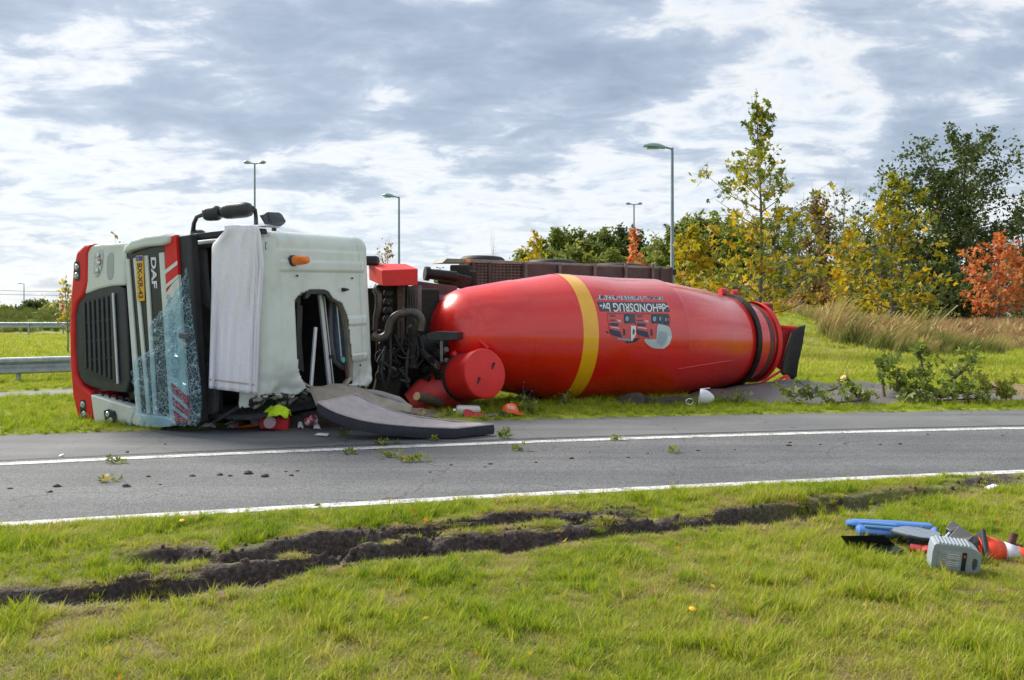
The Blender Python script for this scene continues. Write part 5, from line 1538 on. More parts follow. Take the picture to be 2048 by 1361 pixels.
heap('spilled_concrete', 'low grey spread of spilled wet concrete behind the drum', 'concrete', 5.3, 14.6, 2.5, 1.6, 0.20, M_conc, 2.0)
heap('spilled_concrete', 'thin tail of spilled concrete beside the fallen oak branches', 'concrete', 7.4, 14.3, 1.6, 0.85, 0.07, M_conc, 5.0)
M_earth = mat('dug_earth', (0.075, 0.058, 0.046), 0.95, color2=(0.03, 0.024, 0.02), vscale=16, bump=1.0, bscale=25)
heap('earth_heap', 'heap of torn earth and turf pushed up beneath the drum', 'earth', 2.05, 13.3, 0.62, 0.26, 0.15, M_earth, 9.0, rough=0.9)
heap('earth_heap', 'churned earth under the crushed cab roof', 'earth', -2.6, 11.5, 1.7, 0.7, 0.16, M_earth, 12.0, rough=0.8)

# ------------------------------------------------------------------ things thrown out on the near verge (right)
def gz(v):
    return Vector((v.x, v.y, float(ground_z(v.x, v.y))))
GYV = 4.95
# grey jerrycan on its side
M_can = mat('grey_can_plastic', (0.27, 0.31, 0.35), 0.42, var=0.08, vscale=12)
jo = gz(gp(1903, 1150)); jo.z += 0.0
jr = Matrix.Translation(jo) @ Euler((R(8), R(5), R(-14))).to_matrix().to_4x4() @ Matrix.Scale(0.84, 4)
can = thing('jerrycan', 'grey plastic jerrycan with label lying on its side in the grass', 'jerrycan', jo)
prof_ = [(-0.142, 0.01), (-0.142, 0.175), (-0.12, 0.195), (0.075, 0.195), (0.115, 0.180), (0.148, 0.150), (0.148, 0.045), (0.128, 0.01), (0.10, 0.0), (-0.125, 0.0)]
slot = [(0.094, 0.125), (0.126, 0.120), (0.128, 0.062), (0.112, 0.035), (0.098, 0.05)]
bm = bmesh.new()
outer = chaikin([Vector((x, z)) for x, z in prof_], 1); inner = chaikin([Vector((x, z)) for x, z in slot], 1)
mbj = MB()
def can_side(y_, sgn):
    pass
bmv = []
me_o = [bm.verts.new((p.x, -0.065, p.y)) for p in outer]; me_i = [bm.verts.new((p.x, -0.065, p.y)) for p in inner]
eo = [bm.edges.new((me_o[i], me_o[(i + 1) % len(me_o)])) for i in range(len(me_o))]
ei = [bm.edges.new((me_i[i], me_i[(i + 1) % len(me_i)])) for i in range(len(me_i))]
bmesh.ops.triangle_fill(bm, edges=eo + ei, use_beauty=True)
ext = bmesh.ops.extrude_face_region(bm, geom=bm.faces[:])
bmesh.ops.translate(bm, verts=[v for v in ext['geom'] if isinstance(v, bmesh.types.BMVert)], vec=(0, 0.13, 0))
bmesh.ops.recalc_face_normals(bm, faces=bm.faces)
bm.verts.index_update()
mbj.add([v.co.copy() for v in bm.verts], [tuple(v.index for v in f.verts) for f in bm.faces]); bm.free()
mbj.build('can_body', M_can, can, M=jr, bevel=0.010)
for k in range(9):
    MB().tube([(-0.105 + 0.022 * k, -0.06, 0.197), (-0.105 + 0.022 * k, 0.06, 0.197)], 0.006, 6).build('rib', M_can, can, M=jr, smooth=True)
lb = MB().box((-0.025, -0.0675, 0.095), (0.165, 0.003, 0.125)).build('label', mat('label_silver', (0.40, 0.44, 0.48), 0.4, color2=(0.20, 0.23, 0.27), vscale=14), can, M=jr)
MB().box((0.045, -0.0705, 0.095), (0.026, 0.003, 0.123)).build('label_band', M_gloss, lb, M=jr)
MB().box((0.0455, -0.0735, 0.132), (0.010, 0.002, 0.014)).build('label_mark', M_org, lb, M=jr)
MB().box((-0.072, -0.0705, 0.088), (0.014, 0.002, 0.014), (0, R(45), 0)).build('hazard_mark', M_whitep, lb, M=jr)
MB().box((-0.072, -0.0725, 0.088), (0.010, 0.002, 0.010), (0, R(45), 0)).build('hazard_mark', M_pred, lb, M=jr)
for k, (xx, zz2, ww) in enumerate([(-0.02, 0.135, 0.07), (-0.02, 0.12, 0.08), (-0.02, 0.108, 0.075), (-0.015, 0.085, 0.06), (-0.02, 0.073, 0.08), (-0.02, 0.06, 0.07)]):
    MB().box((xx, -0.0705, zz2), (ww, 0.002, 0.003)).build('print_line', M_whitep, lb, M=jr)
MB().lathe([(0, 0.018), (0.028, 0.018), (0.03, 0.014)], jr @ Vector((0.125, 0.0, 0.018)), jr.to_3x3() @ Vector((0.9, 0, -0.3)), 16).build('cap', M_whitep, can, smooth=True)
# traffic cone on its side
co = gz(gp(1935, 1120)); ca = Vector((0.96, -0.10, -0.16)).normalized()
c0 = at(1962, 1101, 4.93)
cone = thing('traffic_cone', 'orange and white traffic cone lying on its side behind the jerrycan', 'traffic cone', gz(gp(1952, 1118)))
M_co = mat('cone_orange', (0.85, 0.065, 0.015), 0.5, var=0.08, vscale=20)
M_cw = mat('cone_white', (0.60, 0.58, 0.66), 0.5, var=0.06)
L0, R0 = 0.44, 0.090
def cr(t):
    return R0 + (0.022 - R0) * t / L0
for (a, b, m_, nm_) in ((0.0, 0.11, M_co, 'orange_band'), (0.11, 0.19, M_cw, 'white_band'), (0.19, 0.29, M_co, 'orange_band'), (0.29, 0.37, M_cw, 'white_band'), (0.37, 0.44, M_co, 'orange_band')):
    MB().lathe([(a, cr(a)), (b, cr(b))], c0, ca, 32, caps=(b > 0.43)).build(nm_, m_, cone, smooth=True, solid=0.004)
side_ = ca.cross(Vector((0, 0, 1))).normalized(); up_ = side_.cross(ca).normalized()
ang = R(38)
s2, u2 = side_ * math.cos(ang) + up_ * math.sin(ang), -side_ * math.sin(ang) + up_ * math.cos(ang)
sq_ = [c0 + s2 * a * 0.092 + u2 * b * 0.092 for a, b in ((1, 1), (1, -1), (-1, -1), (-1, 1))]
MB().prism(sq_, -ca * 0.025).build('base', mat('cone_base_black', (0.035, 0.035, 0.038), 0.7, var=0.2), cone, bevel=0.008)
MB().lathe([(-0.028, 0.06), (-0.026, 0.072)], c0, ca, 28).build('inside', M_co, cone)
# grey plastic box / step cover
gb = gz(gp(1925, 1105))
box = thing('plastic_housing', 'grey plastic step housing tipped between jerrycan and cone', 'housing', gb)
M_gp = mat('grey_abs_plastic', (0.16, 0.15, 0.14), 0.5, var=0.12)
def g5(x, y, d):
    return at(x, y, d)
MB().add([g5(1889, 1082, 4.86), g5(1917, 1050, 5.02), g5(1950, 1073, 4.98), g5(1925, 1096, 4.80), g5(1889, 1100, 4.95), g5(1917, 1100, 5.12), g5(1950, 1112, 5.08), g5(1925, 1115, 4.9)],
         [(0, 1, 2, 3), (0, 3, 7, 4), (3, 2, 6, 7), (1, 5, 6, 2), (0, 4, 5, 1), (4, 7, 6, 5)]).build('housing', M_gp, box, bevel=0.008)
MB().add([g5(1891, 1056, 5.05), g5(1904, 1041, 5.1), g5(1922, 1052, 5.05), g5(1903, 1064, 5.0), g5(1891, 1070, 5.12), g5(1904, 1062, 5.2), g5(1922, 1070, 5.15), g5(1903, 1078, 5.08)],
         [(0, 1, 2, 3), (0, 3, 7, 4), (3, 2, 6, 7), (1, 5, 6, 2), (0, 4, 5, 1), (4, 7, 6, 5)]).build('flange', mat('dark_grey_plastic', (0.075, 0.072, 0.072), 0.5), box, bevel=0.005)
MB().add([g5(1926, 1092, 4.78), g5(1947, 1072, 4.95), g5(1962, 1078, 4.93), g5(1952, 1106, 4.82), g5(1930, 1100, 4.78)], [(0, 1, 2, 3, 4)]).build('end_face', M_blk, box, solid=0.006)
MB().tube([g5(1884, 1082, 4.82), g5(1899, 1066, 4.9)], 0.006, 5).build('edge_bead', M_pgry, box)
# mirror glass on the blue tool
mp_ = [(1777, 1062), (1790, 1056), (1810, 1053), (1845, 1057), (1889, 1068), (1870, 1079), (1830, 1075)]
mirg = thing('mirror_glass', 'loose truck mirror glass lying face up on the blue plastic', 'mirror', gz(gp(1830, 1090)))
PM = [gp(x, y, 0.115) for x, y in mp_]
MB().prism(chaikin(PM, 1), Vector((0, 0, -0.014))).build('backing', M_blk, mirg, bevel=0.003)
cm_ = sum(PM, Vector()) / len(PM)
MB().prism([p.lerp(cm_, 0.05) + Vector((0, 0, 0.004)) for p in chaikin(PM, 1)], Vector((0, 0, -0.003))).build('glass', mat('mirror_silver', (0.80, 0.82, 0.84), 0.12, metal=1.0, bump=0.04, bscale=30), mirg)
# long blue plastic moulding and blue bag
M_blue = mat('blue_plastic', (0.055, 0.17, 0.46), 0.4, var=0.12, vscale=8, coat=0.2)
a, b = gz(gp(1712, 1084)) + Vector((0, 0, 0.055)), gz(gp(1822, 1098)) + Vector((0, 0.08, 0.05))
bl = thing('blue_moulding', 'long blue plastic moulding with grooves under the mirror glass', 'plastic moulding', gz(gp(1765, 1090)))
MB().tube([a, a.lerp(b, 0.06), a.lerp(b, 0.5), a.lerp(b, 0.9), b], [0.035, 0.066, 0.064, 0.056, 0.03], 16, sq=0.5).build('shell', M_blue, bl, smooth=True)
for k in range(3):
    o_ = Vector((0.02, -0.045 + 0.04 * k, 0.035 + (0.012 if k == 1 else 0)))
    MB().tube([a.lerp(b, 0.05) + o_, a.lerp(b, 0.75) + o_], 0.009, 6).build('rib', mat('pale_blue_plastic', (0.16, 0.32, 0.58), 0.4), bl, smooth=True)
a, b = gz(gp(1705, 1077)) + Vector((0, 0.1, 0.05)), gz(gp(1880, 1085)) + Vector((0, 0.12, 0.05))
tag(MB().tube([a, a.lerp(b, 0.1), a.lerp(b, 0.6), b], [0.03, 0.058, 0.055, 0.04], 14, sq=0.5).build('blue_tube_bag', M_blue, smooth=True), 'second long blue plastic bag behind the grooved moulding', 'bag')
rows = []
for i in range(10):
    t = i / 9
    rows.append([gz(gp(1815 + 60 * s_, 1098 - 12 * t)) + Vector((0, 0, 0.01 + 0.07 * math.sin(math.pi * (0.1 + 0.8 * t)) * (0.5 + 0.5 * s_) + 0.025 * mnoise.noise(Vector((t * 5, s_ * 5, 7))))) for s_ in np.linspace(0, 1, 12)])
tag(MB().grid(rows).build('blue_cloth', mat('blue_cloth', (0.10, 0.16, 0.48), 0.8, var=0.2), smooth=True, solid=0.006, angle=180), 'crumpled blue cloth between mirror glass and jerrycan', 'cloth')
# black angled tray
tr0 = [(1682, 1074), (1768, 1073), (1790, 1087), (1697, 1091)]
tr1 = [(1697, 1091), (1790, 1087), (1806, 1100), (1780, 1106), (1727, 1106)]
tray = thing('black_tray', 'black folded plastic tray lying in the grass beside the blue moulding', 'tray', gz(gp(1745, 1108)))
z0 = gz(gp(1745, 1108)).z
MB().prism([gp(1682, 1072, 0.13), gp(1768, 1071, 0.13), gp(1790, 1090, 0.06), gp(1697, 1092, 0.055)], Vector((0, 0.006, -0.004))).build('back_flange', mat('black_sheet', (0.012, 0.013, 0.017), 0.3), tray)
MB().prism([gp(1697, 1092, 0.055), gp(1790, 1090, 0.06), gp(1808, 1100, 0.05), gp(1780, 1107, 0.04), gp(1727, 1106, 0.04)], Vector((0, 0.0, -0.006))).build('front_flange', mat('green_black_sheet', (0.018, 0.028, 0.03), 0.35), tray)
# red gloves
for i, (x, y, an, lab) in enumerate(((1843, 1114, -0.5, 'dark red work glove left of the grey jerrycan'), (1856, 1121, 1.0, 'dark red work glove tucked against the jerrycan base'))):
    c = gz(gp(x, y)) + Vector((0, 0, 0.03))
    g_ = MB(); d = Vector((math.cos(an), math.sin(an), 0)); n_ = Vector((-d.y, d.x, 0))
    g_.tube([c - d * 0.06, c - d * 0.02, c + d * 0.03, c + d * 0.05], [0.03, 0.034, 0.038, 0.03], 10, sq=0.75)
    for k in range(4):
        g_.tube([c + d * 0.035 + n_ * (-0.027 + 0.018 * k), c + d * (0.085 + 0.008 * (k in (1, 2))) + n_ * (-0.03 + 0.02 * k) - Vector((0, 0, 0.012))], [0.012, 0.009], 6)
    g_.tube([c - d * 0.01 + n_ * 0.03, c + d * 0.03 + n_ * 0.055 - Vector((0, 0, 0.01))], [0.013, 0.010], 6)
    tag(g_.build('work_glove', mat('red_glove', (0.36, 0.025, 0.035), 0.7, var=0.2), smooth=True), lab, 'glove', 'red gloves')
# rusty pipe stub
a = gz(gp(2017, 1116)); b = a + Vector((0.035, 0.0, 0.115))
tag(MB().tube([a - Vector((0.01, 0, 0.03)), b], 0.021, 12).build('rusty_pipe', mat('rust', (0.085, 0.035, 0.026), 0.8, var=0.3, vscale=30, bump=0.3), smooth=True), 'rusty pipe stub sticking up beside the traffic cone', 'pipe')
a = gz(gp(2042, 1112)); 
tag(MB().tube([a + Vector((-0.06, 0, 0.04)), a + Vector((0.12, -0.03, 0.02))], 0.012, 8).build('black_bar', M_blk, smooth=True), 'short black bar lying at the foot of the rusty pipe', 'bar')
tag(MB().box(gz(gp(1983, 977)) + Vector((0, 0, 0.03)), (0.10, 0.05, 0.02), (0.1, -0.2, 0.3)).build('litter_scrap', M_whitep, bevel=0.006), 'small white scrap of litter in the grass by the ruts', 'litter')
tag(MB().box(gp(123, 914) + Vector((0, 0, 0.01)), (0.05, 0.04, 0.025), (0.1, -0.4, 0.3)).build('litter_scrap', M_whitep, bevel=0.008), 'small white scrap of litter on the shoulder line', 'litter')

# ------------------------------------------------------------------ grass
TUFTS = bpy.data.collections.new('grass_tufts')
M_grass = leaf_mat('grass_blades', [(0.0, (0.035, 0.085, 0.006)), (0.2, (0.09, 0.185, 0.007)), (0.4, (0.235, 0.335, 0.010)), (0.6, (0.40, 0.455, 0.022)), (0.8, (0.48, 0.41, 0.12)), (1.0, (0.36, 0.28, 0.15))], 0.45, instancer=True)
def tuft(name, n, h0, h1, spread, lean, width, tint0, tint1, seed, flat=0.0, wind=0.25, seg=3):
    r = np.random.default_rng(seed)
    V_, F_, T_ = [], [], []
    for _ in range(n):
        a = r.random() * 2 * math.pi; rad = spread * math.sqrt(r.random())
        bx, by = rad * math.cos(a), rad * math.sin(a)
        h = h0 + (h1 - h0) * r.random() ** 1.4
        az = r.random() * 2 * math.pi
        ln = lean * (0.3 + r.random()) 
        d = np.array([math.cos(az) * ln + wind * r.random(), math.sin(az) * ln, 0])
        side = np.array([-math.sin(az + r.normal() * 0.6), math.cos(az), 0]); side /= np.linalg.norm(side) + 1e-6
        w = width * (0.6 + 0.8 * r.random())
        base = len(V_)
        tt = tint0 + (tint1 - tint0) * r.random()
        for k in range(seg + 1):
            t = k / seg
            up = h * (t - 0.5 * flat * t * t) * (1 - 0.35 * min(1, ln) * t * t) * (1 - flat * 0.55)
            p = np.array([bx, by, -0.01]) + d * h * t ** 1.7 + np.array([0, 0, up])
            ww = w * (1 - t ** 1.6) + 0.0003
            V_ += [p - side * ww, p + side * ww]; T_ += [tt + 0.06 * t] * 2
        for k in range(seg):
            q = base + 2 * k
            F_.append((q, q + 1, q + 3, q + 2))
    o_ = np_obj(name, np.array(V_), np.array(F_), M_grass, tint=T_)
    col.objects.unlink(o_); TUFTS.objects.link(o_)
    return o_
# names sort alphabetically: index order for the instancer
tuft('tuft_a', 46, 0.05, 0.13, 0.085, 0.55, 0.0026, 0.22, 0.62, 1)
tuft('tuft_b', 40, 0.04, 0.11, 0.09, 0.8, 0.0028, 0.30, 0.72, 2)
tuft('tuft_c', 30, 0.06, 0.17, 0.07, 0.7, 0.0030, 0.18, 0.55, 3)
tuft('tuft_d', 44, 0.07, 0.16, 0.10, 1.2, 0.0024, 0.55, 1.0, 4, flat=0.75)      # flattened dry straw
tuft('tuft_e', 18, 0.03, 0.075, 0.06, 0.9, 0.0075, 0.05, 0.32, 5)               # broad low weed leaves
tuft('tuft_f', 34, 0.09, 0.22, 0.06, 0.5, 0.0034, 0.28, 0.55, 6, wind=0.5)      # bright taller clump
tuft('tuft_g', 40, 0.05, 0.12, 0.10, 1.0, 0.0026, 0.40, 0.85, 7, flat=0.45)
tuft('tuft_h', 26, 0.16, 0.34, 0.30, 0.5, 0.012, 0.25, 0.60, 8)                 # far clump
tuft('tuft_i', 30, 0.10, 0.24, 0.30, 0.8, 0.012, 0.35, 0.72, 9)                 # far clump

def instancer(name, label, pts, rotz, scl, idx, tint, coll, cat):
    me = bpy.data.meshes.new(name)
    me.vertices.add(len(pts)); me.vertices.foreach_set('co', np.asarray(pts, np.float32).ravel())
    for nm_, ty, dat, key in (('irot', 'FLOAT', rotz, 'value'), ('iscl', 'FLOAT', scl, 'value'), ('iidx', 'INT', idx, 'value'), ('itint', 'FLOAT', tint, 'value')):
        a = me.attributes.new(nm_, ty, 'POINT'); a.data.foreach_set(key, np.asarray(dat, np.int32 if ty == 'INT' else np.float32))
    o_ = bpy.data.objects.new(name, me); col.objects.link(o_)
    ng = bpy.data.node_groups.new(name + '_nodes', 'GeometryNodeTree')
    ng.interface.new_socket('Geometry', in_out='INPUT', socket_type='NodeSocketGeometry')
    ng.interface.new_socket('Geometry', in_out='OUTPUT', socket_type='NodeSocketGeometry')
    N, L = ng.nodes, ng.links
    gi, go = N.new('NodeGroupInput'), N.new('NodeGroupOutput')
    ip = N.new('GeometryNodeInstanceOnPoints')
    ci = N.new('GeometryNodeCollectionInfo'); ci.inputs['Collection'].default_value = coll
    ci.inputs['Separate Children'].default_value = True; ci.inputs['Reset Children'].default_value = True
    def attr(nm_, ty):
        a = N.new('GeometryNodeInputNamedAttribute'); a.data_type = ty; a.inputs['Name'].default_value = nm_
        return a.outputs['Attribute']
    cz = N.new('ShaderNodeCombineXYZ'); L.new(attr('irot', 'FLOAT'), cz.inputs[2])
    L.new(gi.outputs[0], ip.inputs['Points']); L.new(ci.outputs[0], ip.inputs['Instance'])
    ip.inputs['Pick Instance'].default_value = True
    L.new(attr('iidx', 'INT'), ip.inputs['Instance Index'])
    L.new(cz.outputs[0], ip.inputs['Rotation'])
    L.new(attr('iscl', 'FLOAT'), ip.inputs['Scale'])
    L.new(ip.outputs[0], go.inputs[0])
    md = o_.modifiers.new('scatter', 'NODES'); md.node_group = ng
    return tag(o_, label, cat, kind='stuff')

def scatter(n, x0f, x1f, y0, y1, bias=1.0):
    Y = y0 + (y1 - y0) * rng.random(n) ** bias
    X = x0f(Y) + (x1f(Y) - x0f(Y)) * rng.random(n)
    return X, Y
# near verge
n = 150000
X, Y = scatter(n, lambda y: -0.66 * y - 2.2, lambda y: 0.66 * y + 2.2, 2.2, 8.6)
soil = soil_mask(X, Y)
edge = near_edge(X) - Y
pile = ((X - gp(1870, 1095).x) / 0.33) ** 2 + ((Y - 5.05) / 0.20) ** 2 < 1
keep = (edge > 0.0 - 0.05 * rng.random(n)) & ~(pile & (rng.random(n) < 0.8)) & (rng.random(n) > np.clip(soil * 2.0 * np.clip(1.3 - 7.0 * np.clip(fbm(X * 3.3 + 7, Y * 3.3, 3) - 0.08, 0, 1), 0.3, 1), 0, 0.975))
X, Y, soil, edge = X[keep], Y[keep], soil[keep], edge[keep]
patch = fbm(X * 1.1 + 5, Y * 1.1, 3); patch2 = fbm(X * 3.1 + 9, Y * 3.1 + 4, 3)
u = rng.random(len(X))
idx = np.select([u < 0.24, u < 0.46, u < 0.60, u < 0.68, u < 0.80, u < 0.84], [0, 1, 2, 3, 4, 5], 6)
idx = np.where((patch2 > 0.10) & (rng.random(len(X)) < 0.5), 3, idx)
idx = np.where((patch2 < -0.17) & (rng.random(len(X)) < 0.5), 5, idx)
near_rut = np.minimum(seg_dist(X, Y, RUT1)[0], seg_dist(X, Y, RUT2)[0]) < 0.34
idx = np.where(((soil > 0.15) | near_rut) & (rng.random(len(X)) < 0.45), 3, idx)
idx = np.where((edge < 0.25) & (idx == 3), 2, idx)
scl = 0.43 * (0.7 + 0.6 * rng.random(len(X))) * np.where(idx == 4, 1.35, 1.0) * (1 + 0.5 * np.clip(patch, -0.3, 0.4)) * np.where(edge < 0.12, 0.7, 1.0)
tint = 0.10 * rng.standard_normal(len(X)) + 0.30 * patch + 0.30 * patch2 + 0.075 + 0.12 * np.clip(soil, 0, 0.5)
instancer('near_verge_grass', 'green and straw-coloured grass on the near verge with ruts', np.stack([X, Y, ground_z(X, Y)], 1), rng.random(len(X)) * 6.28, scl, idx, tint, TUFTS, 'grass')
# strip between road and wreck, and beyond it
n = 46000
X, Y = scatter(n, lambda y: -0.68 * y - 3, lambda y: 0.68 * y + 3, 9.2, 19.5)
a, b = on_road(X, Y)
fe = Y - far_edge(X)
inheap = (((X - 5.3) / 2.4) ** 2 + ((Y - 14.6) / 1.5) ** 2 < 0.95) | (((X - 7.4) / 1.5) ** 2 + ((Y - 14.3) / 0.8) ** 2 < 0.9)
soil = soil_mask(X, Y)
keep = (fe > -0.04) & (b < 0.1) & ~inheap & (rng.random(n) > soil * 0.85)
X, Y, fe = X[keep], Y[keep], fe[keep]
u = rng.random(len(X))
idx = np.select([u < 0.3, u < 0.6, u < 0.8, u < 0.9], [0, 2, 5, 1], 6)
scl = 0.55 * (0.8 + 0.6 * rng.random(len(X))) * np.where(fe < 0.15, 0.7, 1.05)
tint = 0.06 + 0.06 * rng.standard_normal(len(X)) + 0.2 * fbm(X * 0.8, Y * 0.8, 3)
instancer('far_verge_grass', 'bright green grass on the verge round the overturned truck', np.stack([X, Y, ground_z(X, Y)], 1), rng.random(len(X)) * 6.28, scl, idx, tint, TUFTS, 'grass')
# open fields
n = 17000
X, Y = scatter(n, lambda y: -0.68 * y - 1, lambda y: 0.68 * y + 1, 19, 62, 1.3)
a, b = on_road(X, Y)
keep = (b < 0.1) & ((X < -0.30 * Y) | (X > 0.2 * Y))
X, Y = X[keep], Y[keep]
idx = np.where(rng.random(len(X)) < 0.5, 7, 8)
scl = 0.55 + 0.4 * rng.random(len(X))
tint = 0.14 + 0.07 * rng.standard_normal(len(X)) + 0.25 * fbm(X * 0.25, Y * 0.25, 3)
instancer('field_grass', 'mown bright green grass of the fields beyond the road', np.stack([X, Y, ground_z(X, Y)], 1), rng.random(len(X)) * 6.28, scl, idx, tint, TUFTS, 'grass')

# ------------------------------------------------------------------ reeds and rough tall grass
REEDS = bpy.data.collections.new('reed_clumps')
M_reed = leaf_mat('reed_blades', [(0.0, (0.08, 0.12, 0.02)), (0.35, (0.22, 0.24, 0.05)), (0.6, (0.42, 0.34, 0.13)), (0.8, (0.46, 0.31, 0.15)), (1.0, (0.32, 0.17, 0.09))], 0.35, instancer=True)
def reed(name, n, h0, h1, seed, t0, t1, plume=True):
    r = np.random.default_rng(seed); V_, F_, T_ = [], [], []
    for _ in range(n):
        a = r.random() * 6.28; rad = 0.32 * math.sqrt(r.random())
        b = np.array([rad * math.cos(a), rad * math.sin(a), -0.05]); h = h0 + (h1 - h0) * r.random()
        d = np.array([0.18 + 0.32 * r.random(), 0.2 * r.normal(), 0]); side = np.array([0.9, 0.4 * r.normal(), 0]); w = 0.009 + 0.008 * r.random()
        tt = t0 + (t1 - t0) * r.random(); base = len(V_); seg = 4
        for k in range(seg + 1):
            t = k / seg
            p = b + d * h * t ** 2 + np.array([0, 0, h * t * (1 - 0.12 * t)])
            ww = w * (1 - 0.8 * t)
            if plume and k >= seg - 1 and r.random() < 0.5:
                ww = 0.022
            V_ += [p - side * ww, p + side * ww]; T_ += [tt + 0.15 * t] * 2
        for k in range(seg):
            q = base + 2 * k; F_.append((q, q + 1, q + 3, q + 2))
    o_ = np_obj(name, np.array(V_), np.array(F_), M_reed, tint=T_)
    col.objects.unlink(o_); REEDS.objects.link(o_)
reed('reed_a', 46, 0.7, 1.35, 1, 0.35, 0.75)
reed('reed_b', 46, 0.5, 1.1, 2, 0.25, 0.65)
reed('reed_c', 40, 0.8, 1.6, 3, 0.45, 0.9)
reed('reed_d', 50, 0.5, 0.9, 4, 0.05, 0.45, False)
n = 5200
Yr = 27.5 + 22 * rng.random(n) ** 1.2; Xr = 9.0 + 26 * rng.random(n)
front_y = np.interp(Xr, [9, 11, 13, 16, 20, 26], [33, 29.5, 27.5, 29, 32, 34]) + 4.5 * fbm(Xr * 0.6, Yr * 0.1, 2)
bankgreen = ((Xr - 9.8) / 2.2) ** 2 + ((Yr - 34) / 4.0) ** 2 < 1
keep = (Yr > front_y) & ~bankgreen & (np.abs(Xr / Yr) < 0.70)
Xr, Yr = Xr[keep], Yr[keep]; fr_ = Yr - front_y[keep]
u = rng.random(len(Xr))
idx = np.where(fr_ < 2.0 * rng.random(len(Xr)) + 0.6, 3, np.select([u < 0.26, u < 0.5, u < 0.66], [0, 1, 2], 3))
big = np.interp(Xr, [9, 12, 17, 22, 30], [0.5, 0.66, 0.64, 0.5, 0.5]) * (0.75 + 1.1 * np.clip(fbm(Xr * 0.45 + 3, Yr * 0.45, 3) + 0.3, 0, 1))
instancer('reed_bed', 'wind-blown tan reeds and rough grass before the trees', np.stack([Xr, Yr, ground_z(Xr, Yr)], 1), rng.normal(0, 0.9, len(Xr)), (0.6 + 0.8 * rng.random(len(Xr))) * big, idx, 0.08 * rng.standard_normal(len(Xr)) + 0.55 * fbm(Xr * 0.35, Yr * 0.35, 3) + 0.08 - 0.12 * (Xr < 16), REEDS, 'reeds')
# rough growth on the dyke and along the wood's foot
n = 4200
Xd = -130 + 128 * rng.random(n); Yd = 63 + 9 * rng.random(n)
m1 = (Xd / Yd > -0.75)
Xw = -2 + 46 * rng.random(n); Yw = 50 + 16 * rng.random(n)
Xa = np.concatenate([Xd[m1], Xw]); Ya = np.concatenate([Yd[m1], Yw])
instancer('dyke_scrub', 'dark green scrub on the dyke and at the foot of the wood', np.stack([Xa, Ya, ground_z(Xa, Ya)], 1), rng.random(len(Xa)) * 6.28, 0.5 + 0.5 * rng.random(len(Xa)), np.where(Xa < 0, 3, rng.integers(0, 4, len(Xa))), np.where(Xa < 0, -0.2, 0.1) + 0.1 * rng.standard_normal(len(Xa)), REEDS, 'scrub')

# ------------------------------------------------------------------ trees
def leaves(P_, size, r, tints, aspect=0.5, droop=0.0, lobes=False):
    "leaf-shaped faces (two folded quads each) at points P_"
    n = len(P_)
    d = r.normal(size=(n, 3)); d[:, 2] -= droop; d /= np.linalg.norm(d, axis=1)[:, None]
    e = r.normal(size=(n, 3)); s_ = np.cross(d, e); s_ /= np.linalg.norm(s_, axis=1)[:, None] + 1e-9
    nn = np.cross(d, s_)
    L = size * (0.6 + 0.8 * r.random(n))[:, None]
    W = L * aspect
    base = P_; mid1 = P_ + d * L * 0.45 + s_ * W * 0.5 + nn * L * 0.08; tip = P_ + d * L; mid2 = P_ + d * L * 0.45 - s_ * W * 0.5 + nn * L * 0.08
    if not lobes:
        V_ = np.stack([base, mid1, tip, mid2], 1).reshape(-1, 3)
        F_ = np.arange(4 * n).reshape(n, 4)
        T_ = np.repeat(tints, 4)
        return V_, F_, T_
    # lobed: three crossed pointed blades make a spiky oak-like spray
    Vs, Ts = [], []
    for k in range(3):
        a = (k - 1) * 0.9
        dd = d * math.cos(a) + s_ * math.sin(a); ss = s_ * math.cos(a) - d * math.sin(a)
        l2 = L * (1.0 if k == 1 else 0.78)
        Vs.append(np.stack([base, base + dd * l2 * 0.5 + ss * W * 0.36 + nn * l2 * 0.1, base + dd * l2, base + dd * l2 * 0.5 - ss * W * 0.36 + nn * l2 * 0.1], 1).reshape(-1, 3)); Ts.append(np.repeat(tints, 4))
    V_ = np.concatenate(Vs); return V_, np.arange(len(V_)).reshape(-1, 4), np.concatenate(Ts)

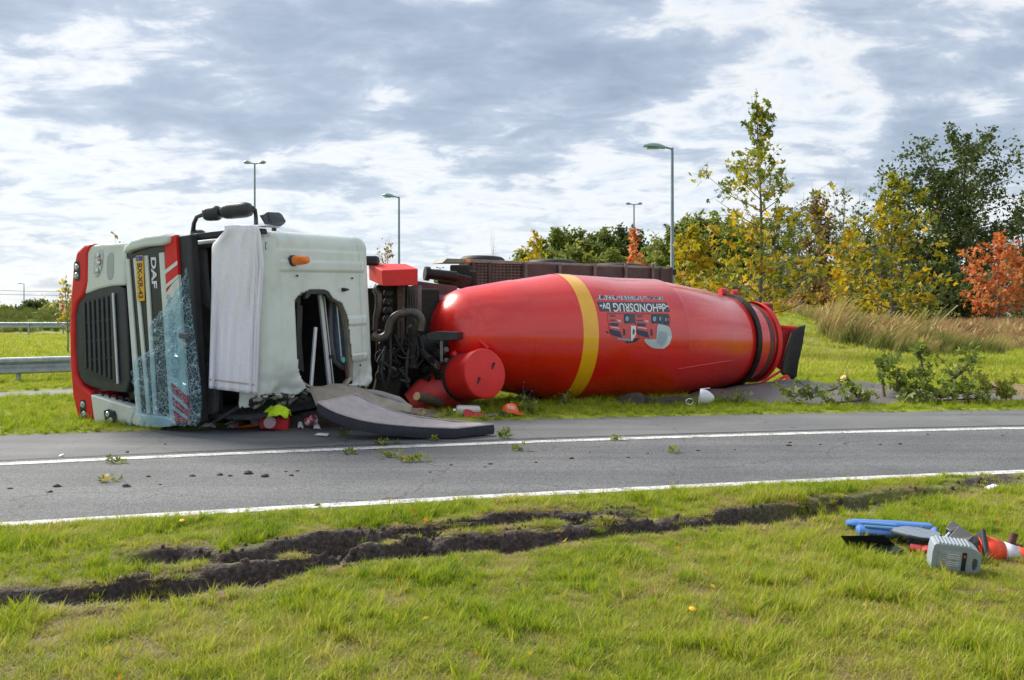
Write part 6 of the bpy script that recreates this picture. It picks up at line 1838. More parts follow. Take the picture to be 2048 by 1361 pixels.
def tree(name, label, base, height, crown, leaf_m, bark_m, seed, nbr=26, nleaf=260, leaf=0.16, trunk_r=0.07, tint=(0.5, 0.18), grad=0.0, start=0.18, lean=(0, 0), up=0.55, clump=0.28, lobes=False, group=None, cat='tree', aspect=0.55, multi=1, leader=True, droop=0.0, sub=4):
    """crown: list of (height fraction, radius) pairs that outline the crown"""
    r = np.random.default_rng(seed); rr = random.Random(seed)
    base = Vector(base)
    root = thing(name, label, cat, base, group)
    mb_ = MB(); pts_leaf, tint_leaf = [], []
    for st in range(multi):
        off = Vector((rr.uniform(-1, 1), rr.uniform(-1, 1), 0)) * (0.12 * height * 0.25 if multi > 1 else 0)
        hh = height * (1 if st == 0 else rr.uniform(0.72, 0.98))
        ln = Vector((lean[0] + (rr.uniform(-.08, .08) if multi > 1 else 0), lean[1], 0))
        def tp(t):
            return base + off + Vector((ln.x * hh * t + 0.012 * hh * math.sin(t * 5 + seed), ln.y * hh * t + 0.012 * hh * math.cos(t * 4 + seed), hh * t))
        mb_.tube([tp(t) - Vector((0, 0, 0.1 if t == 0 else 0)) for t in np.linspace(0, 1, 12)], [trunk_r * (1.25 - 1.17 * t ** 0.8) for t in np.linspace(0, 1, 12)], 7)
        nb = nbr // multi
        for i in range(nb):
            t = start + (0.97 - start) * ((i + rr.random()) / nb)
            cr_ = float(np.interp(t, [c[0] for c in crown], [c[1] for c in crown])) * rr.uniform(0.35, 1.15)
            az = i * 2.4 + rr.uniform(-0.5, 0.5)
            p0 = tp(max(start * 0.8, t - 0.10 * up))
            tip = tp(t) + Vector((math.cos(az) * cr_, math.sin(az) * cr_, cr_ * up * rr.uniform(0.1, 0.6)))
            m1 = p0.lerp(tip, 0.5) + Vector((rr.uniform(-.1, .1), rr.uniform(-.1, .1), -0.08)) * cr_
            bp = [p0, m1, tip]
            br = trunk_r * 0.34 * (1.05 - t) + 0.006
            mb_.tube(bp, [br, br * 0.7, br * 0.25], 5)
            for k in range(sub):
                f = rr.uniform(0.35, 1.0)
                q = (p0.lerp(m1, f * 2) if f < 0.5 else m1.lerp(tip, f * 2 - 1))
                e = q + Vector((rr.gauss(0, 1), rr.gauss(0, 1), rr.gauss(0.25, 0.7))) * (0.22 * cr_ + 0.05)
                mb_.tube([q, e], [br * 0.35, br * 0.12 + 0.002], 4, caps=False)
                m_ = max(2, int(nleaf / sub * min(1.0, 0.3 + 0.5 * cr_)))
                tpar = r.random(m_)
                c0_, c1_ = np.array(q), np.array(e)
                pl = c0_ + (c1_ - c0_) * tpar[:, None] + r.normal(size=(m_, 3)) * clump * (0.35 + 0.25 * cr_) * 0.5
                pts_leaf.append(pl)
                g = tint[0] + grad * (0.6 - t) + rr.gauss(0, tint[1] * 0.6)
                tint_leaf.append(g + r.normal(0, tint[1] * 0.7, m_))
        if leader:
            m_ = nleaf
            tpar = 0.82 + 0.18 * r.random(m_)
            pl = np.array([tp(x) for x in tpar]) + r.normal(size=(m_, 3)) * clump * 0.35
            pts_leaf.append(pl); tint_leaf.append(tint[0] + grad * (-0.3) + r.normal(0, tint[1], m_))
    mb_.build('trunk', bark_m, root, smooth=True, fix=False)
    P_ = np.concatenate(pts_leaf); T0 = np.clip(np.concatenate(tint_leaf), 0.01, 0.99)
    V_, F_, T_ = leaves(P_, leaf, r, T0, aspect, droop, lobes)
    np_obj('crown', V_, F_, leaf_m, root, origin=tuple(base), tint=T_)
    return root
M_btrunk = mat('young_oak_bark', (0.11, 0.10, 0.085), 0.9, var=0.35, vscale=12)
M_birch = mat('grey_twig_bark', (0.22, 0.20, 0.17), 0.9, var=0.35, vscale=8)
L_oak = leaf_mat('autumn_oak_leaves', [(0.0, (0.06, 0.11, 0.012)), (0.3, (0.18, 0.22, 0.016)), (0.5, (0.38, 0.33, 0.016)), (0.68, (0.58, 0.38, 0.014)), (0.85, (0.52, 0.22, 0.014)), (1.0, (0.32, 0.11, 0.018))], 0.5)
L_red = leaf_mat('red_oak_leaves', [(0.0, (0.24, 0.07, 0.02)), (0.4, (0.58, 0.15, 0.045)), (0.7, (0.72, 0.27, 0.08)), (1.0, (0.64, 0.38, 0.10))], 0.45)
L_dark = leaf_mat('dark_green_leaves', [(0.0, (0.03, 0.048, 0.012)), (0.5, (0.075, 0.11, 0.024)), (1.0, (0.15, 0.18, 0.036))], 0.32)
L_wood = leaf_mat('wood_green_leaves', [(0.0, (0.07, 0.10, 0.022)), (0.5, (0.18, 0.23, 0.045)), (0.8, (0.30, 0.32, 0.06)), (1.0, (0.42, 0.33, 0.05))], 0.4)
L_willow = leaf_mat('grey_green_leaves', [(0.0, (0.09, 0.12, 0.05)), (0.5, (0.20, 0.23, 0.09)), (1.0, (0.34, 0.30, 0.09))], 0.4)
L_brown = leaf_mat('brown_scrub_leaves', [(0.0, (0.12, 0.09, 0.025)), (0.5, (0.30, 0.19, 0.04)), (1.0, (0.46, 0.26, 0.05))], 0.4)

# young oaks of the avenue
b = at(1517, 640, 27.0); b.z = 0.0
tree('oak_tree', 'slender young oak with green top and yellowing crown behind the drum neck', b, 8.6, [(0.15, 1.6), (0.25, 2.1), (0.38, 2.4), (0.5, 2.2), (0.58, 1.8), (0.66, 1.5), (0.74, 1.2), (0.78, 0.3), (0.86, 0.55), (0.93, 0.5), (1.0, 0.15)], L_oak, M_btrunk, 31, nbr=56, nleaf=38, leaf=0.17, trunk_r=0.075, leader=False, tint=(0.40, 0.17), grad=0.5, start=0.2, up=0.7, clump=0.30, lobes=True, group='young oaks along the road')
b = at(1786, 660, 40.0); b.z = float(ground_z(b.x, 40))
oak2 = tree('oak_tree', 'young yellow-green oak tied to wooden stakes among the reeds', b, 8.4, [(0.15, 2.2), (0.25, 2.8), (0.4, 3.0), (0.55, 2.5), (0.7, 1.8), (0.82, 1.0), (0.92, 0.45), (1.0, 0.1)], L_oak, M_btrunk, 53, nbr=52, nleaf=38, leaf=0.22, leader=False, trunk_r=0.085, tint=(0.43, 0.17), grad=0.15, start=0.14, up=0.6, clump=0.34, lobes=True, group='young oaks along the road')
b = at(1385, 640, 46.0); b.z = 0.05
tree('oak_tree', 'golden young oak behind the rear mudguard and lamp post', b, 6.3, [(0.12, 2.0), (0.3, 2.7), (0.5, 2.4), (0.7, 1.6), (0.85, 0.8), (1.0, 0.15)], L_oak, M_btrunk, 77, nbr=50, nleaf=54, leaf=0.24, trunk_r=0.075, tint=(0.52, 0.15), start=0.12, up=0.6, clump=0.36, lobes=True, group='young oaks along the road')
b = at(1695, 650, 52.0); b.z = float(ground_z(b.x, 52))
tree('oak_tree', 'golden-leaved sapling between the two young oaks', b, 7.0, [(0.1, 1.5), (0.3, 1.9), (0.6, 1.5), (0.85, 0.7), (1.0, 0.2)], L_oak, M_btrunk, 79, nbr=24, nleaf=34, leaf=0.28, trunk_r=0.07, leader=False, tint=(0.58, 0.14), start=0.12, clump=0.4, lobes=True, group='young oaks along the road')
b = at(1998, 650, 58.0); b.z = float(ground_z(b.x, 58))
tree('red_oak_tree', 'bright orange-red young oak in front of the dark trees', b, 6.9, [(0.2, 2.2), (0.3, 2.8), (0.5, 3.0), (0.7, 2.3), (0.85, 1.1), (1.0, 0.15)], L_red, M_btrunk, 91, nbr=40, nleaf=36, leaf=0.27, trunk_r=0.09, tint=(0.5, 0.22), start=0.2, up=0.45, clump=0.42, lobes=True)
b = at(1268, 650, 62.0); b.z = 0.1
tree('red_oak_tree', 'thin orange sapling behind the mudguard, beside the double-headed lamp', b, 7.9, [(0.3, 1.6), (0.52, 2.0), (0.60, 1.2), (0.72, 0.85), (0.85, 0.4), (1.0, 0.1)], L_red, M_btrunk, 95, nbr=26, nleaf=20, leaf=0.30, trunk_r=0.06, leader=False, tint=(0.55, 0.2), start=0.4, up=0.3, clump=0.36, lobes=True)
b = at(1068, 650, 70.0); b.z = 0.1
tree('oak_tree', 'thin yellow sapling in front of the green wood', b, 8.6, [(0.3, 1.6), (0.6, 1.7), (0.75, 1.0), (0.9, 0.4), (1.0, 0.1)], L_oak, M_btrunk, 97, nbr=26, nleaf=24, leaf=0.32, trunk_r=0.06, leader=False, tint=(0.55, 0.12), start=0.3, clump=0.4, lobes=True, group='young oaks along the road')

# stakes and straps at the second oak
c = at(1786, 680, 39.9); zb = float(ground_z(c.x, 39.9))
M_stake = mat('stake_wood', (0.16, 0.145, 0.125), 0.9, var=0.25, vscale=12)
for i, (dx, dy) in enumerate(((-0.55, -0.2), (0.0, -0.55), (0.55, -0.1))):
    tag(MB().tube([(c.x + dx, 39.9 + dy, zb - 0.2), (c.x + dx, 39.9 + dy, zb + (1.45, 1.12, 1.30)[i])], 0.075, 10).build('tree_stake', M_stake, smooth=True), 'weathered wooden stake beside the yellow-green oak in the reeds', 'stake', 'stakes of the young oak')
for i, (a, b_) in enumerate((((-0.55, -0.2, 1.34), (0.0, -0.55, 0.92)), ((0.0, -0.55, 0.92), (0.55, -0.1, 1.22)))):
    p0, p1 = Vector((c.x + a[0], 39.8 + a[1], zb + a[2])), Vector((c.x + b_[0], 39.8 + b_[1], zb + b_[2]))
    tag(MB().tube([p0, p0.lerp(p1, .5) - Vector((0, 0, .05)), p1], 0.05, 6, sq=0.5).build('tree_strap', M_rubber), ('black strap from the left stake to the oak', 'black strap from the oak to the right stake')[i], 'strap')

# big dark tree and the trees behind
b = at(1893, 650, 74.0); b.z = 0.2
tree('large_tree', 'large dark green tree towering behind the orange-red oak', b, 17.0, [(0.2, 4.0), (0.4, 5.2), (0.6, 6.6), (0.75, 6.4), (0.88, 4.8), (1.0, 1.6)], L_dark, M_btrunk, 111, nbr=96, nleaf=170, leaf=0.34, trunk_r=0.30, tint=(0.5, 0.2), start=0.28, up=0.8, clump=0.42, sub=5, multi=2, lobes=False)
b = at(1850, 650, 70.0); b.z = 0.2
tree('dark_shrub', 'dense dark shrub under the large dark tree', b, 5.2, [(0.0, 4.0), (0.4, 4.6), (0.8, 3.2), (1.0, 1.2)], L_dark, M_btrunk, 113, nbr=44, nleaf=150, leaf=0.42, trunk_r=0.1, tint=(0.5, 0.2), start=0.05, up=0.4, clump=0.7, multi=3)
b = at(1925, 650, 67.0); b.z = 0.2
tree('dark_shrub', 'dense olive shrub beside the orange-red oak', b, 4.2, [(0.0, 3.4), (0.4, 3.8), (0.8, 2.4), (1.0, 1.0)], L_dark, M_btrunk, 115, nbr=36, nleaf=140, leaf=0.40, trunk_r=0.1, tint=(0.6, 0.2), start=0.05, up=0.4, clump=0.7, multi=3)
for i, (px, Yd, h, lab) in enumerate(((2040, 76, 12.5, 'sparse grey-green tree at the wood edge behind the orange-red oak'), (2090, 70, 11, 'sparse grey-green tree right of the orange-red oak'))):
    b = at(px, 650, Yd); b.z = 0.2
    tree('thin_tree', lab, b, h, [(0.1, 2.2), (0.4, 2.4), (0.8, 1.6), (1.0, 0.4)], L_willow, M_birch, 120 + i, nbr=40, nleaf=60, leaf=0.34, trunk_r=0.12, tint=(0.4, 0.2), start=0.1, up=0.9, clump=0.42, multi=3)
# thicket of thin half-bare trees
thk = [(1560, 66, 9.6, 'L'), (1590, 70, 11.3, 'W'), (1622, 72, 12.6, 'W'), (1650, 68, 11.0, 'B'), (1672, 74, 13.2, 'W'), (1700, 72, 12.0, 'W'), (1725, 78, 10.6, 'L'), (1752, 74, 11.0, 'W'), (1780, 80, 13.0, 'D')]
labs = ['leafy thicket tree just behind the slender oak', 'half-bare thin tree behind the slender oak', 'tall half-bare thin tree in the thicket', 'brown-leaved thin tree in the thicket', 'tallest bare-topped thin tree of the thicket', 'bare-twigged thin tree beside the tallest of the thicket', 'leafy tree closing the thicket beside the staked oak', 'bare-topped tree left of the staked oak', 'dark tree directly behind the staked oak']
for i, (px, Yd, h, k) in enumerate(thk):
    b = at(px, 650, Yd); b.z = 0.2
    tree('thin_tree', labs[i], b, h, [(0.1, 2.2), (0.4, 2.2), (0.65, 1.6), (0.85, 0.9), (1.0, 0.3)], {'L': L_wood, 'W': L_willow, 'B': L_brown, 'D': L_dark}[k], M_birch, 140 + i, nbr=42, nleaf=48 if k == 'W' else 80, leaf=0.30, trunk_r=0.085, tint=(0.45, 0.22), grad=0.3, start=0.08, up=1.5, clump=0.36, multi=3, leader=(k != 'W'), group='thin trees of the thicket')
# scrub in front of the thicket
scr = [(1470, 60, 3.2, L_willow, 'pale grey-green willow bush behind the drum neck', 2.6), (1530, 56, 3.0, L_brown, 'low brown bush at the foot of the slender oak', 2.0), (1600, 55, 2.6, L_brown, 'russet bush beside the grassy bank', 2.2), (1650, 54, 2.4, L_brown, 'russet bush behind the reeds', 2.2), (1420, 64, 4.2, L_wood, 'green bush behind the lamp post', 2.8), (1740, 60, 3.4, L_wood, 'green bush left of the staked oak', 2.4), (1830, 60, 3.4, L_wood, 'yellow-green bush right of the staked oak', 2.4)]
for i, (px, Yd, h, lm, lab, w) in enumerate(scr):
    b = at(px, 650, Yd); b.z = float(ground_z(b.x, Yd))
    tree('bush', lab, b, h, [(0.0, w * 0.8), (0.4, w), (0.8, w * 0.6), (1.0, 0.4)], lm, M_birch, 170 + i, nbr=30, nleaf=110, leaf=0.26, trunk_r=0.05, tint=(0.5, 0.2), start=0.05, up=0.6, clump=0.6, multi=3, cat='bush')
under = [(1560, 78, 5.5, L_wood, 'mid-height green undergrowth behind the slender oak'), (1620, 80, 6.5, L_dark, 'dark undergrowth inside the thicket'), (1680, 82, 6.0, L_wood, 'green undergrowth below the bare-topped trees'), (1745, 84, 7.0, L_dark, 'dark undergrowth left of the staked oak'), (1800, 86, 8.0, L_dark, 'dark undergrowth right behind the staked oak'), (1960, 82, 7.5, L_dark, 'dark undergrowth left of the orange-red oak'), (2030, 84, 8.0, L_willow, 'grey-green undergrowth behind the orange-red oak')]
for i, (px, Yd, h, lm, lab) in enumerate(under):
    b = at(px, 650, Yd); b.z = 0.2
    tree('shrub', lab, b, h, [(0.0, 3.6), (0.4, 3.8), (0.75, 2.6), (1.0, 0.8)], lm, M_birch, 300 + i, nbr=36, nleaf=100, leaf=0.36, trunk_r=0.08, tint=(0.6, 0.22), start=0.04, up=0.7, clump=0.6, multi=3, cat='shrub', group='undergrowth of the wood')
# green wood in the middle distance
wood = [(1052, 100, 8.6), (1085, 103, 10.4), (1118, 98, 11.2), (1150, 104, 11.6), (1182, 99, 10.6), (1212, 103, 11.8), (1240, 108, 12.6), (1268, 106, 11.8), (1295, 110, 10.0), (1318, 95, 9.5), (1345, 90, 10.6), (1372, 92, 11.8), (1400, 88, 11.6), (1430, 90, 11.0), (1470, 84, 10.4), (1510, 86, 10.6), (1150, 92, 8.4), (1225, 92, 8.2)]
for i, (px, Yd, h) in enumerate(wood):
    b = at(px, 650, Yd); b.z = 0.2
    lab = 'full green tree of the wood beyond the chassis' if i < 6 else ('darker tree of the wood beside the orange sapling' if i < 9 else ('green tree of the wood beyond the tall lamp post' if i < 14 else ('green wood tree standing behind the slender oak' if i < 16 else 'shorter green tree in front of the wood')))
    tree('wood_tree', lab, b, h, [(0.05, 2.6), (0.35, 3.2), (0.65, 2.7), (0.85, 1.7), (1.0, 0.5)], L_wood if i not in (6, 7, 8) else L_dark, M_btrunk, 200 + i, nbr=44, nleaf=110, leaf=0.50, trunk_r=0.16, tint=(0.45 + 0.1 * random.random(), 0.2), start=0.06, up=0.9, clump=0.55, group='trees of the green wood')
# far left trees on the dyke, small things behind the cab
for i, (px, Yd, h, w, lm, lab) in enumerate(((62, 125, 1.9, 2.6, L_dark, 'round dark bush on the dyke beside the far lamp'), (90, 130, 2.1, 2.8, L_dark, 'larger dark bush on the dyke'), (120, 120, 1.7, 2.6, L_wood, 'green bush behind the chevron sign'), (8, 130, 1.2, 2.0, L_wood, 'low green bush at the far end of the dyke'))):
    b = at(px, 630, Yd); b.z = float(ground_z(b.x, Yd)) - 0.1
    tree('bush', lab, b, h, [(0.0, w * 0.9), (0.5, w), (0.8, w * 0.7), (1.0, 0.6)], lm, M_birch, 240 + i, nbr=26, nleaf=90, leaf=0.42, trunk_r=0.06, tint=(0.6, 0.2), start=0.05, up=0.3, clump=0.5, multi=2, cat='bush')
for i, (px, pt, Yd, lm, lab, nl) in enumerate(((775, 470, 40, L_brown, 'bare sapling with a few brown leaves behind the red box', 14), (757, 490, 44, L_brown, 'bare twiggy sapling behind the cab', 3), (985, 455, 60, L_brown, 'bare leafless sapling rising behind the tyres', 0), (234, 474, 24, L_brown, 'rusty-leaved sapling top showing over the bumper', 18), (134, 560, 30, L_oak, 'sapling with few leaves left of the bumper', 14))):
    b = at(px, 640, Yd); b.z = 0.0
    h = H + (YH - pt) * Yd / F
    tree('sapling', lab, b, h, [(0.3, 0.5), (0.7, 0.5), (1.0, 0.15)], lm, M_birch, 260 + i, nbr=18, nleaf=nl if nl else 2, leaf=0.16 if nl else 0.03, trunk_r=0.03, tint=(0.5, 0.2), start=0.35, up=2.2, clump=0.3, leader=nl > 10, cat='sapling')

# ------------------------------------------------------------------ small plants, fallen oak, litter of leaves
def sprig(name, label, base, h, n, lm, seed, size=0.07, spread=0.12, cat='plant', stems=4, group=None):
    r = np.random.default_rng(seed); rr = random.Random(seed); base = Vector(base)
    root = thing(name, label, cat, base, group); mb_ = MB(); P_ = []
    for s_ in range(stems):
        e = base + Vector((rr.gauss(0, spread), rr.gauss(0, spread), h * rr.uniform(0.65, 1.05)))
        m_ = base.lerp(e, 0.5) + Vector((rr.gauss(0, 0.03), rr.gauss(0, 0.03), 0))
        mb_.tube([base - Vector((0, 0, .02)), m_, e], [0.008, 0.006, 0.003], 5)
        t = 0.25 + 0.75 * r.random(n // stems)
        P_.append(np.array(base) + (np.array(e) - np.array(base)) * t[:, None] + r.normal(size=(n // stems, 3)) * 0.05)
    mb_.build('stem', M_birch, root, fix=False)
    P_ = np.concatenate(P_)
    V_, F_, T_ = leaves(P_, size, r, np.clip(r.normal(0.35, 0.16, len(P_)), 0, 1), 0.5, 0, True)
    np_obj('leaf_spray', V_, F_, lm, root, origin=tuple(base), tint=T_)['kind'] = 'stuff'
    return root
L_sap = leaf_mat('fresh_oak_leaves', [(0.0, (0.06, 0.12, 0.02)), (0.5, (0.20, 0.26, 0.04)), (0.8, (0.36, 0.34, 0.05)), (1.0, (0.56, 0.36, 0.03))], 0.4)
sprig('oak_seedling', 'small leafy oak seedling in front of the red tank', gz(gp(893, 822)), 0.55, 130, L_sap, 1, 0.075, 0.06)
sprig('weed_plant', 'low leafy weed at the foot of the orange helmet', gz(gp(1045, 832)), 0.22, 70, L_sap, 2, 0.06, 0.08)
L_dead = leaf_mat('dead_grey_twigs', [(0.0, (0.06, 0.045, 0.04)), (1.0, (0.16, 0.12, 0.11))], 0.2)
sprig('dead_plant', 'dead grey seed-head plant against the red drum', gz(gp(1050, 810)), 0.36, 200, L_dead, 3, 0.05, 0.09, stems=7)
for i, (x, y, lab) in enumerate(((1478, 812, 'small leafy sprig at the edge of the spilled concrete'), (935, 815, 'small leafy sprig under the red tank'), (1118, 815, 'pale leafy weed at the foot of the yellow band'))):
    sprig('leafy_sprig', lab, gz(gp(x, y)), 0.2, 60, L_sap, 20 + i, 0.06, 0.10)
# fallen oak: leaning cut trunk piece and boughs
a = gz(gp(1732, 808)); tipc = at(1686, 757, 13.4)
fb = thing('cut_branch', 'leaning sawn-off oak branch stub with pale cut end', 'branch', a)
MB().tube([a - Vector((0, 0, 0.05)), a.lerp(tipc, 0.5), tipc], [0.075, 0.07, 0.065], 14).build('bark', M_bark, fb, smooth=True)
MB().lathe([(0, 0.062), (0.006, 0.06)], tipc, tipc - a, 16).build('cut_end', M_cut, fb)
p0 = tipc - Vector((0.02, 0, 0.06)); p1 = at(1630, 783, 13.3)
MB().tube(chaikin([p0, at(1680, 772, 13.35), at(1665, 780, 13.35), at(1645, 784, 13.3), p1], 1, False), 0.018, 6).build('twig', M_bark, fb, smooth=True)
def bough(label, pix, Y0, seed, nl=300, r0=0.035, spread=0.21, tint=0.42):
    r = np.random.default_rng(seed); rr = random.Random(seed)
    P_ = [at(x, y, Y0 + dy) for x, y, dy in pix]
    P_ = [Vector((p.x, p.y, max(p.z, float(ground_z(p.x, p.y)) + 0.02))) for p in P_]
    base = Vector((P_[0].x, P_[0].y, min(p.z for p in P_)))
    root = thing('fallen_bough', label, 'branch', base)
    cv = chaikin(P_, 2, False)
    mb_ = MB().tube(cv, [r0 * (1 - 0.85 * i / (len(cv) - 1)) for i in range(len(cv))], 8)
    pl, tl = [], []
    for k in range(int(nl / 28)):
        q = cv[rr.randrange(len(cv) // 5, len(cv))]
        e = q + Vector((rr.gauss(0, spread), rr.gauss(0, spread), abs(rr.gauss(0.02, spread * 0.7))))
        mb_.tube([q, e], [0.007, 0.003], 4, caps=False)
        t = r.random(14)
        pl.append(np.array(q) + (np.array(e) - np.array(q)) * (0.3 + 0.7 * t[:, None]) + r.normal(size=(14, 3)) * 0.05)
        tl.append(np.clip(tint + rr.gauss(0, 0.12) + r.normal(0, 0.1, 14), 0, 1))
    mb_.build('wood', M_bark, root, smooth=True, fix=False)
    V_, F_, T_ = leaves(np.concatenate(pl), 0.085, r, np.concatenate(tl), 0.55, 0, True)
    V_[:, 2] = np.maximum(V_[:, 2], 0.02)
    np_obj('leaf_spray', V_, F_, L_sap, root, origin=tuple(base), tint=T_)['kind'] = 'stuff'
    return root
bough('fallen oak bough with leaves lying behind the spilled concrete edge', [(1640, 785, 0), (1615, 788, 0), (1585, 795, -0.2)], 13.2, 1, 170, 0.014)
bough('leafy oak bough lying low beside the sawn-off stub', [(1735, 800, 0), (1700, 803, -0.2), (1650, 808, -0.3)], 13.2, 2, 260, 0.03)
bough('oak bough with upright leafy shoot in the fallen heap', [(1770, 806, 0), (1765, 770, 0.1), (1768, 735, 0.2), (1762, 716, 0.2)], 13.6, 3, 230, 0.03)
bough('spreading oak bough in the middle of the fallen heap', [(1866, 798, 0), (1830, 785, 0.2), (1790, 768, 0.3), (1800, 745, 0.3)], 13.4, 4, 520, 0.045)
bough('tall oak bough rising from the pale cut end in the heap', [(1866, 798, 0), (1890, 775, 0.2), (1915, 750, 0.3), (1935, 730, 0.3), (1955, 712, 0.3)], 13.4, 5, 420, 0.05, tint=0.38)
bough('upright leafy oak shoot behind the fallen heap', [(1855, 790, 0.4), (1848, 750, 0.5), (1842, 720, 0.5), (1840, 705, 0.5)], 13.4, 6, 300, 0.03, 0.13)
bough('yellowing oak bough at the outer end of the heap', [(1880, 795, 0), (1930, 785, 0.1), (1965, 770, 0.2), (2005, 778, 0.2), (2015, 795, 0.1)], 13.4, 7, 420, 0.03, tint=0.62)
bough('low dark oak bough under the fallen heap', [(1800, 805, 0), (1850, 803, 0), (1900, 800, 0), (1960, 798, 0)], 13.2, 8, 460, 0.03)
tag(MB().lathe([(0, 0.05), (0.03, 0.05)], at(1866, 799, 13.3), (-0.6, -0.7, 0.1), 14).build('sawn_disc', M_cut), 'pale sawn end of the bough in the fallen heap', 'wood')
# hay-like heap to the right of it
heap('cut_grass_heap', 'small heap of dry cut grass beside the fallen boughs', 'hay', 8.9, 15.2, 1.0, 0.6, 0.16, mat('dry_hay', (0.26, 0.19, 0.10), 0.95, color2=(0.13, 0.10, 0.04), vscale=30, bump=1.0, bscale=40), 21.0, rough=0.8)

# leaves and clods on the road
for i, (x, y, s_) in enumerate(((228, 928, .8), (222, 964, 1.0), (700, 908, 0.8), (768, 890, 1.0), (780, 915, 1.1), (808, 925, 0.5), (832, 924, 1.2), (1036, 902, 0.9), (1228, 881, 0.9), (1010, 868, 1.0), (1005, 876, 1.0), (1345, 906, 0.6), (690, 870, 0.6), (870, 882, 0.7))):
    r = np.random.default_rng(500 + i); n_ = int(10 * s_) + 4
    c = gp(x, y)
    P_ = np.array(c) + r.normal(size=(n_, 3)) * np.array([0.05, 0.04, 0.0]) * s_ + np.array([0, 0, 0.012]) + np.abs(r.normal(size=(n_, 3))) * np.array([0, 0, 0.02])
    V_, F_, T_ = leaves(P_, 0.07 * (0.6 + 0.3 * s_), r, np.clip(r.normal(0.45, 0.2, n_), 0, 1), 0.5, 0, True)
    V_[:, 2] = np.maximum(V_[:, 2], 0.006)
    tag(np_obj('oak_twig', V_, F_, L_sap, origin=tuple(c), tint=T_), 'small torn oak twig with leaves lying on the road', 'twig', 'leafy twigs on the road')
M_clod = mat('mud_clod', (0.050, 0.036, 0.028), 0.95, var=0.4, vscale=30, bump=0.6)
clods = [(253, 974, 1.3), (255, 905, 0.7), (297, 954, .7), (320, 970, .5), (385, 953, .9), (460, 953, .8), (497, 948, 1.6), (530, 954, 1.4), (440, 951, 1.0), (572, 944, .6), (594, 943, .7), (583, 952, .8), (902, 931, .7), (981, 929, .8), (970, 935, .5), (115, 974, 1.2), (100, 985, .8), (20, 978, .7), (1143, 918, 1.0), (1072, 926, .6), (1256, 916, .7), (1295, 908, .6), (1395, 902, .7), (1577, 892, 1.0), (1580, 886, .7), (1640, 890, .7), (1690, 888, .6), (1800, 889, .9), (1760, 890, .7), (635, 1012, 1.0), (860, 945, .5), (1470, 900, .5), (1180, 905, .4), (1110, 880, .5), (750, 900, .4), (1855, 870, .6), (2005, 872, .6), (330, 889, .5)]
for i, (x, y, s_) in enumerate(clods):
    rr = random.Random(i); c = gp(x, y)
    mb_ = MB(); rows_ = []
    for a in range(5):
        ph = a / 4 * math.pi / 2
        rows_.append([c + Vector((math.cos(ph) * math.cos(k * 0.785) * 0.026 * s_ * rr.uniform(.5, 1.6), math.cos(ph) * math.sin(k * 0.785) * 0.022 * s_ * rr.uniform(.7, 1.4), math.sin(ph) * 0.017 * s_ * rr.uniform(.7, 1.2))) for k in range(8)])
    mb_.grid(rows_, closed=True)
    tag(mb_.build('mud_clod', M_clod, smooth=True, angle=180), 'small dark clod of mud dropped on the road', 'mud clod', 'mud clods on the road')
# fallen leaves and bits of straw scattered over the near verge
nl_ = 420
Xl = -4 + 9.5 * rng.random(nl_); Yl = 2.9 + 4.6 * rng.random(nl_)
kl = Yl < near_edge(Xl) - 0.05
Xl, Yl = Xl[kl], Yl[kl]
V_, F_, T_ = leaves(np.stack([Xl, Yl, ground_z(Xl, Yl) + 0.035], 1), 0.035, rng, np.clip(rng.normal(0.7, 0.25, len(Xl)), 0, 1), 0.5, 0.2)
tag(np_obj('leaf_litter', V_, F_, L_oak, tint=T_), 'small fallen brown and yellow leaves strewn over the near verge', 'leaves', kind='stuff')
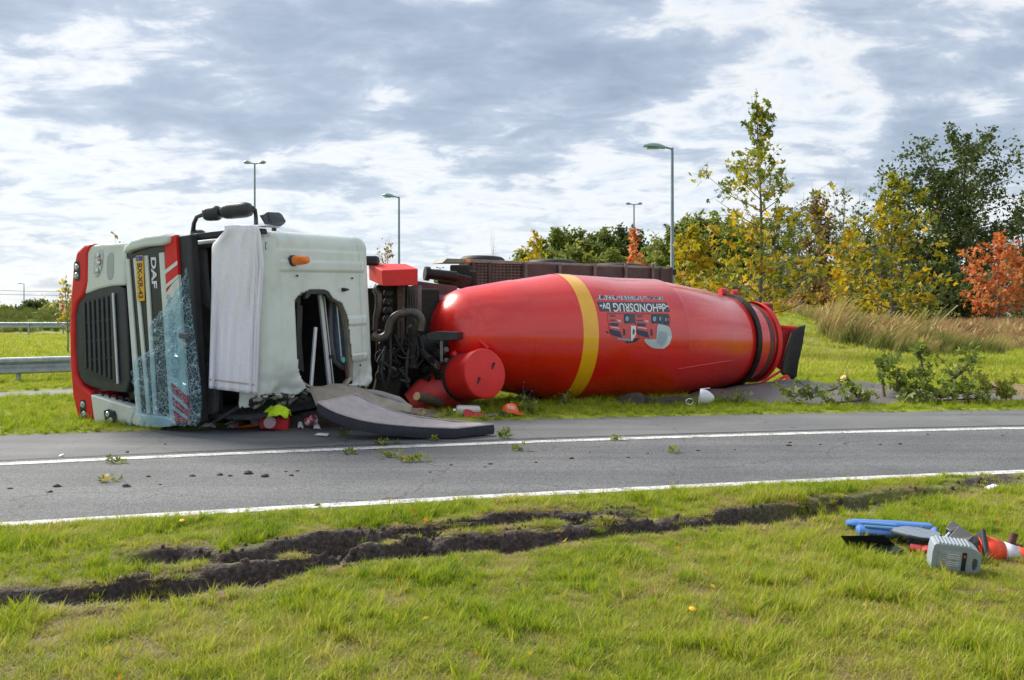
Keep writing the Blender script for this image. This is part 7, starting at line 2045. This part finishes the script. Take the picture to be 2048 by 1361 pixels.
# dandelions
for i, (x, y, h, lab) in enumerate(((364, 1062, 0.05, 'yellow dandelion beside the white edge line'), (1384, 1252, 0.04, 'orange-yellow dandelion in the foreground grass'))):
    c = gz(gp(x, y)); dn_ = thing('dandelion', lab, 'flower', c)
    MB().tube([c, c + Vector((0.0, 0, h))], 0.003, 5).build('stem', M_can if False else mat('stem_green', (0.12, 0.2, 0.03), 0.7), dn_)
    MB().lathe([(0, 0.004), (0.004, 0.014), (0.009, 0.016), (0.013, 0.008)], c + Vector((0, 0, h)), (0.1, -0.3, 1), 14).build('flower_head', mat('dandelion_yellow', (0.80, 0.40, 0.005), 0.7), dn_, smooth=True)
# clods and torn sods along the rut rims
r2 = random.Random(77)
V_, F_ = [], []
for pts, n_ in ((RUT1, 200), (RUT2, 380), (RUT3, 160)):
    seg = resample([Vector(p) for p in pts], 120)
    for _ in range(n_):
        q = seg[r2.randrange(0, 118)]
        c = q + Vector((r2.gauss(0, 0.05), r2.choice((-1, 1)) * abs(r2.gauss(0.14, 0.08)), 0))
        if c.y > float(near_edge(c.x)) - 0.1:
            continue
        c.z = float(ground_z(c.x, c.y)) + 0.004
        s_ = r2.uniform(0.006, 0.022); b0 = len(V_)
        for k in range(6):
            V_.append((c.x + s_ * math.cos(k * 1.047) * r2.uniform(.6, 1.4), c.y + s_ * math.sin(k * 1.047) * r2.uniform(.6, 1.4), c.z - 0.01))
        for k in range(6):
            V_.append((c.x + 0.6 * s_ * math.cos(k * 1.047 + .3) * r2.uniform(.5, 1.3), c.y + 0.6 * s_ * math.sin(k * 1.047 + .3) * r2.uniform(.5, 1.3), c.z + s_ * r2.uniform(.4, 1.0)))
        for k in range(6):
            F_.append((b0 + k, b0 + (k + 1) % 6, b0 + 6 + (k + 1) % 6, b0 + 6 + k))
        F_.append((b0 + 6, b0 + 7, b0 + 8, b0 + 9)); F_.append((b0 + 9, b0 + 10, b0 + 11, b0 + 6))
tag(np_obj('rut_clods', np.array(V_), np.array(F_), M_clod, smooth=False), 'dark broken clods along the wheel ruts', 'soil', kind='stuff')
